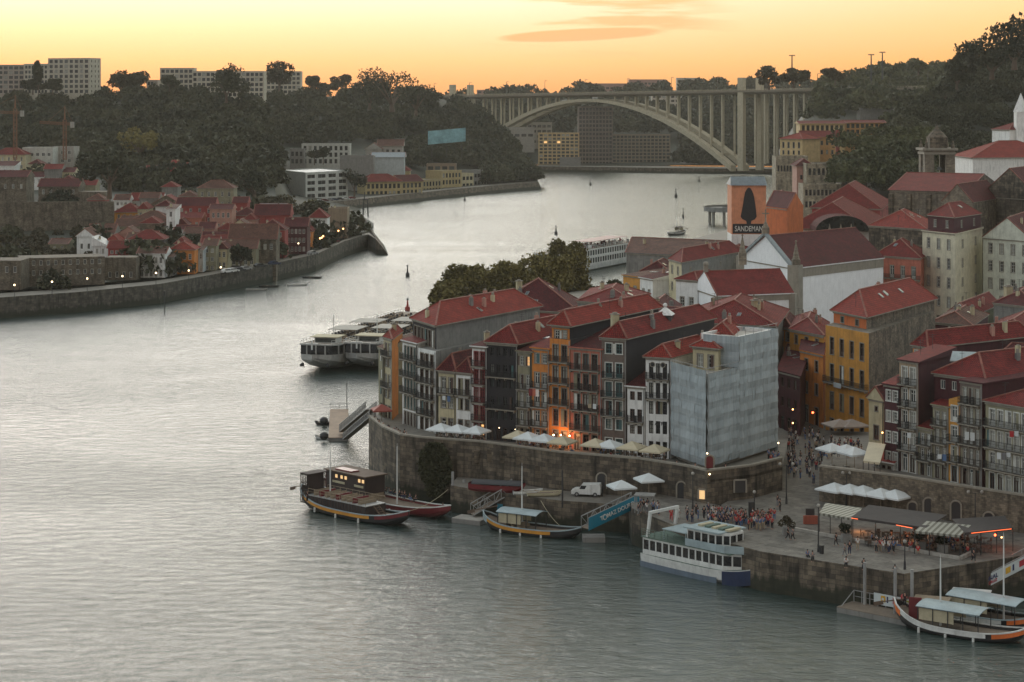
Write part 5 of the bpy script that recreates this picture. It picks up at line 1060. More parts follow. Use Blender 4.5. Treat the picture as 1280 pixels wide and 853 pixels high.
# lamps on the left bank: (x, y, glow)
EMW=mat('lamp_glow_warm',(1,.6,.3),emit=((1,.45,.15),5)); EML=mat('lamp_glow_pale',(1,.85,.6),emit=((1,.74,.42),3.5)); EMR=mat('lamp_glow_red',(1,.2,.1),emit=((1,.10,.03),6))
def lampk(label,m,h,r=.3,arm=0):
    t=thing('street_lamp',label,'street lamp'); mb=MB(); mb.cone((0,0,0),(0,0,h),.09,.06,6); mb.cone((0,0,0),(0,0,.6),.16,.12,6)
    if arm: mb.beam((0,0,h),(arm,0,h+.1),.07)
    mb.build('post',METAL,t); mb=MB(); mb.ball((arm,0,h+r*.4),r,0,8,5); mb.build('lamp_head',m,t); return Kind(t)
lw=lampk('x',EMW,4.2,.30); lpale=lampk('x',EML,4.2,.26); lr=lampk('x',EMR,4.2,.30)
spots=[('w',97,267,'glowing at the foot of the long pale retaining wall'),('w',146,265,'by the yellow villa'),('r',220,262,'on the steep lane beside the narrow white house'),('r',292,273,'in front of the dark red roofed warehouse'),('r',188,291,'in the lane above the slate house'),('r',205,296,'at the top of the slate house'),
('p',18,356,'at the left edge of the quay'),('p',65,352,'below the long ruined warehouse, left one'),('p',109,348,'below the long ruined warehouse, right one'),('p',153,345,'below the roofless yard wall'),('r',172,324,'on the corner of the red and white waterfront house'),('p',195,341,'in front of the red and white waterfront house'),('p',236,338,'in front of the orange waterfront house'),('p',276,334,'in front of the beige waterfront house'),('w',331,328,'on the quay before the dark red house'),('w',353,324,'on the quay before the brick house'),('p',373,321,'where the quay bends'),
('w',400,315,'first of the string along the quay bend'),('w',402,309,'second of the string along the quay bend'),('w',404,303,'third of the string along the quay bend'),('w',409,301,'fourth of the string along the quay bend'),('w',423,297,'fifth of the string along the quay bend'),('w',429,294,'by the tan block on the quay'),('w',449,294,'near the quay end'),('r',77,210,'beside the modern building below the cranes')]
for k,px,py,w in spots:
    p=gpt(px,py+8); p.z=max(ZZ(py,p.y)-4.2,6) if py<330 else 6.0
    if py>=330: d=FL*(CH-10.4)/(py-YH); p=Vector(((px-640)/FL*d,d,6))
    {'w':lw,'p':lpale,'r':lr}[k](p,0,{'w':'orange','p':'pale yellow','r':'small red'}[k]+' street lamp '+w,'street lamps of the left bank')
# ------------------------------------------------------------------ woods on the slopes: one mass each
def woods(name,label,n,pxr,tf,yf,df,m,rad=(4,7),leaves=110,leaf=1.3,excl=None):
    leaves=int(leaves*2.1); leaf*=.68
    Cs=[]; Ss=[]
    i=0; tries=0
    while i<n and tries<n*12:
        tries+=1
        px=R.uniform(*pxr); yb,yt=yf(px),tf(px); u=R.random(); py=yb+(yt-yb)*u
        if excl and excl(px,py): continue
        d=df(px,yb-py); z=max(ZZ(py,d)-3,5); r=R.uniform(*rad); i+=1
        k=NR.normal(size=(leaves,3)); k/=np.linalg.norm(k,axis=1)[:,None]; k[:,2]=np.abs(k[:,2])*1.1-.2
        k*= (NR.uniform(.6,1.1,leaves)*r)[:,None]; k+=np.array([(px-640)/FL*d,d,z+r*.45]); Cs.append(k); Ss.append(np.full(leaves,leaf*r/5))
    o=leafcloud(name,np.concatenate(Cs),np.concatenate(Ss),m); o['kind']='stuff'; o['label']=label; o['category']='woods'; return o
gex=lambda px,py: (py>232 and px>140 and px<440) or (py>215 and px<140) or (px<95 and py>183)
woods('woodland','dense dark wood covering the left slope above the village',780,(-40,440),ltop,lbase,gd,LEAFD,(4,8),excl=lambda px,py: gex(px,py) and R.random()<.97)
woods('scrub','dark scrub and bushes on the waste ground above the ruined warehouse',90,(-20,135),lambda px:284,lambda px:324,lambda px,t: gd(px,t+interp(px,QX,QY)-324),LEAFR,(2,3.5),90,1.4)
woods('bushes','bushes and small trees between the village houses',60,(140,330),lambda px:232,lambda px:310,lambda px,t: gd(px,t+interp(px,QX,QY)-310)+6,LEAFD,(2.2,4),90,1.2)
woods('woodland','wooded slope beyond the river bend with scattered buildings below',620,(180,650),l2top,lambda px: interp(px,Q2X,Q2Y)-2,gd2,LEAFD,(5,9),excl=lambda px,py:(py>176 and 345<px<510) or (py>205 and px<612) or (R.random()<.9 and 500<px<560 and 165<py<185))
woods('woodland','dark wood on the tip of the promontory left of the bridge',170,(560,668),l2top,lambda px: interp(px,Q2X,Q2Y)-1,gd2,LEAFD,(5,8),excl=lambda px,py: px<606 and py>205)
woods('woodland','distant wooded hillside seen through the arch of the bridge',520,(560,1060),lambda px: interp(px,BTX,BTY),lambda px:205,gd3,LEAFD,(7,12),80,1.5,excl=lambda px,py: px<850 and py>165)
woods('woodland','green wooded hill right of the bridge above the ochre blocks',780,(990,1480),lambda px: interp(px,R1X,R1Y),lambda px:225,gd4,LEAF,(6,10),100,1.5,excl=lambda px,py:(py>146 and px<1100) or (1070<px<1140 and 135<py<150))
woods('woodland','dark wood rising at the right edge behind the white block',820,(1100,1480),lambda px: interp(px,R2X,R2Y),lambda px:235,gd5,LEAFD,(3.5,6.5),150,1.0)
woods('bushes','trees and bushes between the ruined convent and the bell tower',80,(1040,1180),lambda px:165,lambda px:225,lambda px,t: 800+t*2,LEAF,(3.5,6),110,1.2)
# single trees that stand out
def tp(px,py,d,label,r,h,m=LEAFD,n=700,leaf=.9,**k):
    p=D3(px,py,d); return tree(label,p,r,h,m,n,leaf,**k)
RG='trees standing on the skyline'
for px,py,d,r,h,m,lb in [(152,118,1420,10,17,LEAFR,'wide russet tree on the ridge between the two cream blocks'),(170,116,1420,9,14,LEAFR,'second russet tree on the ridge left of the long block'),(212,112,1340,6,9,LEAFD,'small dark tree before the middle ridge block'),(283,126,1250,13,22,LEAFD,'big dark tree in front of the long cream ridge block'),(41,116,1340,7,9,LEAFD,'round dark tree in front of the large cream block at the top left'),(66,116,1340,6,9,LEAFD,'smaller dark tree in front of the stepped wing'),(48,116,1330,3.5,20,LEAFD,'narrow dark cypress in front of the stepped wing'),
 (349,112,1500,10,20,LEAFR,'tall airy umbrella pine standing above the right end block'),(392,116,1650,8,14,LEAFR,'thin russet tree on the skyline just right of the ridge blocks'),(428,114,1700,9,14,LEAFR,'russet umbrella tree on the skyline before the bridge'),(410,116,1680,9,8,LEAFD,'low dark tree between the two russet ones on the skyline'),
 (490,138,1500,26,32,LEAFD,'very large round dark tree crowning the slope left of the bridge'),(520,142,1480,16,20,LEAFD,'dark tree beside the large round one'),(462,135,1520,16,20,LEAFD,'dark tree left of the large round one'),
 (961,110,1400,8,14,LEAFR,'reddish tree at the right end of the bridge deck'),(992,108,1350,10,12,LEAFR,'spreading reddish tree just right of the bridge'),(1044,104,1400,8,10,LEAFR,'reddish tree on the right skyline left of the two floodlight masts'),(1148,92,1500,8,9,LEAF,'rounded tree on the right skyline right of the masts'),
 (1196,112,1030,10,18,LEAFD,'dark tree on the shoulder of the right-hand wood'),(1240,96,1000,16,20,LEAFD,'tall dark tree on top of the right-hand wood'),(1268,84,980,18,24,LEAFD,'highest dark tree near the right edge')]:
    tp(px,py,d,lb,r,h,m,1700,1.0,group=RG,name='skyline_tree',trunkh=.14)
for px,py,d,r,h,lb in [(393,204,1270,4,9,'left of the two round dark trees before the pale hillside building'),(404,203,1270,4,9,'right of the two round dark trees before the pale hillside building'),(443,248,1165,7,18,'tall dark tree right of the white office slab'),(301,338,665,3.6,7.5,'bushy dark tree on the quay between the parked cars and the houses')]:
    tp(px,py,d,lb,r,h,LEAFD,600,.8)
for px,py,d,r,h,lb,m in [(340,286,820,9,13,'big brown green tree above the red warehouse roofs',LEAFR),(375,285,850,8,11,'broad tree left of the tan block on the quay',LEAFR),(318,258,880,12,18,'large dark tree above the village left of the white office',LEAFD),(398,278,880,6,9,'smaller tree behind the white quay house',LEAFO),(137,244,760,11,16,'dark tree on the slope above the village',LEAFD),(175,205,1000,10,18,'olive brown tree in the middle of the left slope',LEAFO)]:
    tp(px,py,d,lb,r,h,m,900,.9)
QG='big trees on the city quay'
for px,py,d,r,h,n,lb in [(563,404,556,5.5,11,5200,'low leftmost tree of the big clump on the city quay'),(585,402,560,7,14,7000,'second tree from the left in the big clump on the city quay'),(608,400,562,7.5,15.5,7600,'third tree from the left in the big clump on the city quay'),(632,398,565,7.5,16,7000,'middle tree of the big clump on the city quay'),(657,396,572,7.5,15.5,7000,'tree right of the middle in the big clump on the city quay'),(681,394,580,7,17,7000,'second tree from the right in the big clump on the city quay'),(707,392,590,7.5,20.5,7600,'tallest rightmost tree of the clump, in front of the moving river ship')]:
    tree(lb,D3(px,py,d),r*1.05,h,LEAFO,n,.55,QG,'quay_tree',.08)
for px,py,d,r,h,lb in [(770,372,470,2.2,4.5,'small dark tree beside the speckled red roof'),(745,376,480,1.8,3.5,'tiny bush-like tree left of the speckled red roof')]:
    tree(lb,D3(px,py,d),r,h,LEAFD,700,.35)
# ivy on the river wall
t=thing('wall_ivy','dark ivy hanging down the high river wall near the moored black boat','plant',(P2(542,308).x,P2(542,308).y,4))
C=[]; p0=P2(524,309.6); p1=P2(564,306.8)
for i in range(5200):
    u=R.random(); v=R.random(); w_=.18+.32*math.sin(3.1*min(1,v*1.15))+.04*R.gauss(0,1); uu=.5+(u-.5)*2*w_; p=p0+(p1-p0)*uu; C.append((p.x-t.location.x,p.y-t.location.y-R.random()*.9-.1,9.2-8.2*v-4))
o=leafcloud('leaves',np.array(C),np.full(len(C),.28),LEAFD,t)
# ------------------------------------------------------------------ cranes and masts
CRM=mat('crane_paint',(.20,.085,.04),streak=.1)
def crane(label,px,pyb,pyt,d,xl,xr):
    b_=D3(px,pyb,d); t=thing('tower_crane',label,'crane',b_); h=(pyb-pyt)*d/FL; mb=MB(); w=1.4
    def lattice(mb,a,b_,w,n):
        a=Vector(a); b_=Vector(b_); ax=(b_-a).normalized(); u=Vector((0,1,0)); v=ax.cross(u).normalized(); cs=[u*w/2+v*w/2,u*w/2-v*w/2,-u*w/2-v*w/2,-u*w/2+v*w/2]
        for c in cs: mb.beam(a+c,b_+c,.22)
        for i in range(n):
            p=a.lerp(b_,i/n); q=a.lerp(b_,(i+1)/n)
            for k in range(4): mb.beam(p+cs[k],q+cs[(k+1)%4],.12); mb.beam(p+cs[k],p+cs[(k+1)%4],.1)
    lattice(mb,(0,0,-4),(0,0,h),1.5,12); mb.build('mast',CRM).parent=t
    mb=MB(); s=d/FL; lattice(mb,((xl-px)*s,0,h-1.2),((xr-px)*s,0,h-2.2),1.1,18); mb.build('jib',CRM).parent=t
    mb=MB(); mb.cone((0,0,h),(0,0,h+7),.5,.15,5); mb.beam((0,0,h+6.6),((xl-px)*s*.7,0,h-1),.12); mb.beam((0,0,h+6.6),((xr-px)*s*.9,0,h-1.5),.12); mb.build('apex',CRM).parent=t
    mb=MB(); mb.cb(((xr-px)*s*.85,0,h-4),1.8,1.6,3); mb.build('counterweight',CONC).parent=t
crane('orange tower crane with its jib cut by the left edge',19,190,136,1000,-30,29)
crane('orange tower crane over the modern white building',81,190,150,1000,50,92)
for i,(px,pt,pb) in enumerate([(990,70,92),(1089,69,88),(1103,66,86)]):
    p=D3(px,pb,1450); t=thing('floodlight_mast',['lone tall floodlight mast near the bridge end','left one of the pair of floodlight masts on the right skyline','right one of the pair of floodlight masts on the right skyline'][i],'floodlight',p); h=(pb-pt)*1450/FL; mb=MB(); mb.cone((0,0,-8),(0,0,h),.7,.4,6); mb.build('mast',METAL).parent=t
    mb=MB(); 
    for k in (-1.5,-.5,.5,1.5): mb.cb((k*1.1,0,h),.8,.8,.7)
    mb.box((-2.3,-.2,h-.15),(4.6,0,0),(0,.4,0),(0,0,.2)); mb.build('lamp_bar',METAL).parent=t
p=D3(1047,210,900); mb=MB()
mb.beam((p.x,p.y,p.z-5),(p.x,p.y,p.z+17),1.6); tag(mb.build('red_pylon',mat('pylon_red',(.28,.05,.04))),'dark red square pylon rising from the ochre riverside blocks','pylon')
# ------------------------------------------------------------------ boats
HBLK=mat('black_hull_paint',(.02,.02,.022),.45,streak=.1); HYEL=mat('yellow_stripe_paint',(.60,.27,.03),.5,streak=.1); HRED=mat('red_hull_paint',(.16,.018,.022),.45,streak=.1); HWH=mat('white_boat_paint',(.66,.67,.64),.4,streak=.2); HGR=mat('grey_hull_paint',(.40,.395,.37),.45,streak=.3)
HNAVY=mat('navy_hull_paint',(.015,.03,.08),.4,streak=.1); HPB=mat('pale_blue_boat_paint',(.33,.41,.43),.45,streak=.15); HOR=mat('orange_boat_paint',(.70,.16,.03),.5,streak=.1); CANV=mat('canvas_cream',(.45,.40,.27),streak=.1); BROWNP=mat('brown_planks',(.045,.03,.027),streak=.4)
DECKM=mat('wooden_deck',(.20,.155,.115),streak=.2); BLUEP=mat('blue_banner',(.015,.19,.28),.5,streak=0,var=.1); GREEND=mat('green_deck_paint',(.10,.15,.12),streak=.1)
def hull_secs(L,B,D,stern,bow,n=24,full=.55,keel=.5,sq=False):
    """sections from stern x=-L/2 to bow x=+L/2; waterline z=0, D freeboard amidships, stern and bow = extra rise"""
    out=[]
    for i in range(n+1):
        t=i/n; x=-L/2+L*t; u=2*t-1
        w=(1-abs(u)**2.6)**full*B/2
        if sq and u<0: w=B/2*(1-.12*abs(u)**3)
        w=max(w,.04); z=D+(stern*abs(u)**3.2 if u<0 else bow*abs(u)**3.2)
        kz=-keel+(abs(u)**5)*(z+keel)*(.75 if not(sq and u<0) else .1)
        out.append((x,w,z,kz))
    return out
def hull_mesh(mb,S_,mi=0,frac=(0,1)):
    secs=[]
    for x,w,z,k in S_:
        secs.append([(x,-w,z),(x,-w*.95,k+(z-k)*.45),(x,-w*.6,k+(z-k)*.12),(x,0,k),(x,w*.6,k+(z-k)*.12),(x,w*.95,k+(z-k)*.45),(x,w,z)])
    mb.loft(secs,mi,caps=True)
def band(S_,lo,hi,off,a=0,b=1,name='stripe',m=None,t=None):
    """painted strake standing proud of each side, one mesh per side"""
    n=len(S_)-1
    for sgn in(-1,1):
        mb=MB()
        for i in range(int(n*a),int(n*b)):
            P=[]
            for j in (i,i+1):
                x,w,z,k=S_[j]; P.append(((x,sgn*(w+off),z-hi),(x,sgn*(w*.99+off),z-lo)))
            q=[P[0][1],P[1][1],P[1][0],P[0][0]]; mb.face(q if sgn<0 else q[::-1])
            mb.face([P[0][0],P[1][0],(P[1][0][0],P[1][0][1]-sgn*off*2,P[1][0][2]),(P[0][0][0],P[0][0][1]-sgn*off*2,P[0][0][2])])
        mb.build(name,m).parent=t
def deck(S_,dz,a=0,b=1):
    mb=MB(); n=len(S_)-1
    for i in range(int(n*a),int(n*b)):
        p,q=S_[i],S_[i+1]; mb.face([(p[0],-p[1]*.97,p[2]-dz),(q[0],-q[1]*.97,q[2]-dz),(q[0],q[1]*.97,q[2]-dz),(p[0],p[1]*.97,p[2]-dz)])
    return mb
def canopy_mesh(L,W_,z,arch,x0=0,n=8):
    mb=MB()
    for j in range(n):
        a0=-1+2*j/n; a1=-1+2*(j+1)/n; f=lambda a: z+arch*(1-a*a)
        mb.face([(x0-L/2,a0*W_/2,f(a0)),(x0+L/2,a0*W_/2,f(a0)),(x0+L/2,a1*W_/2,f(a1)),(x0-L/2,a1*W_/2,f(a1))])
        mb.face([(x0-L/2,a1*W_/2,f(a1)-.08),(x0+L/2,a1*W_/2,f(a1)-.08),(x0+L/2,a0*W_/2,f(a0)-.08),(x0-L/2,a0*W_/2,f(a0)-.08)])
        for x in(x0-L/2,x0+L/2): mb.face([(x,a0*W_/2,f(a0)-.08),(x,a1*W_/2,f(a1)-.08),(x,a1*W_/2,f(a1)),(x,a0*W_/2,f(a0))])
    return mb
def ch(o,parent): o.parent=parent; return o
def wine_boat(label,A,B,beam=4.6,stripe=HYEL,bow=HRED,sternm=HPB,canopy=None,D=1.0,sr=2.6,br=1.6,hull=HBLK,mast=None,oar=True,seats=0,house=None,group='traditional wine boats'):
    """A, B = stern and bow on the water"""
    L=(B-A).length; c=(A+B)/2; rz=math.atan2((B-A).y,(B-A).x)
    t=thing('wine_boat',label,'boat',c,rz,group); S_=hull_secs(L,beam,D,sr,br)
    mb=MB(); hull_mesh(mb,S_); ch(mb.build('hull',hull,smooth=False),t)
    ch(deck(S_,.35,.06,.95).build('deck',DECKM),t)
    if stripe: band(S_,.50,.02,.04,.1,.78,'side_stripe',stripe,t)
    band(S_,.55,.0,.05,.80,1,'bow_paint',bow,t); band(S_,.8,.0,.05,0,.12,'stern_paint',sternm,t)
    g=MB()
    for sgn in(-1,1):
        for i in range(len(S_)-1): p,q=S_[i],S_[i+1]; g.beam((p[0],sgn*p[1],p[2]+.05),(q[0],sgn*q[1],q[2]+.05),.18,.14)
    ch(g.build('gunwale',HPB if sternm is HPB else HWH),t)
    if canopy:
        cl,cw,cz,x0,cm=canopy; ch(canopy_mesh(cl,cw,cz,.35,x0).build('canopy',cm),t); k=MB()
        for i in range(5):
            for s in(-1,1): k.beam((x0-cl/2+.2+(cl-.4)*i/4,s*(cw/2-.2),D-.3),(x0-cl/2+.2+(cl-.4)*i/4,s*(cw/2-.2),cz),.09)
        ch(k.build('canopy_frame',METAL),t)
        s=MB(); 
        for j in (-1,1): s.box((x0-cl/2+.3,j*(cw/2-.25),cz-1.55),(cl*.55,0,0),(0,.05,0),(0,0,1.35))
        ch(s.build('side_screen',CANV),t)
    if house: house(t,S_)
    for j in range(seats):
        x=-L*.22+j*1.0; b_=MB(); b_.box((x,-beam*.36,D-.3),(.4,0,0),(0,beam*.72,0),(0,0,.42)); b_.box((x,-beam*.36,D+.12),(.08,0,0),(0,beam*.72,0),(0,0,.4)); ch(b_.build('bench',WOODL),t)
    if mast:
        for x,h in mast: k=MB(); k.cone((x,0,.5),(x,0,h),.13,.07,7); k.cone((x,0,h),(x,0,h+.5),.03,.02,4); ch(k.build('mast',HWH),t)
    if oar:
        k=MB(); k.cone((-L/2+2.4,0,D+2.4),(-L/2-1.6,0,D+1.4),.09,.07,6); k.box((-L/2-2.6,-.05,D+.75),(1.2,0,.35),(0,.1,0),(-.12,0,.45)); ch(k.build('steering_oar',WOOD),t)
    f=MB()
    for i in (6,11,16): x,w,z,kk=S_[i]; f.cone((x,-w-.16,z-1.2),(x,-w-.16,z-.55),.15,.15,7)
    ch(f.build('fender',HWH),t)
    return t
def planked_house(t,S_):
    L=-S_[0][0]*2; x0,x1=-L*.34,L*.20; w=1.95; mb=MB(); mb.box((x0,-w,.7),(x1-x0,0,0),(0,2*w,0),(0,0,1.55))
    for i in range(22):
        x=x0+(x1-x0)*i/21; 
        for s in(-1,1): mb.box((x-.05,s*(w+.03)-.03,.72),(.1,0,0),(0,.06,0),(0,0,1.5),1)
    ch(mb.build('deckhouse',[BROWNP,HBLK]),t)
    tp=MB(); tp.box((x0-.1,-w-.12,2.26),(x1-x0+.2,0,0),(0,2*w+.24,0),(0,0,.1)); ch(tp.build('deckhouse_roof',GALV),t)
    r=MB()
    for s in(-1,1):
        a,b_=Vector((x0,s*w,3.3)),Vector((x1,s*w,3.3)); r.beam(a,b_,.06); r.beam(a-Vector((0,0,.45)),b_-Vector((0,0,.45)),.04)
        for i in range(10): p=a.lerp(b_,i/9); r.beam(p-Vector((0,0,.95)),p,.05)
    ch(r.build('railing',WOODL),t)
    for i in range(9):
        x=x0+.9+i*1.25; b_=MB(); b_.box((x,-1.6,2.36),(.5,0,0),(0,3.2,0),(0,0,.4)); b_.box((x,-1.6,2.76),(.08,0,0),(0,3.2,0),(0,0,.35)); ch(b_.build('bench',[HRED if i%3==1 else WOODL]),t)
    # lattice cabin at the stern
    c0=x0-1.9; mb=MB()
    for i in range(6):
        for s in(-1,1): mb.beam((c0+i*.36,s*1.8,.9),(c0+i*.36,s*1.8,5.3),.09)
    for y in (-1.2,-.6,0,.6,1.2): mb.beam((c0,y,.9),(c0,y,5.3),.09)
    for z in (1,2,3,4,5.2):
        for s in(-1,1): mb.beam((c0,s*1.8,z),(c0+1.8,s*1.8,z),.09)
        mb.beam((c0,-1.8,z),(c0,1.8,z),.09)
    mb.box((c0+1.2,-1.7,.9),(.1,0,0),(0,3.4,0),(0,0,4.3))
    mb.box((c0-.1,-1.9,5.3),(2.1,0,0),(0,3.8,0),(0,0,.12)); ch(mb.build('lattice_cabin',BROWNP),t)
    k=MB()
    for a,b_ in ((x1+.1,x1+2.2),):
        for s in(-.5,.5): k.beam((a,s,2.2),(b_,s,.7),.12,.2)
        for i in range(6): k.beam((a+(b_-a)*i/6,-.5,2.2-1.5*i/6),(a+(b_-a)*i/6,.5,2.2-1.5*i/6),.22,.05)
    ch(k.build('stairway',WOOD),t)
wine_boat('long black wine boat with yellow stripe, red bow and dark lattice cabin',G(377,631),G(511,660),5.2,canopy=None,sr=2.0,br=1.3,mast=((-5.3,9.2),),house=planked_house,D=1.1)
# second boat behind with a dark bar pavilion
def bar_house(t,S_):
    mb=MB(); mb.box((-10.5,-2,.8),(9.4,0,0),(0,4,0),(0,0,3.4)); mb.box((-10.6,-2.05,.8),(.15,0,0),(0,4.1,0),(0,0,3.4),1); ch(mb.build('bar_cabin',[BROWNP,HRED]),t)
    tp=MB(); tp.box((-10.9,-2.3,4.2),(10.2,0,0),(0,4.6,0),(0,0,.16)); tp.box((-9,-1.5,4.36),(4,0,0),(0,1.6,0),(0,0,.2),1); ch(tp.build('bar_roof',[WOOD,HRED]),t)
    for i,x in enumerate((-8.2,-6.9,-5.9,-2.6,-1.7)):
        q=MB(); q.box((x,-2.08,3.3),(.5,0,0),(0,.06,0),(0,0,.5)); ch(q.build('lit_window',GLL2),t)
    for x,w_ in((-8.9,3.0),(-3.6,2.2)):
        q=MB(); q.box((x,-2.07,2.5),(w_,0,0),(0,.05,0),(0,0,.34)); ch(q.build('sign_board',CANV),t)
GLL2=mat('lit_cabin_window',(.7,.5,.25),.4,emit=((1,.62,.28),.5))
wine_boat('dark red wine boat behind the black one, with a lit dark cabin',G(392,612),G(563,651),5.0,stripe=None,hull=HRED,sternm=HRED,canopy=None,mast=((4.2,9.4),),sr=1.2,br=1.2,oar=False,seats=7,house=bar_house)
wine_boat('small wine boat with an orange stripe, pale blue stern and flat pale canopy',G(604,659),G(727,674),4.2,canopy=(6.6,3.6,2.9,-1.6,HPB),mast=((-1.6,9.4),),bow=HBLK,seats=3,sr=1.5,br=.7,D=.9)
wine_boat('wine boat with orange stern, white side and arched pale canopy at lower right',G(1118,779),G(1283,806),4.6,stripe=HWH,bow=HOR,sternm=HOR,canopy=(7.8,4.2,3.0,-.6,HPB),mast=((-2.3,8.4),),sr=2.1,br=.9,D=.9)
wine_boat('second canopied wine boat moored behind the orange-sterned one at the right edge',G(1150,762),G(1300,789),4.6,stripe=HWH,bow=HOR,sternm=HPB,canopy=(9,4.2,2.9,1.2,HPB),mast=((3.2,10.4),),sr=1.2,br=1.0,D=.9,oar=False)
# small blue stern panels and red cabin roofs
for lb,px,py,d,mm,w_,h_ in (('blue sign panel standing at the stern of the orange-striped boat',625.5,640,295,BLUEP,1.0,1.3),('dark red painted sign panel at the stern of the orange-sterned boat',1144,765,235,HRED,1.5,1.9),('red poster board on the boat at the right edge',1194,755,239,HRED,.8,1.2)):
    p=D3(px,py,d); mb=MB(); mb.cb((p.x,p.y,p.z-h_),w_,.12,h_*1.9,0,-.3); mb.beam((p.x-w_*.4,p.y+.1,p.z-h_*1.6),(p.x-w_*.4,p.y+.1,p.z),.08); tag(mb.build('sign_panel',mm),lb,'sign')
# upper canopy roofs (steersman's shelter) of two boats
for lb,px,py,d,L_,W_,mm in (('red topped steering shelter on the orange-striped wine boat',640,632,298,3.6,2.2,HRED),('rusty roofed steering shelter on the orange-sterned wine boat',1165,749,238,4.2,2.4,WOODL),('flat white steering shelter on the boat at the right edge',1214,740,241,4.6,2.4,HWH)):
    p=D3(px,py,d); t=thing('steering_shelter',lb,'shelter',(p.x,p.y,p.z),-.35); mb=MB(); mb.box((-L_/2,-W_/2,0),(L_,0,0),(0,W_,0),(0,0,.12)); ch(mb.build('shelter_roof',mm),t); k=MB()
    for x in(-L_*.35,L_*.35):
        for y in(-W_*.4,W_*.4): k.beam((x,y,-p.z+1.3),(x,y,0),.09)
    ch(k.build('shelter_frame',METAL),t)
# white passenger ferry at the square
A=G(818,703); B=G(957,734); Lf=(B-A).length; t=thing('passenger_ferry','white two-deck passenger boat with navy bow moored at the square','boat',(A+B)/2,math.atan2((B-A).y,(B-A).x))
S_=hull_secs(Lf,6.4,1.7,0,.9,24,.42,.6,True); mb=MB(); hull_mesh(mb,S_); ch(mb.build('hull',HWH),t)
band(S_,1.75,1.0,.04,0,.72,'lower_stripe',mat('blue_grey_paint',(.13,.17,.22),.45),t); band(S_,2.0,.12,.05,.76,1,'bow_paint',HNAVY,t)
dk=deck(S_,.02,0,1).build('main_deck',GREEND); ch(dk,t)
def cabin(x0,x1,w,z0,z1,nw,m=HWH,raked=0,name='cabin',sill=.75):
    mb=MB(); f=[]
    q=[(x0,-w),(x1,-w),(x1+raked,-w*.55),(x1+raked,w*.55),(x1,w),(x0,w)]
    for i in range(6):
        a=Vector((*q[i],0)); b_=Vector((*q[(i+1)%6],0)); L=(b_-a).length; e=(b_-a)/L; n=max(1,int(round(L/1.15))) if i!=5 else 1; pit=L/n; holes=[(pit*j+.1,pit*(j+1)-.1,z0+sill,z1-.3) for j in range(n)] if i!=5 else []
        wall_face(mb,a,e,L,z0,z1,holes,0,.12)
        ni=Vector((-e.y,e.x,0))
        for h in holes:
            g=MB(); P=[a+e*h[0]+ni*.1+Vector((0,0,h[2])),a+e*h[1]+ni*.1+Vector((0,0,h[2])),a+e*h[1]+ni*.1+Vector((0,0,h[3])),a+e*h[0]+ni*.1+Vector((0,0,h[3]))]; g.face(P); f.append(g)
    mb.face([(x,y,z1) for x,y in q]); o=ch(mb.build(name,m),t)
    for g in f: k=g.build('window_pane',GL); k.parent=o
    return o
cabin(-Lf/2+.4,Lf/2-4.8,2.75,1.55,3.9,14,raked=2.2,name='lower_cabin')
mb=MB(); mb.box((-Lf/2+.2,-2.95,3.9),(Lf-3.6,0,0),(0,5.9,0),(0,0,.12)); mb.face([(Lf/2-4.9,-2.95,4.0),(Lf/2-1.6,-1.6,4.0),(Lf/2-1.6,1.6,4.0),(Lf/2-4.9,2.95,4.0)]); ch(mb.build('upper_deck',GREEND),t)
mb=MB(); 
for s in(-1,1): mb.box((-1.5,s*2.9-.05,4.0),(Lf/2-2.8,0,0),(0,.1,0),(0,0,.95))
mb.box((Lf/2-4.4,-2.9,4.0),(2.2,1.3,0),(-.06,.1,0),(0,0,.95)); mb.box((Lf/2-2.2,-1.6,4.0),(0,3.2,0),(.1,0,0),(0,0,.95)); mb.box((Lf/2-4.4,2.9,4.0),(2.2,-1.3,0),(-.06,-.1,0),(0,0,.95)); ch(mb.build('bulwark',HPB),t)
cabin(-1.6,Lf/2-6.3,2.4,4.02,6.2,7,raked=1.6,name='upper_cabin')
mb=MB(); mb.box((-2.0,-2.75,6.2),(Lf/2-3.4,0,0),(0,5.5,0),(0,0,.18)); ch(mb.build('cabin_roof',HPB),t)
mb=MB(); 
for i in range(5): mb.box((-.8+i*1.15,-1.2,6.38),(.7,0,0),(0,2.4,0),(0,0,.25),i%2)
ch(mb.build('life_raft_covers',[CANV,GREEND]),t)
mb=MB(); x=-Lf/2+1.2
for s in(-1,1): mb.beam((x,s*2.7,3.9),(x+.5,s*2.7,7.3),.34)
mb.beam((x+.5,-2.9,7.3),(x+.5,2.9,7.3),.34); ch(mb.build('stern_arch',HWH),t)
mb=MB(); mb.box((-Lf/2+3.4,-2.3,5.3),(4.2,0,0),(0,4.6,0),(0,0,.1)); 
for x in(-Lf/2+3.6,-Lf/2+7.4):
    for s in(-2.1,2.1): mb.beam((x,s,4),(x,s,5.3),.08)
ch(mb.build('awning',HPB),t); r=MB()
for s in(-1,1):
    for z in (4.4,4.7,5.0): r.beam((-Lf/2+.3,s*2.85,z),(-1.5,s*2.85,z),.05)
    for i in range(8): x=-Lf/2+.3+i*1.15; r.beam((x,s*2.85,4),(x,s*2.85,5.0),.06)
ch(r.build('railing',GREEND),t)
mb=MB(); mb.cone((.6,-2.46,4.5),(.6,-2.56,4.5),.3,.3,12); ch(mb.build('life_ring',HOR),t)
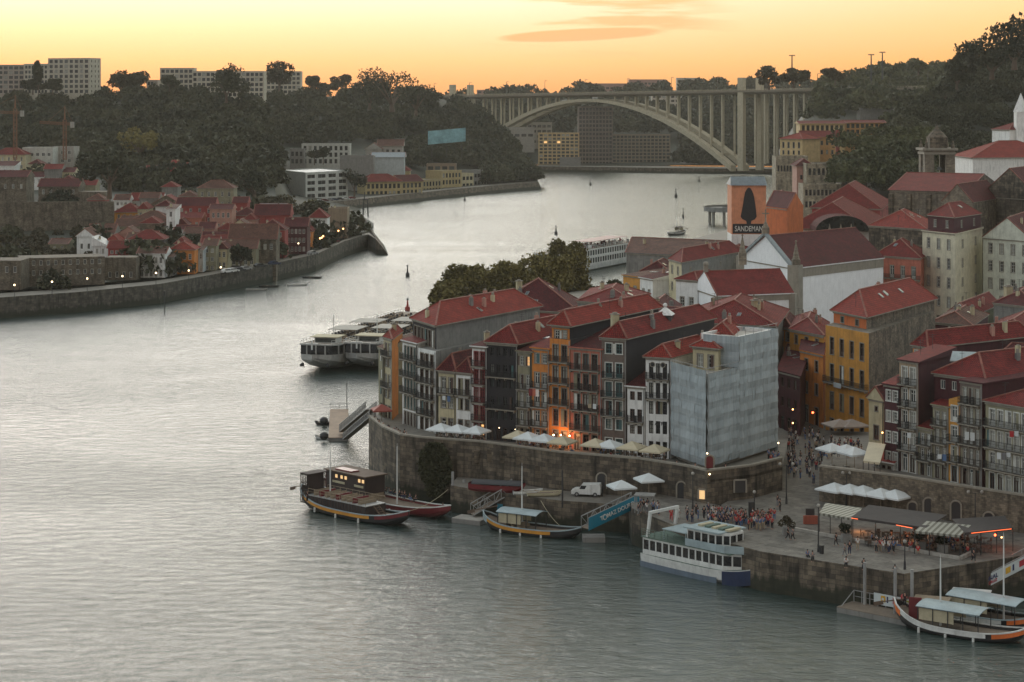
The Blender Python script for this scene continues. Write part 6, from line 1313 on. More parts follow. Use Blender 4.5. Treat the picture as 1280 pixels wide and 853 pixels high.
# hotel ships moored behind the row
def ship(label,A,B,beam=11.6):
    L=(B-A).length; t=thing('river_ship',label,'ship',(A+B)/2,math.atan2((B-A).y,(B-A).x),'moored hotel ships'); S_=hull_secs(L,beam,3.2,0,1.2,30,.24,.8,True)
    mb=MB(); hull_mesh(mb,S_); ch(mb.build('hull',HGR),t)
    S2=[(x,max(w-.05,.1),z+2.2,z-.05) for x,w,z,k in S_ if x<L/2-.6]; mb=MB(); 
    n=len(S2)
    for s in(-1,1):
        for i in range(n-1): p,q=S2[i],S2[i+1]; f=[(p[0],s*p[1],p[3]),(q[0],s*q[1],q[3]),(q[0],s*q[1],q[2]),(p[0],s*p[1],p[2])]; mb.face(f if s<0 else f[::-1])
    p=S2[-1]; mb.face([(p[0],-p[1],p[3]),(p[0],p[1],p[3]),(p[0],p[1],p[2]),(p[0],-p[1],p[2])]); ch(mb.build('window_band',GL),t)
    mb=MB()
    for s in(-1,1):
        for i in range(n-1): p,q=S2[i],S2[i+1]; mb.beam((p[0],s*(p[1]+.05),p[2]),(q[0],s*(q[1]+.05),q[2]),.4,.35); mb.beam((p[0],s*(p[1]+.06),p[3]),(p[0],s*(p[1]+.06),p[2]),.3)
    p=S2[-1]; mb.beam((p[0],-p[1],p[2]),(p[0],p[1],p[2]),.4,.35)
    for y in(-2.2,0,2.2): mb.beam((p[0]+.1,y,p[3]),(p[0]+.1,y,p[2]),.28)
    ch(mb.build('rail_band',HGR),t)
    mb=MB()
    for i in range(n-1): p,q=S2[i],S2[i+1]; mb.face([(p[0],-p[1],p[2]),(q[0],-q[1],q[2]),(q[0],q[1],q[2]),(p[0],p[1],p[2])])
    ch(mb.build('sun_deck',DECKM),t); X=L/2; z=3.2+1.2+2.2; z2=5.45
    mb=MB(); mb.box((X-13,-2.6,z2),(4,0,0),(0,5.2,0),(0,0,1.9)); mb.box((X-9.02,-2.4,z2+.7),(.08,0,0),(0,4.8,0),(0,0,.95),1); mb.box((X-13.6,-3.4,z2+1.9),(5.6,0,0),(0,6.8,0),(0,0,.15),2); ch(mb.build('wheelhouse',[HWH,GLG,CANV]),t)
    mb=MB(); mb.beam((X-15,0,z2),(X-15,0,z2+6.5),.18); mb.beam((X-15,-1.5,z2+4.8),(X-15,1.5,z2+4.8),.12); ch(mb.build('mast',HWH),t)
    mb=MB(); mb.beam((X+.12,0,5.5),(X+.12,0,7.6),.3); mb.beam((X+.12,-1.4,6.9),(X+.12,1.4,6.9),.3); ch(mb.build('bow_cross',HWH),t)
    mb=MB()
    for i in range(26):
        x=X-18-i*2.2
        for y in(-3.6,-1.2,1.2,3.6):
            mb.box((x+R.uniform(-.3,.3),y-.35,z2),(.8,0,0),(0,.7,0),(0,0,.45),R.choice([0,0,1])); mb.box((x,y-.3,z2+.45),(.08,0,0),(0,.6,0),(0,0,.5),R.choice([0,1]))
    o=ch(mb.build('deck_furniture',[METAL,WOODL]),t); o['kind']='stuff'
    for k in range(2):
        mb=MB(); x=X-30-k*16; mb.box((x,-3.6,z2+2.2),(9,0,0),(0,7.2,0),(0,0,.12))
        for a in(0,8.6):
            for y in(-3.3,3.3): mb.beam((x+a+.2,y,z2),(x+a+.2,y,z2+2.2),.1)
        ch(mb.build('deck_awning',CONC),t)
    r=MB()
    for s in(-1,1):
        for zz in(.5,1.0):
            for i in range(n-1): p,q=S2[i],S2[i+1]; r.beam((p[0],s*p[1],p[2]+zz),(q[0],s*q[1],q[2]+zz),.05)
        for i in range(n): p=S2[i]; r.beam((p[0],s*p[1],p[2]),(p[0],s*p[1],p[2]+1),.07)
    ch(r.build('railing',HWH),t)
    a=MB()
    for s in(-1,1): a.cone((X-2.2,s*2.9,1.9),(X-1.6,s*3.4,1.7),.5,.3,8)
    ch(a.build('anchor',METAL),t); return t
b1_=G(390,468); dv=Vector((.26,.965,0)); ship('grey hotel ship moored outermost, the left of the two with white bow crosses',b1_+dv*78+Vector((0,6,0)),b1_)
b2x=G(446,466); ship('grey hotel ship moored alongside the quay, the right of the two with white bow crosses',b2x+dv*80+Vector((0,6,0)),b2x)
# moving cruise ship
A=G(782,327); dv=Vector((-.44,-.90,0)); t=thing('cruise_ship','long white river cruise ship with two rows of cabin windows under way beyond the trees','ship',A+dv*38,math.atan2(dv.y,dv.x)); L=78
S_=hull_secs(L,10.5,2.2,0,1,20,.3,.8,True); mb=MB(); hull_mesh(mb,S_); ch(mb.build('hull',HWH),t)
mb=MB(); wl=[]
for (p,q) in (((-38,-5),(34,-5)),((34,-5),(34,5)),((34,5),(-38,5)),((-38,5),(-38,-5))):
    p=Vector((*p,0)); q=Vector((*q,0)); Lx=(q-p).length; e=(q-p)/Lx; n=int(Lx/2.2); pit=Lx/n; holes=[(pit*j+.25,pit*(j+1)-.25,z+.5,z+2.35) for j in range(n) for z in (2.2,5.0)]; wall_face(mb,p,e,Lx,2.15,7.9,holes,0,.25); ni=Vector((-e.y,e.x,0))
    for h in holes: wl.append([p+e*h[0]+ni*.2+Vector((0,0,h[2])),p+e*h[1]+ni*.2+Vector((0,0,h[2])),p+e*h[1]+ni*.2+Vector((0,0,h[3])),p+e*h[0]+ni*.2+Vector((0,0,h[3]))])
mb.face([(-38,-5,7.9),(34,-5,7.9),(34,5,7.9),(-38,5,7.9)],1); cb=ch(mb.build('cabins',[HWH,DECKM]),t)
for w_ in wl: g=MB(); g.face(w_); g.build('window_pane',GLG).parent=cb
mb=MB()
for i in range(70): x=R.uniform(-36,20); mb.cb((x,R.uniform(-4,4),7.9),.6,.6,R.uniform(.5,1.4),R.choice([0,1,2]))
o=ch(mb.build('deck_furniture',[METAL,HRED,HWH]),t); o['kind']='stuff'
r=MB()
for s in(-5,5):
    r.beam((-38,s,8.9),(34,s,8.9),.08); r.beam((-38,s,8.4),(34,s,8.4),.06)
    for i in range(37): r.beam((-38+2*i,s,7.9),(-38+2*i,s,8.9),.07)
ch(r.build('railing',HWH),t)
mb=MB(); mb.box((-30,-4,10.2),(34,0,0),(0,8,0),(0,0,.12))
for i in range(6):
    for s in(-3.8,3.8): mb.beam((-30+.3+i*6.7,s,7.9),(-30+.3+i*6.7,s,10.2),.1)
ch(mb.build('deck_awning',HRED),t)
# little tour boat upstream with mast and its wake
A=G(834,294); B=G(857,293); t=wine_boat('small dark tour boat with a canopy heading upstream in mid river',B+Vector((0,3,0)),A+Vector((0,-3,0)),3.6,stripe=HWH,bow=HWH,sternm=HWH,canopy=(6,3,3.4,-1,BROWNP),mast=((0,8),),sr=.8,br=.6,group='boats under way')
# buoys, beacons and dinghies
def buoy(label,px,py,m,h,r,name='buoy'):
    p=G(px,py); t=thing(name,label,'buoy',p); mb=MB(); mb.cone((0,0,-.5),(0,0,h*.35),r,r*.9,9); mb.cone((0,0,h*.35),(0,0,h),r*.45,r*.2,6); mb.build('float',m).parent=t; mb=MB(); mb.ball((0,0,h+r*.3),r*.45); mb.build('top_mark',METAL).parent=t
buoy('red and white river buoy between the hotel ships and the left bank',509.5,388,mat('buoy_red',(.35,.04,.03)),3,.8)
buoy('dark river buoy in mid channel left of the tree clump',509.5,346,METAL,3.6,.8)
buoy('dark buoy in the wide reach left of the advertising tower',845,247,METAL,5,1.1); buoy('dark buoy left of the moving ship',695,293,METAL,3.6,.8); buoy('thin pole buoy near the platform by the orange tower',854,273,METAL,5,.6)
buoy('tiny dark buoy below the far yellow buildings',581,251,METAL,3,.9); buoy('faint buoy far down the reach near the bridge',738,232,METAL,3.5,1); buoy('faint buoy near the far quay under the right pillar',874,227,METAL,3.5,1)
p=G(205.5,393); mb=MB(); mb.cone(p-Vector((0,0,1)),p+Vector((0,0,6.6)),.16,.1,6); mb.cb((p.x,p.y,5.4),.5,.3,1.3); tag(mb.build('marker_post',METAL),'thin dark marker post standing in the water off the left bank','post')
p=G(457,271); t=thing('mooring_beacon','double-legged mooring beacon off the far quay','beacon',p); mb=MB()
for x in(-1.4,1.4): mb.cone((x,0,-1),(x*.7,0,9),.4,.25,6)
mb.cb((0,0,8.6),3.2,1.2,.8); mb.build('frame',METAL).parent=t; mb=MB(); mb.cone((-.6,0,9.4),(-.6,0,13),.3,.2,6); mb.build('signal_light',METAL).parent=t
def dinghy(label,px,py,m,L=4.5,rz=0,z=0,ins=DECKM,group='dinghies'):
    p=G(px,py,z); t=thing('dinghy',label,'boat',p,rz,group); S_=hull_secs(L,L*.36,.45,0,.25,12,.4,.2,True); mb=MB(); hull_mesh(mb,S_); mb.build('hull',m).parent=t; deck(S_,.2,0,.95).build('floor',ins).parent=t
    for x in(-.2,.25): mb=MB(); mb.box((L*x,-L*.15,.3),(.3,0,0),(0,L*.3,0),(0,0,.08)); mb.build('thwart',WOODL).parent=t
    return t
dinghy('dark inflatable boat with a hood at the far side of the floating pontoon',405,531,METAL,3.6,math.pi*.95); dinghy('white hooded boat on the near side of the floating pontoon',405,549,HWH,3.6,math.pi*.9)
for lb,px,py,z_ in (('dark hood of the far small boat by the pontoon',405,526,1.0),('dark hood of the near small boat by the pontoon',405,545,1.0)):
    p=G(px,py,z_); mb=MB(); mb.ball(p,.85,0,10,6,.9); tag(mb.build('boat_hood',METAL),lb,'hood')
for i,(px,py) in enumerate([(337,359),(372,357),(391,348),(321,363)]): dinghy(['small dark boat lying off the left quay, leftmost of the four','pale small boat lying off the left quay','small dark boat close under the left quay bend','white small boat lying off the left quay'][i] if i!=3 else 'tiny boat tight under the left quay wall',px,py,[METAL,HWH,METAL,HGR][i],7,R.uniform(-.4,.4))
dinghy('pale rowing boat drawn up on the lower quay street, nearer the van',681,619,CANV,5.2,.1,4.1); dinghy('white rowing boat drawn up on the lower quay street, left of the cream one',660,617,HWH,4.4,.15,4.1)
p=G(622,615,4); wb=thing('covered_boat','long brown boat under a dark cover laid up against the high wall','boat',(p.x,p.y,4.1),-.25); S_=hull_secs(8.5,2.4,1.0,.2,.4,14,.4,.2,True); mb=MB(); hull_mesh(mb,S_); ch(mb.build('hull',HRED),wb); ch(canopy_mesh(7.6,2.3,1.15,.5,0).build('cover',METAL),wb)
# ------------------------------------------------------------------ pontoons and gangways
def pontoon(label,a,b_,w,m=DECKM,z=.7):
    L=(b_-a).length; t=thing('floating_pontoon',label,'pontoon',(a+b_)/2,math.atan2((b_-a).y,(b_-a).x)); mb=MB(); mb.box((-L/2,-w/2,-.4),(L,0,0),(0,w,0),(0,0,z+.3),1); mb.box((-L/2,-w/2,z-.1),(L,0,0),(0,w,0),(0,0,.1),0); ch(mb.build('float',[m,CONCD]),t); return t,L
t,L=pontoon('floating wooden pontoon with white rails at the left of the old wall',G(424,516),G(423,552),3.6,mat('pontoon_deck',(.27,.19,.13),streak=.2)); r=MB()
for z in(1.2,1.8): r.beam((-L/2,-1.7,z),(-L/2,1.7,z),.08)
for y in(-1.7,0,1.7): r.beam((-L/2,y,.7),(-L/2,y,1.8),.08)
ch(r.build('railing',GALV),t); mb=MB(); mb.beam((-L/2+.3,1.5,0),(-L/2+.3,1.5,6),.14); ch(mb.build('pile',GALV),t)
def gangway(label,a,b_,w=1.6,h=1.2,m=GALV,banner=None,both=True):
    t=thing('gangway',label,'gangway',a); a_=Vector((0,0,0)); d=b_-a; e=d.normalized(); s=Vector((-e.y,e.x,0)).normalized()*w/2; mb=MB(); U=Vector((0,0,h))
    for sg in(-1,1):
        mb.beam(s*sg,d+s*sg,.14); mb.beam(s*sg+U,d+s*sg+U,.12); n=max(3,int(d.length/1.1))
        for i in range(n): p=d*(i/n)+s*sg; q=d*((i+1)/n)+s*sg; mb.beam(p,p+U,.08); mb.beam(p if i%2 else p+U,q+U if i%2 else q,.07)
        mb.beam(d+s*sg,d+s*sg+U,.08)
    ch(mb.build('side_truss',m),t); f=MB(); f.box(-s-Vector((0,0,.08)),d,s*2,(0,0,.08)); ch(f.build('walkway',DECKM),t)
    return t,d,e,s,h
gangway('long sloping gangway from the left pontoon up to the corner of the old wall',G(430,540,1.0),D3(464,512,333),1.8,1.3); gangway('second gangway rail line beside the left pontoon gangway',G(432,549,1.0),D3(466,521,331),1.0,1.0)
pontoon('small grey pontoon below the truss gangway at the foot of the old wall',G(571,651),G(606,655),3.0,CONC)[0]; gangway('grey truss gangway rising from the small grey pontoon to the lower street',G(590,643,1.0),D3(642,612.5,296),1.8,1.4)
t,d,e,s,h=gangway('gangway with a long blue banner leading up to the square',D3(731,660,279),D3(794,630,284.5),1.6,1.5); n=e.cross(Vector((0,0,1))).normalized(); n=n if n.y<0 else -n
f=MB(); sd=s if s.y<0 else -s; o0=sd+n*.08; f.box(o0+Vector((0,0,-.25)),d,-n*.05,(0,0,1.75)); ch(f.build('banner',BLUEP),t)
up_=e.cross(n); up_=up_ if up_.z>0 else -up_; P=G(0,853)*0; bl=[c for c in t.children if c.name.startswith('banner')][0]
o=text('banner_lettering','TOMAZ DOURO',.85,t.location+o0+d*.56+n*.06+Vector((0,0,.62)),d,up_,HWH,t); k=MB(); c=o0+d*.31+n*.06+Vector((0,0,.62)); k.cone(c,c+n*.03,.42,.42,14); k.cone(c+n*.04,c+n*.06,.26,.26,14,1); ch(k.build('banner_emblem',[HWH,BLUEP]),t)
pontoon('small black landing stage at the foot of the blue banner gangway',G(728,676),G(756,676),2.6,CONCD)
t,L=pontoon('wooden landing pontoon with a white patterned banner on its railing at the lower right',G(1056,762),G(1142,779),3.6,mat('pontoon_deck2',(.20,.16,.12),streak=.2)); r=MB()
for i in range(9): x=-L/2+.3+i*(L-.6)/8; r.beam((x,1.6,.7),(x,1.6,2.1),.09)
r.beam((-L/2+.3,1.6,2.1),(L/2-.3,1.6,2.1),.08); r.beam((-L/2+.3,1.6,1.4),(L/2-.3,1.6,1.4),.06); r.beam((-L/2+.3,-1.2,.7),(-L/2+.3,1.6,2.1),.08); ch(r.build('railing',GALV),t)
BW=mat('white_banner',(.55,.60,.60),.5,streak=0,var=.1); ICO=[mat('ico_yellow',(.65,.38,.04)),mat('ico_navy',(.03,.04,.12)),mat('ico_red',(.45,.03,.05)),mat('ico_red2',(.45,.03,.06)),mat('ico_lime',(.35,.36,.04)),mat('ico_blue',(.03,.08,.2))]
mb=MB(); mb.box((-1.6,1.5,.95),(6.0,0,0),(0,.06,0),(0,0,1.35)); ch(mb.build('banner',BW),t)
for i,m_ in enumerate(ICO): k=MB(); w_=.18 if i in(1,5) else .62; k.box((-.6+i*.82,1.46,1.35),(w_,0,0),(0,.04,0),(0,0,.75)); ch(k.build('banner_emblem',m_),t)
for i in (0,3): k=MB(); k.box((-.45+i*.82,1.43,1.58),(.28,0,0),(0,.03,0),(0,0,.28)); ch(k.build('banner_emblem',BW),t)
t,d,e,s,h=gangway('gangway with a white patterned banner climbing from the right-hand boats towards the quay',D3(1199,746,247),D3(1300,694,251),1.6,1.4)
sd=s if s.y<0 else -s; n=e.cross(Vector((0,0,1))).normalized(); n=n if n.y<0 else -n; o0=sd+n*.08; f=MB(); f.box(o0+Vector((0,0,-.2)),d,-n*.05,(0,0,1.5)); ch(f.build('banner',BW),t); up_=Vector((0,0,1))
for i,m_ in enumerate(ICO[:5]): k=MB(); w_=.02 if i==1 else .06; q=o0+d*(.52+i*.085)+n*.04+Vector((0,0,.25)); k.box(q,d*w_,-n*.03,(0,0,.75)); ch(k.build('banner_emblem',m_),t)
text('banner_lettering','NACIONAL',.75,t.location+o0+d*.27+n*.06+Vector((0,0,.75)),d,(0,0,1),ICO[1],t); text('banner_lettering','CRUZ',.5,t.location+o0+d*.36+n*.06+Vector((0,0,.2)),d,(0,0,1),ICO[2],t)
for i,(px,pt,d) in enumerate([(1081,703,243),(1119,710,238.5),(1140,712,238),(1196,708,245)]):
    p=D3(px,pt,d); mb=MB(); mb.cone((p.x,p.y,-1),p,.2,.2,8); tag(mb.build('mooring_pile',GALV),['leftmost','second','third','rightmost'][i]+' of the tall grey mooring piles along the square wall','pile','mooring piles')
for i,(px,pt,d) in enumerate([(566,590,301),(580,600,303)]):
    p=D3(px,pt,d); mb=MB(); mb.cone((p.x,p.y,-1),p,.25,.2,8); tag(mb.build('mooring_pile',GALV),['taller pale','shorter'][i]+' pile by the small grey pontoon under the old wall','pile')
# round terminal platform on the right bank
p=G(910,282); t=thing('pier_platform','curved concrete pier platform on legs behind the advertising tower','pier',(p.x+9,p.y+10,0)); mb=MB(); n=28
ro=lambda a,r,z: (r*math.cos(a),r*.9*math.sin(a),z)
for i in range(n):
    a,b_=2*math.pi*i/n,2*math.pi*(i+1)/n
    for z0,z1,r0,r1 in((8,8,11,20),): mb.face([ro(a,r0,z0),ro(a,r1,z0),ro(b_,r1,z0),ro(b_,r0,z0)]); mb.face([ro(a,r1,6.6),ro(b_,r1,6.6),ro(b_,r1,8.9),ro(a,r1,8.9)]); mb.face([ro(a,r0,6.6),ro(a,r0,8.9),ro(b_,r0,8.9),ro(b_,r0,6.6)]); mb.face([ro(b_,r0,6.6),ro(b_,r1,6.6),ro(a,r1,6.6),ro(a,r0,6.6)])
mb.build('platform_ring',CONCD).parent=t
for a in rng(2.6,5.4,6): mb=MB(); mb.cone(ro(a,17,-1),ro(a,17,6.6),.7,.7,8); mb.build('leg',CONC).parent=t
for lb,a,b_ in (('mooring line from the black wine boat to the old wall',Vector(G(508,655))+Vector((0,0,1.8)),D3(560,612,300)),('mooring line from the orange-striped boat to the lower street',Vector(G(700,668))+Vector((0,0,1.2)),D3(676,626,290)),('mooring line from the ferry bow to the square',Vector(G(940,728))+Vector((0,0,1.9)),D3(962,690,253)),('mooring line from the orange-sterned boat to the wooden landing pontoon',Vector(G(1124,778))+Vector((0,0,1.8)),Vector(G(1120,766))+Vector((0,0,.8)))):
    mb=MB(); n=8
    for i in range(n):
        f=lambda u: a.lerp(b_,u)-Vector((0,0,1))*(.8*4*u*(1-u)*min(1,(b_-a).length/14)); mb.beam(f(i/n),f((i+1)/n),.05)
    tag(mb.build('mooring_rope',CANV),lb,'rope')
# ------------------------------------------------------------------ cafe furniture, lamps, vehicles
PWH=mat('parasol_white',(.62,.66,.66),.7,streak=.1,var=.08); PCR=mat('parasol_cream',(.52,.46,.32),.7,streak=.1,var=.1); PBR=mat('parasol_brown',(.26,.21,.17),.7,streak=.1); PRD=mat('parasol_red',(.30,.07,.05),.7,streak=.1)
def parasol(m,nm):
    t=thing('parasol','x','parasol'); mb=MB(); w=1.75; z=2.35; ap=(0,0,3.25); c=[(-w,-w,z),(w,-w,z),(w,w,z),(-w,w,z)]
    for i in range(4):
        a,b_=c[i],c[(i+1)%4]; mid=((a[0]+b_[0])/2*.96,(a[1]+b_[1])/2*.96,z-.02); mb.face([a,mid,ap]); mb.face([mid,b_,ap]); v=lambda p:(p[0],p[1],p[2]-.22); mb.face([v(a),v(mid),mid,a]); mb.face([v(mid),v(b_),b_,mid])
    mb.build('canopy',m).parent=t; mb=MB(); mb.cone((0,0,0),(0,0,3.3),.045,.035,6)
    for i in range(4): mb.beam((0,0,2.75),(c[i][0]*.95,c[i][1]*.95,2.36),.03)
    mb.build('pole',WOODL).parent=t; mb=MB(); mb.cb((0,0,0),.7,.7,.12); mb.build('foot',CONC).parent=t; return Kind(t)
KP={'w':parasol(PWH,0),'c':parasol(PCR,0),'b':parasol(PBR,0),'r':parasol(PRD,0)}
def put_parasol(k,px,py,d,label,group,sc=1,rz=.5,zg=None):
    p=D3(px,py,d); zg=zg if zg is not None else 8.4; s=1.0; KP[k]((p.x,p.y,zg+.02),rz,label,group,(sc,sc,s))
G1='parasols on the upper riverside terrace'; names=['white','cream','brown','red']
for i,(k,px,py,w) in enumerate([('w',551,538,'leftmost of the three below the yellow and low white houses'),('w',572,539.5,'middle of the three below the yellow and low white houses'),('w',595,542,'rightmost of the three below the yellow and low white houses'),
  ('c',647,547,'at the left end of the group under the orange houses'),('w',660,549,'left one of the joined pair under the orange houses'),('w',680,550,'right one of the joined pair under the orange houses'),('c',703,552,'under the wall lamps of the tall orange house'),
  ('c',744,556,'in front of the pink house ground floor'),('w',762,557,'in front of the brown tiled house'),('c',790,557,'in front of the small white house'),('c',818,557,'beside the netted building')]):
    fdd=interp(px,[q[0] for q in WALLP],[q[1] for q in WALLP])+3.0; put_parasol(k,px,py,fdd,{'w':'white','c':'cream'}[k]+' square parasol '+w,G1,1.0,-.5)
put_parasol('r',477,512,331,'dark red parasol at the left tip of the old wall terrace',G1,.9,.2)
for k,px,py,w in(('w',777,601,'left'),('w',811,603,'right')): put_parasol(k,px,py,288,w+' of the two white parasols on the lower street by the blue gangway','parasols on the lower street',1,.3,4.0 if px<780 else 5)
for i,(px,py,d) in enumerate([(1043,603.5,281),(1062,606,280),(1079,610,279),(1101,614,277),(1119,618,276)]): put_parasol('w',px,py,d,['first','second','third','fourth','fifth'][i]+' from the left of the five white parasols at the foot of the right wall','parasols under the right wall',1.12,.75,5)
for i,(px,py,d) in enumerate([(1040,572,290),(1058,570.5,289),(1068,569,287)]): put_parasol('w',px,py,d,['left','middle','right'][i]+' white parasol on the right upper terrace beside the beige awning','parasols on the right upper terrace',1,.5,9)
for i,px in enumerate((1050,1065)): put_parasol('b',px,541,318,['left','right'][i]+' grey brown parasol at the foot of the tall yellow house','parasols by the yellow house',1.3,.3,8)
def awning(label,pts,z0,z1,m,name='awning'):
    """sloping sheet on posts: pts front-left, front-right, back-right, back-left as (px,d)"""
    q=[P2(*p) for p in pts]; t=thing(name,label,'awning',((q[0]+q[2])/2).to_tuple()[:2]+(z0,)); mb=MB(); P=[Vector((p.x,p.y,z)) for p,z in zip(q,(z1[0],z1[0],z1[1],z1[1]))]; mb.face(P); mb.face([p-Vector((0,0,.1)) for p in P[::-1]])
    for i in range(4): a,b_=P[i],P[(i+1)%4]; mb.face([a-Vector((0,0,.3 if i==0 else .1)),b_-Vector((0,0,.3 if i==0 else .1)),b_,a])
    mb.build('canopy',m,t); k=MB()
    for u in(0,.33,.66,1): p=P[0].lerp(P[1],u); k.beam((p.x,p.y,z0),p-Vector((0,0,.1)),.1)
    k.build('awning_frame',METAL,t); return t
m,t,b=nodes('striped_canvas'); nn=t.nodes.new; l=t.links.new; u=nn('ShaderNodeUVMap'); w_=nn('ShaderNodeTexWave'); w_.inputs['Scale'].default_value=.42; l(u.outputs[0],w_.inputs['Vector']); x=nn('ShaderNodeValToRGB'); x.color_ramp.interpolation='CONSTANT'; x.color_ramp.elements[0].color=(.11,.105,.08,1); x.color_ramp.elements[1].position=.45; x.color_ramp.elements[1].color=(.32,.32,.27,1); l(w_.outputs[0],x.inputs[0]); l(x.outputs[0],b.inputs['Base Color']); STR=m
DKC=mat('dark_canvas',(.05,.042,.04),.8,streak=.2)
awning('beige sloping awning between the white parasols and the orange doorways',[(1079,281),(1100,279.5),(1107,287),(1086,289)],9,(11.3,12.6),PCR)
awning('white and grey slatted awning at the left end of the restaurant terrace',[(1024,262),(1066,258.5),(1078,264),(1032,267.5)],5,(7.9,8.1),STR)
awning('long dark canvas roof over the middle of the restaurant terrace',[(1064,259),(1158,252.5),(1184,259.5),(1086,266)],5,(8.0,8.15),DKC)
awning('white and grey slatted awning at the right of the restaurant terrace',[(1143,251),(1200,248.5),(1214,253.5),(1158,256)],5,(7.9,8.1),STR)
awning('dark canvas roof with red neon at the right end of the restaurant terrace',[(1206,249.5),(1266,252.5),(1256,259),(1190,257)],5,(8.0,8.15),DKC)
NEON=mat('neon_red',(1,.15,.05),emit=((1,.16,.05),1.3)); 
for i,(a,b_) in enumerate((((1064,258.8),(1072,258.2)),((1120,254.6),(1140,252.8)),((1214,249.8),(1264,252.3)))):
    p=P2(*a); q=P2(*b_); mb=MB(); mb.beam((p.x,p.y-.15,7.9),(q.x,q.y-.15,7.9),.06); tag(mb.build('neon_strip',NEON),['short red neon strip at the left of the restaurant roof','red neon strip on the middle of the restaurant roof edge','long red neon strip on the right end of the restaurant roof'][i],'neon light')
def plight(px,py,d,e,col=(1,.45,.15),r=.15):
    p=D3(px,py,d); l_=bpy.data.lights.new('lamp_light','POINT'); l_.energy=e; l_.color=col; l_.shadow_soft_size=r; o=bpy.data.objects.new('lamp_light',l_); COL.objects.link(o); o.location=p; return o
for i,(px,py,d) in enumerate([(692,544,306.5),(701,544,306),(712,545,305.2)]):
    plight(px,py,d,70,(1,.38,.12)); p=D3(px,py,d+.3); mb=MB(); mb.ball(p,.12,0); tag(mb.build('wall_lamp',mat('wall_lamp_glow',(1,.7,.4),emit=((1,.6,.3),9))),['left','middle','right'][i]+' of the three bright lamps on the tall orange house','wall lamp','wall lamps of the orange house')
plight(1255,661,254,60,(1,.16,.06)); plight(1075,655,264,90,(1,.4,.15)); plight(1140,660,258,90,(1,.35,.12)); plight(1016,516,325,120,(1,.12,.04)); plight(1102,545,290,40)
for lb,px,py,d,m_,r in (('red shop light at the back of the dark street',1016,516,325,EMR,.3),('orange lantern on the maroon house beside the netting',991,512,329,EMW,.22),('lower orange lantern on the maroon house beside the netting',991,529,329,EMW,.22),('small bright lamp on the netting near its right end',938,558,300,EML,.18),('white lamp at the right foot of the netting',973,554,300,EML,.2),('white lamp at the corner of the netting above the red door',884,567,284,EML,.2),('round wall lamp on the stone wall under the netted corner',887,593,281.8,EML,.22),('lamp over the dark doorway of the black house',624,535,311.5,EML,.14),('second lamp on the black house ground floor',644,537,310.5,EML,.12),('orange lamp on the cream awning house',1103,541,289,EMW,.2),('glowing red heater under the right restaurant roof',1244,669,252,EMR,.25),('bright lamp beside the red heater under the right restaurant roof',1252,672,252,EMW,.18)):
    p=D3(px,py,d); mb=MB(); mb.ball(p,r*.6); tag(mb.build('wall_lamp',m_),lb,'lamp')
# posts of the square
def lamppost(label,px,pb,pt,z,heads=1,lit=False,arm=.9):
    p=G(px,pb,z); h=(pb-pt)*p.y/FL; t=thing('lamp_post',label,'lamp post',p,0,'lamp posts of the square'); mb=MB(); mb.cone((0,0,0),(0,0,h),.10,.06,8); mb.cone((0,0,0),(0,0,1),.17,.13,8)
    for s in((-1,1) if heads==2 else (0,)): 
        if s: mb.beam((0,0,h-.1),(s*arm,0,h),.06)
    mb.build('post',METAL).parent=t
    for s in((-1,1) if heads==2 else (0,)):
        k=MB(); k.ball((s*arm,0,h+.1),.24,0,10,6); k.build('lamp_head',EML if lit else CONC).parent=t
lamppost('tall black post standing at the left of the square by the crowd',866,640,593,5); lamppost('two-globed lamp post on the slope in the middle of the square',983,630,581,5,2); lamppost('dark post with a flat top behind the red-shirted crowd',943,646,616,5)
lamppost('dark lamp post in front of the restaurant terrace',1023,690,633,5); lamppost('short lamp post near the front edge of the square',1131,712,678,5); lamppost('lamp post against the right wall, left of the white parasols',1058,632,592,5,2,False,.5)
lamppost('lamp post against the right wall between the fourth and fifth parasol',1137,640,606,5); lamppost('twin lamp post in front of the right wall near the arched doors',1219,660,616,5,2); 
for i,(px,pb,pt) in enumerate([(703,626,588),(753,655,607)]):
    p=G(px,pb,4 if i==0 else 0); mb=MB(); h=(pb-pt)*p.y/FL; mb.cone(p-Vector((0,0,1)),p+Vector((0,0,h)),.13,.11,8); tag(mb.build('dark_pole',METAL),['tall dark pole on the lower street left of the van','thick dark pole in the water below the van'][i],'pole')
# white van
p=G(733.5,620.5,4)+Vector((0,.3,0)); van=thing('delivery_van','small white van parked on the lower street against the old wall','van',(p.x,p.y,4.02),math.pi-.18); prof=[(-2.1,.35),(2.15,.35),(2.2,.8),(1.75,1.05),(1.15,1.1),(.6,1.75),(-2.0,1.85),(-2.15,1.3)]
mb=MB(); a=[(x,-.9,z) for x,z in prof]; b_=[(x,.9,z) for x,z in prof]; mb.face(a); mb.face(b_[::-1])
for i in range(8): j=(i+1)%8; mb.face([a[i],b_[i],b_[j],a[j]])
ch(mb.build('body',HWH),van)
mb=MB(); mb.face([(1.12,-.78,1.15),(1.12,.78,1.15),(.64,.74,1.72),(.64,-.74,1.72)][::1]); o=ch(mb.build('windscreen',GL),van); o.location=(.03,0,.02)
for s in(-1,1): mb=MB(); mb.box((.15,s*.905-.01,1.12),(.8,0,0),(0,.02,0),(-.25,0,.5)); ch(mb.build('side_window',GL),van); 
for x in(-1.35,1.35):
    for s in(-1,1): mb=MB(); mb.cone((x,s*.78,.33),(x,s*.93,.33),.33,.33,14); w_=ch(mb.build('wheel',METAL),van); mb=MB(); mb.cone((x,s*.92,.33),(x,s*.95,.33),.17,.17,10); mb.build('hub',GALV).parent=w_
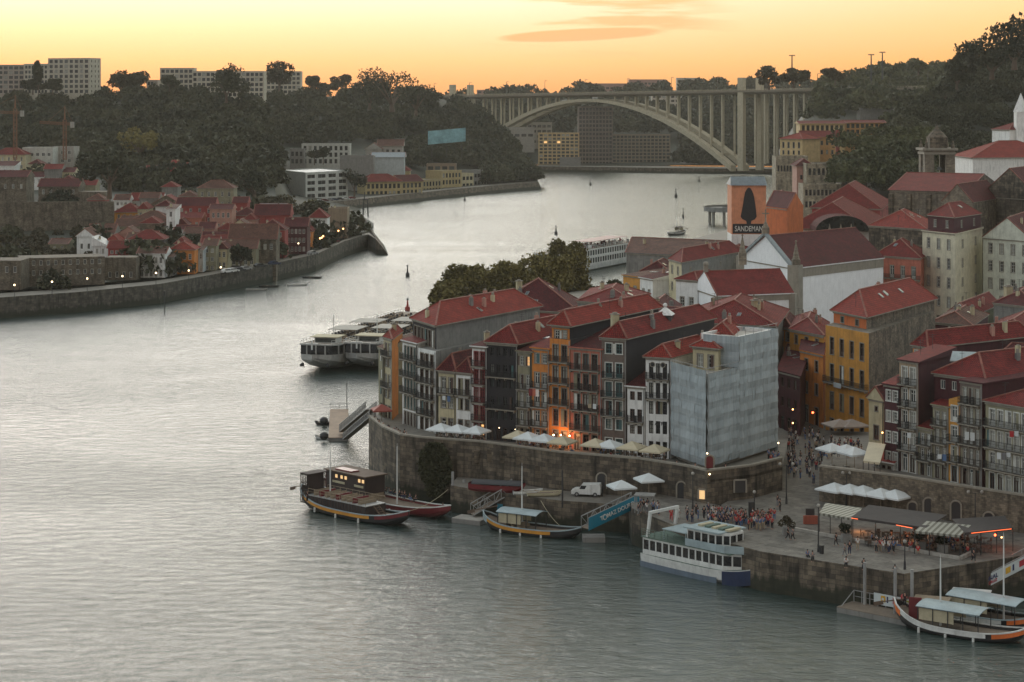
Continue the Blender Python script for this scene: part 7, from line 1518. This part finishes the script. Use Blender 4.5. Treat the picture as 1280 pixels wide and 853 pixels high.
for s in(-1,1): mb=MB(); mb.box((2.17,s*.65-.15,.72),(.05,0,0),(0,.3,0),(0,0,.16)); ch(mb.build('headlight',GLC),van)
# cars on the left quay (small in the photo)
def car(m,label,p,rz,g='cars parked on the left bank'):
    t=thing('parked_car',label,'car',p,rz,g); pr_=[(-2.1,.3),(2.1,.3),(2.15,.75),(1.1,.9),(.5,1.4),(-1.1,1.42),(-1.9,.95),(-2.1,.9)]; mb=MB(); a=[(x,-.85,z) for x,z in pr_]; b_=[(x,.85,z) for x,z in pr_]; mb.face(a); mb.face(b_[::-1])
    for i in range(8): j=(i+1)%8; mb.face([a[i],b_[i],b_[j],a[j]])
    ch(mb.build('body',m),t); mb=MB(); 
    for s in(-1,1): mb.box((-1.2,s*.86-.01,.95),(1.9,0,0),(0,.02,0),(0,0,.34))
    ch(mb.build('side_window',GL),t)
    for x in(-1.3,1.3): mb=MB(); mb.cone((x,-.88,.3),(x,-.7,.3),.3,.3,10); mb.cone((x,.7,.3),(x,.88,.3),.3,.3,10); ch(mb.build('axle_wheels',METAL),t)
def qz(px,py): p=G(px,py,6.03); return p
CW=[HWH,GALV,METAL,HRED,HNAVY]
for px,py,c,lb in [(284,341.5,0,'white car parked at the foot of the stepped lane, leftmost of three'),(291,340.5,0,'second white car parked at the foot of the stepped lane'),(299,339.5,2,'dark car parked beside the two white ones'),(307,338,1,'silver car parked before the quay tree'),(325,334.5,2,'dark van-like car before the low brown fronts'),(343,331.5,4,'blue car in front of the dark red house'),(391,318.5,1,'pale car on the quay bend below the string of lamps'),(418,303.5,3,'bright red car on the quay bend'),(414,292.5,1,'silver car in front of the white quay house')]:
    d_=qz(px,py); car(CW[c],lb,d_,.7)
for i,px in enumerate((400,406,412,418,425,432,440)): 
    p=P2(px,dq2(px)+9+(i%3)*1.5); car(CW[(i*3)%5],['white','red','silver','dark','navy','white','red'][i]+' car, number %s along the far quay in front of the office slab'%['one','two','three','four','five','six','seven'][i],Vector((p.x,p.y,5.05)),.4,'cars on the far quay')
# cafe tables and chairs
def table():
    t=thing('cafe_table','x','table'); mb=MB(); mb.cb((0,0,.71),.8,.8,.04); mb.build('table_top',WOOD).parent=t; mb=MB(); mb.cone((0,0,0),(0,0,.71),.04,.04,6); mb.cb((0,0,0),.45,.45,.03); mb.build('pedestal',METAL).parent=t; return Kind(t)
def chair():
    t=thing('cafe_chair','x','chair'); mb=MB(); mb.cb((0,0,.43),.44,.44,.05); mb.build('seat',WOOD).parent=t; mb=MB(); mb.box((-.22,.19,.48),(.44,0,0),(0,.04,0),(0,0,.42)); mb.build('backrest',WOOD).parent=t
    for x in(-.18,.18):
        for y in(-.18,.18): mb=MB(); mb.beam((x,y,0),(x,y,.43),.04); mb.build('leg',METAL).parent=t
    return Kind(t)
KT=table(); KC=chair()
# ------------------------------------------------------------------ people
def skin_mesh(verts,edges,radii,sub=1,name='body'):
    me=bpy.data.meshes.new(name); me.from_pydata(verts,edges,[]); o=bpy.data.objects.new(name,me); COL.objects.link(o)
    sm=o.modifiers.new('s','SKIN'); 
    for i,r in enumerate(radii): me.skin_vertices[0].data[i].radius=(r,r) if isinstance(r,(int,float)) else r
    me.skin_vertices[0].data[0].use_root=True; sm.use_smooth_shade=True
    if sub: o.modifiers.new('u','SUBSURF').levels=sub
    dg=bpy.context.evaluated_depsgraph_get(); m=bpy.data.meshes.new_from_object(o.evaluated_get(dg)); bpy.data.objects.remove(o); return m
def pose(kind):
    """joint positions facing -y; returns dict"""
    st=dict(pel=(0,0,.95),wa=(0,0,1.10),ch=(0,0,1.33),ne=(0,0,1.50),he=(0,-.01,1.60),ht=(0,0,1.72),sL=(.18,0,1.42),eL=(.23,.02,1.15),wL=(.22,-.06,.90),hL=(.21,-.09,.80),sR=(-.18,0,1.42),eR=(-.24,.02,1.15),wR=(-.22,-.04,.90),hR=(-.21,-.08,.80),
      tL=(.10,0,.88),kL=(.11,-.02,.50),aL=(.11,.03,.09),fL=(.12,-.14,.03),tR=(-.10,0,.88),kR=(-.11,-.02,.50),aR=(-.11,.03,.09),fR=(-.12,-.14,.03))
    if kind=='walk': st.update(kL=(.10,-.16,.52),aL=(.10,-.20,.10),fL=(.11,-.37,.05),kR=(-.10,.08,.50),aR=(-.10,.34,.15),fR=(-.11,.22,.03),wL=(.22,.10,.93),hL=(.21,.12,.83),wR=(-.21,-.20,.95),hR=(-.20,-.26,.87))
    if kind=='phone': st.update(eR=(-.24,-.06,1.16),wR=(-.12,-.28,1.28),hR=(-.08,-.33,1.35),eL=(.23,-.05,1.16),wL=(.10,-.27,1.24),hL=(.06,-.32,1.31))
    if kind=='sit':
        for k in ('pel','wa','ch','ne','he','ht','sL','sR','eL','eR','wL','wR','hL','hR'): st[k]=(st[k][0],st[k][1]+.1,st[k][2]-.43)
        st.update(tL=(.10,.04,.50),kL=(.13,-.36,.52),aL=(.12,-.36,.09),fL=(.13,-.52,.03),tR=(-.10,.04,.50),kR=(-.13,-.36,.52),aR=(-.12,-.36,.09),fR=(-.13,-.52,.03),wL=(.16,-.22,.70),hL=(.12,-.30,.70),wR=(-.16,-.22,.70),hR=(-.12,-.30,.70))
    return st
SKINM=mat('skin',(.36,.20,.14),.6,streak=0,var=.05); HAIRS=[mat('dark_hair',(.015,.011,.009),.7,streak=0),mat('brown_hair',(.07,.04,.02),.7,streak=0),mat('grey_hair',(.25,.24,.22),.7,streak=0)]
CLO=[('black',(.018,.018,.022)),('navy',(.025,.035,.08)),('red',(.42,.03,.035)),('white',(.62,.60,.57)),('grey',(.18,.18,.185)),('blue',(.09,.16,.30)),('beige',(.36,.29,.20)),('green',(.07,.13,.08))]
CM={n_:mat('cloth_'+n_,c,.85,streak=0,var=.1) for n_,c in CLO}
PM={}
def person_meshes(kind):
    p=pose(kind); K=list(p); ix={k:i for i,k in enumerate(K)}; E=[('pel','wa'),('wa','ch'),('ch','ne'),('ne','he'),('he','ht')]+[(a,b_) for s in'LR' for a,b_ in(('ch','s'+s),('s'+s,'e'+s),('e'+s,'w'+s),('w'+s,'h'+s),('pel','t'+s),('t'+s,'k'+s),('k'+s,'a'+s),('a'+s,'f'+s))]
    rad=dict(pel=.125,wa=.11,ch=(.15,.11),ne=.055,he=.09,ht=.075); 
    for s in'LR': rad.update({'s'+s:.062,'e'+s:.045,'w'+s:.032,'h'+s:(.042,.02),'t'+s:.085,'k'+s:.058,'a'+s:.042,'f'+s:(.045,.03)})
    body=skin_mesh([p[k] for k in K],[(ix[a],ix[b_]) for a,b_ in E],[rad[k] for k in K]); body.materials.append(SKINM)
    def sub(keys,edges,r,nm):
        return skin_mesh([p[k] if isinstance(k,str) else k for k in keys],edges,r,1,nm)
    shirt=sub(['wa','pel','ch','sL','eL','sR','eR',(p['ne'][0],p['ne'][1],p['ne'][2]-.05)],[(0,1),(0,2),(2,3),(3,4),(2,5),(5,6),(2,7)],[.135,.145,(.175,.13),.08,.062,.08,.062,.07],'shirt')
    lo=lambda a,b_,t_: tuple(p[a][i]+(p[b_][i]-p[a][i])*t_ for i in range(3))
    tr_=sub(['pel','tL','kL',lo('kL','aL',.9),'tR','kR',lo('kR','aR',.9)],[(0,1),(1,2),(2,3),(0,4),(4,5),(5,6)],[.14,.105,.078,.06,.105,.078,.06],'trousers')
    h=p['he']; mb=MB(); mb.ball((h[0],h[1]+.025,h[2]+.075),.112,0,10,6,1.0); hair=mb.data('hair',[HAIRS[0]])
    # nose and face relief are part of the continuous body mesh at this distance
    return body,shirt,tr_,hair
for k in('stand','walk','phone','sit'): PM[k]=person_meshes(k)
for k in PM:
    for m_ in PM[k][1:3]: m_.materials.append(CM['black'])
def person(kind,loc,rz,top,bot,label,group,hs=None,hair=0,sc=None):
    b_,s,t_,h=PM[kind]; sc=sc or R.uniform(.94,1.06)
    o=bpy.data.objects.new('person',b_); COL.objects.link(o); o.location=loc; o.rotation_euler=(0,0,rz); o.scale=(sc,sc,sc); o['label']=label; o['category']='person'; o['group']=group
    for nm,me,mm in(('shirt',s,CM[top]),('trousers',t_,CM[bot]),('hair',h,HAIRS[hair])):
        c=bpy.data.objects.new(nm,me); COL.objects.link(c); c.parent=o
        if me.materials: c.material_slots[0].link='OBJECT'; c.material_slots[0].material=mm
    return o
def rc(w=None): return R.choices([c[0] for c in CLO],w or [5,3,2,4,3,2,2,1])[0]
def bt(): return R.choice(['black','navy','grey','black','blue','beige'])
VERB={'stand':'standing','walk':'walking','phone':'standing','sit':'sitting'}
def crowd(n,area,z,where,group,w=None,kinds='stand',zf=None,mind=.5):
    """people scattered in a photo-space area on the ground of height z"""
    put=[]; tries=0
    while len(put)<n and tries<n*40:
        tries+=1; x0,x1,y0,y1=area; px=R.uniform(x0,x1); py=R.uniform(y0,y1); p=G(px,py,z) if zf is None else zf(px,py)
        if any((p-q).length<mind for q in put): continue
        put.append(p); k=R.choice(kinds) if not isinstance(kinds,str) else kinds; t_=rc(w); b_=bt()
        person(k,p,R.uniform(0,6.28),t_,b_,'person in %s top and %s trousers %s %s'%(t_,b_,VERB[k],where),group,hair=R.choice([0,0,1,2]))
KS=['stand','stand','walk','phone']
gz=lambda px,py: G(px,py,5.02)
crowd(40,(918,970,650,664),5.02,'in the red-shirted crowd behind the ferry','crowd on the square',[2,1,11,2,1,1,0,0],['stand','phone'],mind=.42)
crowd(32,(884,930,646,661),5.02,'in the mixed crowd behind the ferry','crowd on the square',[5,3,4,4,3,3,1,0],['stand','phone'],mind=.42)
crowd(9,(858,886,644,655),5.02,'in the crowd by the black post','crowd on the square',[6,3,1,2,1,2,1,0],['stand','walk'],mind=.5)
crowd(10,(790,828,636,645),5.02,'by the kiosk at the square corner','people at the corner of the square',[5,3,0,3,2,2,1,0],KS,mind=.6)
P_=[(839,652,'red','red','walk','in long red clothing crossing the square alone'),(848,650,'white','white','walk','all in white crossing the square beside the one in red'),(975,640,'black','black','stand','in black beside the two-globed lamp post, nearer'),(972,634,'black','grey','stand','in black beside the two-globed lamp post, further'),(985,675,'black','black','walk','in black near the planter, left of two'),(991,676,'grey','black','walk','in grey near the planter, right of two'),(1045,683,'black','black','walk','in dark clothes just before the restaurant kerb'),(1062,694,'black','navy','stand','in black in the open part of the square'),(1056,696,'grey','grey','walk','in grey beside the one in black in the open square'),(1072,688,'white','beige','stand','in white just before the restaurant'),(1217,703,'black','black','walk','in black walking past the right end of the restaurant'),(1017,606,'blue','navy','stand','in blue at the top of the square street'),(1028,607,'white','black','walk','in white at the top of the square street')]
for px,py,a,b_,k,w in P_: person(k,gz(px,py),R.uniform(0,6.28),a,b_,'person '+w,'people walking on the square',hair=R.choice([0,1]))
crowd(12,(1088,1118,686,692),5.02,'before the middle of the restaurant','people before the restaurant',[6,2,1,4,2,3,1,0],['stand','walk'],mind=.5)
crowd(26,(1085,1210,668,690),5.02,'at a table under the restaurant roof','restaurant guests',[6,2,3,3,2,1,2,0],'sit',mind=.9)
crowd(12,(1120,1240,680,694),5.02,'at the restaurant terrace front edge','restaurant guests',[5,2,4,3,2,1,2,0],'sit',mind=.9)
# people sitting on the quay edge
for i,(px,py,a) in enumerate([(1058,706.5,'white'),(1080,709,'black'),(1119,716.5,'black'),(1016,699,'grey'),(1010,696.5,'blue')]):
    person('sit',gz(px,py)+Vector((0,.2,-.35)),R.uniform(-.4,.4),a,'black','person in %s sitting on the quay edge, %s from the left'%(a,['third','fourth','rightmost','second','leftmost'][i]),'people on the quay edge')
# dim street crowd beside the yellow house: rising ground
def zst(px,py):
    z=5.0
    for _ in range(6): p=G(px,py,z); z=5.0+max(0,(p.y-290))/55*2.5
    return G(px,py,z+.02)
crowd(60,(984,1030,545,600),5,'in the street beside the netted building','evening crowd in the narrow street',[6,3,1,5,2,2,2,0],KS,zf=zst,mind=.55)
crowd(22,(1030,1078,555,574),5,'below the tall yellow house','evening crowd by the yellow house',[6,3,1,4,2,1,2,0],['sit','stand'],zf=lambda px,py: G(px,py,9.02),mind=.6)
# guests on the terraces of the river row
for x0,x1,w in ((545,606,'below the yellow house'),(640,715,'below the tall orange house'),(738,835,'beside the netted building')):
    crowd(9,(x0,x1,0,1),9,'under parasols '+w,'guests on the upper riverside terrace',[6,3,2,4,2,2,1,0],['sit','sit','stand'],zf=lambda px,py:(lambda d:Vector(((px-640)/FL*d,d,8.42)))(fd(px)-R.uniform(1.6,7)),mind=.7)
crowd(16,(467,520,0,1),9,'by the left end of the parapet','strollers at the terrace tip',[6,3,2,2,2,2,1,0],['stand','phone'],zf=lambda px,py:(lambda d:Vector(((px-640)/FL*d,d,8.42)))(interp(px,[q[0] for q in WALLP],[q[1] for q in WALLP])+R.uniform(1.2,3.5)),mind=.5)
for i,px in enumerate((846,869,907)):
    d=interp(px,[838,884,940],[289,283.5,288]); person('stand',Vector(((px-640)/FL*d,d,8.42)),0,['black','grey','black'][i],'black','person in %s looking over the parapet below the netting, %s'%(['black','grey','black'][i],['left','middle','right'][i]),'people below the netting')
crowd(6,(958,974,0,1),8,'at the right foot of the netting','people below the netting',[1,1,1,1,1,5,1,0],KS,zf=lambda px,py:(lambda d:Vector(((px-640)/FL*d,d,8.42)))(293+R.uniform(0,4)),mind=.5)
# people aboard the black boat, the red boat and the pontoon
for i,(px,py,z,w) in enumerate([(384,628,3.2,'at the steering oar of the long black wine boat'),(405,604,5.6,'on the roof of the boat cabin')][:1]): p=G(px,py,z); person('stand',p,1,'black','black','person dressed in black standing '+w,'boat crew')
p=Vector((D3(1131,768,236).x,D3(1131,768,236).y,2.2)); person('stand',p,0,'black','black','person in dark clothes standing at the orange stern of the lower right boat','boat crew')
k=MB(); k.ball(D3(1130,747,237),.42,0,10,7); tag(k.build('red_ball',mat('signal_red',(.4,.02,.03))),'red ball on a short pole above the orange boat stern','signal ball')
crowd(12,(462,560,0,1),2,'on the dark red wine boat','passengers on the red boat',[5,2,3,3,2,1,1,0],'sit',zf=lambda px,py:(lambda u:Vector((lerp(G(470,622).x,G(556,648).x,u),lerp(G(470,622).y,G(556,648).y,u),1.0)))((px-462)/98),mind=.6)
# tables and chairs
n_=0
def tset(p,rz,lab,g):
    KT(p,rz,'small dark cafe table '+lab,'cafe tables '+g)
    for s in(0,math.pi): KC((p.x+math.sin(rz+s)*.75*-1,p.y+math.cos(rz+s)*.75,p.z),rz+s,'dark cafe chair '+lab,'cafe chairs '+g)
for x0,x1,n,w in ((545,603,8,'below the yellow and low white houses'),(642,714,9,'below the tall orange house'),(740,830,10,'between the brown tiled house and the netting')):
    for i in range(n): px=x0+(x1-x0)*(i+.5)/n; d=fd(px)-(2.2 if i%2 else 6.4); tset(Vector(((px-640)/FL*d,d,8.41)),R.uniform(0,3),w,'on the upper terrace')
for i in range(26): px=1085+145*(i%13)/12; py=671+ (i//13)*11+ (px-1085)*.06; tset(gz(px,py),R.uniform(0,3),'under the restaurant roof','of the square restaurant')
for i in range(8): px=1040+85*(i%8)/7; tset(gz(px,627+(i%8)*1.3),R.uniform(0,3),'under the five white parasols','under the right wall')
# stone kerb of the restaurant terrace, planters, kiosk, menu stand
t=thing('terrace_kerb','low pale stone kerb edging the restaurant terrace','kerb',(gz(1080,685).x,gz(1080,685).y,5)); mb=MB()
for a,b_ in (((993,663),(1040,672)),((1040,672),(1200,700)),((1200,700),(1216,692))): p,q=gz(*a),gz(*b_); mb.beam(p+Vector((0,0,.2)),q+Vector((0,0,.2)),.45,.4)
mb.build('kerb_stone',CONC,t)
for i,(px,py,h,m_) in enumerate([(984,669,1.5,LEAFR),(1150,686,1.6,LEAFD),(1178,690,1.3,LEAFD),(1058,678,1.6,LEAFD)]):
    p=gz(px,py); t=thing('planter',['square planter with a bushy brown green shrub near the crowd','dark shrub in a pot under the right part of the restaurant roof','second potted shrub under the right part of the restaurant roof','tall potted shrub at the left part of the restaurant'][i],'planter',p); mb=MB(); mb.cb((0,0,0),1.2,1.2,1.0); mb.build('pot',CONCD).parent=t; o=leafcloud('shrub',crown_points(350,.95,h*.55,1.0+h*.5,4),np.full(350,.16),m_,t)
p=gz(1013,655); t=thing('menu_board','reddish brown wooden menu stand with a dark sign at the left of the restaurant','menu stand',p); mb=MB(); mb.cb((0,0,0),1.9,.5,1.1); mb.build('counter',mat('red_wood',(.28,.08,.05))).parent=t; mb=MB(); mb.cb((0,.3,1.1),1.2,.1,.9); mb.build('sign_board',METAL).parent=t
p=G(806,640,5.0); t=thing('ticket_kiosk','small grey ticket kiosk with open sides at the corner by the blue gangway','kiosk',p,-.2); mb=MB(); mb.cb((0,0,2.3),2.8,2.2,.15); mb.build('kiosk_roof',CONCD).parent=t; mb=MB(); mb.cb((0,.6,0),2.4,.9,1.0); mb.build('counter',CONC).parent=t; mb=MB()
for x in(-1.25,1.25):
    for y in(-.95,.95): mb.beam((x,y,0),(x,y,2.3),.12)
mb.build('frame',GALV).parent=t
p=gz(939,646); mb=MB(); mb.cb(p,.75,.5,1.9); mb.cb(p+Vector((0,0,1.9)),.85,.6,.12); tag(mb.build('dark_cabinet',METAL),'dark upright cabinet beside the flat-topped post behind the crowd','cabinet')
for i,(px,py) in enumerate([(1027,692),(1217,697)]): p=gz(px,py); mb=MB(); mb.cone(p,p+Vector((0,0,1.0)),.28,.32,10); mb.cone(p+Vector((0,0,1.0)),p+Vector((0,0,1.06)),.36,.36,10); tag(mb.build('litter_bin',METAL),['dark litter bin beside the lamp post before the restaurant','dark litter bin at the right end of the restaurant kerb'][i],'litter bin')
# red sentry-like door and arched openings in the walls
def wall_door(label,px,pyt,pyb,d,w,m_=METAL,rz=0,arch=True,name='door_opening'):
    p=D3(px,pyb,d); h=(pyb-pyt)*d/FL; t=thing(name,label,'door',p,rz); n=8; pts=[(-w/2,0),(w/2,0)]+([(w/2*math.cos(math.pi*i/n),h-w/2+w/2*math.sin(math.pi*i/n)) for i in range(n+1)] if arch else [(w/2,h),(-w/2,h)])
    mb=MB(); f=[(x,-.06,z) for x,z in pts]; b_=[(x,.3,z) for x,z in pts]; mb.face(f)
    for i in range(len(f)): j=(i+1)%len(f); mb.face([f[i],b_[i],b_[j],f[j]])
    mb.build('door_leaf',m_).parent=t; mb=MB()
    q=pts[1:]+[pts[0]]
    for (x0,z0),(x1,z1) in zip(q,q[1:]): mb.beam((x0*1.1,-.08,z0),(x1*1.1,-.08,z1),.22,.2)
    mb.build('door_frame',TRIM).parent=t
wall_door('dark arched doorway in the stone wall under the netted building, left one',852,602,624,286.2,1.3,METAL,-.35); wall_door('dark square opening in the wall end right of the netted corner',925,600,616,284.3,1.6,METAL,.15,False)
wall_door('lit yellow doorway in the wall below the netted corner',878,612,624,282.6,1.0,GLL2,-.3,False); wall_door('dark arched doorway in the old wall behind the van',752,591,611,294,1.4,METAL,-.1)
wall_door('red doorway standing at the foot of the netting corner',887,569,588,284.5,1.1,HRED,0)
for i,(px,yt,yb,d) in enumerate([(1161,622,646,273.0),(1195,626,650,269.6),(1141,627,645,274.8),(1236,640,652,265.9)]): wall_door(['tall dark arched door in the right wall, second from the left','tall dark arched door in the right wall, third from the left','low dark arched door in the right wall, leftmost','small dark opening in the right wall, rightmost'][i],px,yt,yb,d,1.3,METAL,-.35)
for i,(px,yt) in enumerate([(596,566),(612,564),(628,566),(648,568),(672,585)]): 
    d=interp(px,[q[0] for q in WALLP],[q[1] for q in WALLP])-.05; p=D3(px,yt+13,d); mb=MB(); mb.box((p.x-.4,p.y-.25,p.z),(.8,0,0),(0,.4,0),(0,0,1.9)); tag(mb.build('wall_buttress_slot',STONED),['leftmost','second','third','fourth','rightmost lower'][i]+' of the short dark stone ribs near the top of the old wall','stone rib','stone ribs of the old wall')
# washing
for lb,pts,m_ in (('red and pink washing hanging from the balcony between the olive and orange houses',[(661,486),(665,486),(669,487)],[HRED,PINK,WHITE]),('white washing on the balcony of the dark brown terrace house',[(1206,540),(1213,541)],[PWH,PWH])):
    t=thing('washing_line',lb,'washing',D3(pts[0][0],pts[0][1],(309 if pts[0][0]<1000 else 272)))
    for (px,py),m__ in zip(pts,m_): p=D3(px,py,309 if px<1000 else 272.5); mb=MB(); mb.box(p,(.55,-.1,0),(0,.03,0),(0,0,-1.1)); mb.build('cloth',m__,t)
# roof clutter: chimneys, aerials and little roof windows on the bigger town roofs
def ray_roof(ro):
    """add small things on the slopes of one roof"""
    me=ro.data; off=ro.parent.location; fs=[p for p in me.polygons if p.material_index==0 and p.area>18 and abs(p.normal.z)<.999]
    for p in fs:
        for _ in range(min(4,int(p.area/45)+(R.random()<.6))):
            vs=[me.vertices[i].co for i in p.vertices]; w=[R.random()**1.0+.15 for _ in vs]; s=sum(w); q=sum((v*(x/s) for v,x in zip(vs,w)),Vector()); k=R.random(); n=p.normal; up=Vector((-n.x,-n.y,0)); 
            if up.length<1e-3: continue
            up.normalize(); e=Vector((up.y,-up.x,0)); slope=(up-n*up.dot(n)).normalized()
            mb=MB()
            if k<.4:
                c=q+off; mb.box(c-e*.35-up*.25-Vector((0,0,.5)),e*.7,up*.5,(0,0,R.uniform(1.2,1.9))); h=1.0; mb.box(c-e*.2-up*.15+Vector((0,0,.9)),e*.4,up*.3,(0,0,.6),1); mb.build('chimney',[R.choice([CREAM,GREYW,SALMON]),TRIM],ro.parent)
            elif k<.75:
                c=q+off; w_=R.uniform(.6,1.0); mb.box(c-e*w_/2-n*.05,e*w_,slope*1.1,n*.14); mb.box(c-e*(w_/2-.08)+slope*.08+n*.09,e*(w_-.16),slope*.94,n*.03,1); mb.build('skylight',[GALV,GLG],ro.parent)
            else:
                c=q+off; mb.beam(c,c+Vector((0,0,2.2)),.05); mb.beam(c+Vector((-.5,0,2.1)),c+Vector((.5,0,2.1)),.04); mb.beam(c+Vector((-.35,0,1.8)),c+Vector((.35,0,1.8)),.04); mb.build('antenna',METAL,ro.parent)
for ob in list(COL.objects):
    if ob.name.startswith('roof') and not ob.name.startswith('roof_') and ob.parent and ob.parent.location.y<520 and ob.parent.location.x>-30 and ob.parent.get('category')=='house': ray_roof(ob)
# more washing and small awnings on the fronts
for i,(px,py,d,cs) in enumerate([(1172,568,277,[PWH,CM['blue']]),(1246,566,269,[PWH,CM['grey'],PWH]),(1262,539,267.5,[CM['red'],PWH]),(1134,541,283.5,[PWH]),(553,495,320,[PWH,CM['blue']]),(735,505,304,[CM['beige'],PWH])]):
    t=thing('washing_line','washing on the front of '+['the grey fronted terrace house','the long white framed house, lower line','the long white framed house, upper line','the tall thin beige house','the yellow two-window house','the salmon pink house'][i],'washing',D3(px,py,d))
    for j,m__ in enumerate(cs): p=D3(px+j*6,py,d-1.0); mb=MB(); mb.box(p,(.5,-.2,0),(0,.03,0),(0,0,-R.uniform(.6,1.0))); mb.build('cloth',m__,t)
# ------------------------------------------------------------------ evening haze
hz=MB(); hz.box((-3500,-60,-9),(7000,0,0),(0,4200,0),(0,0,190))
m=bpy.data.materials.new('haze'); m.use_nodes=True; t=m.node_tree; t.nodes.clear(); o_=t.nodes.new('ShaderNodeOutputMaterial'); pv=t.nodes.new('ShaderNodeVolumePrincipled')
pv.inputs['Color'].default_value=(.97,.91,.79,1); pv.inputs['Density'].default_value=.00005; pv.inputs['Anisotropy'].default_value=.2; t.links.new(pv.outputs[0],o_.inputs['Volume'])
o_=hz.build('haze',m); o_['kind']='stuff'; o_['label']='thin warm evening haze over the river'
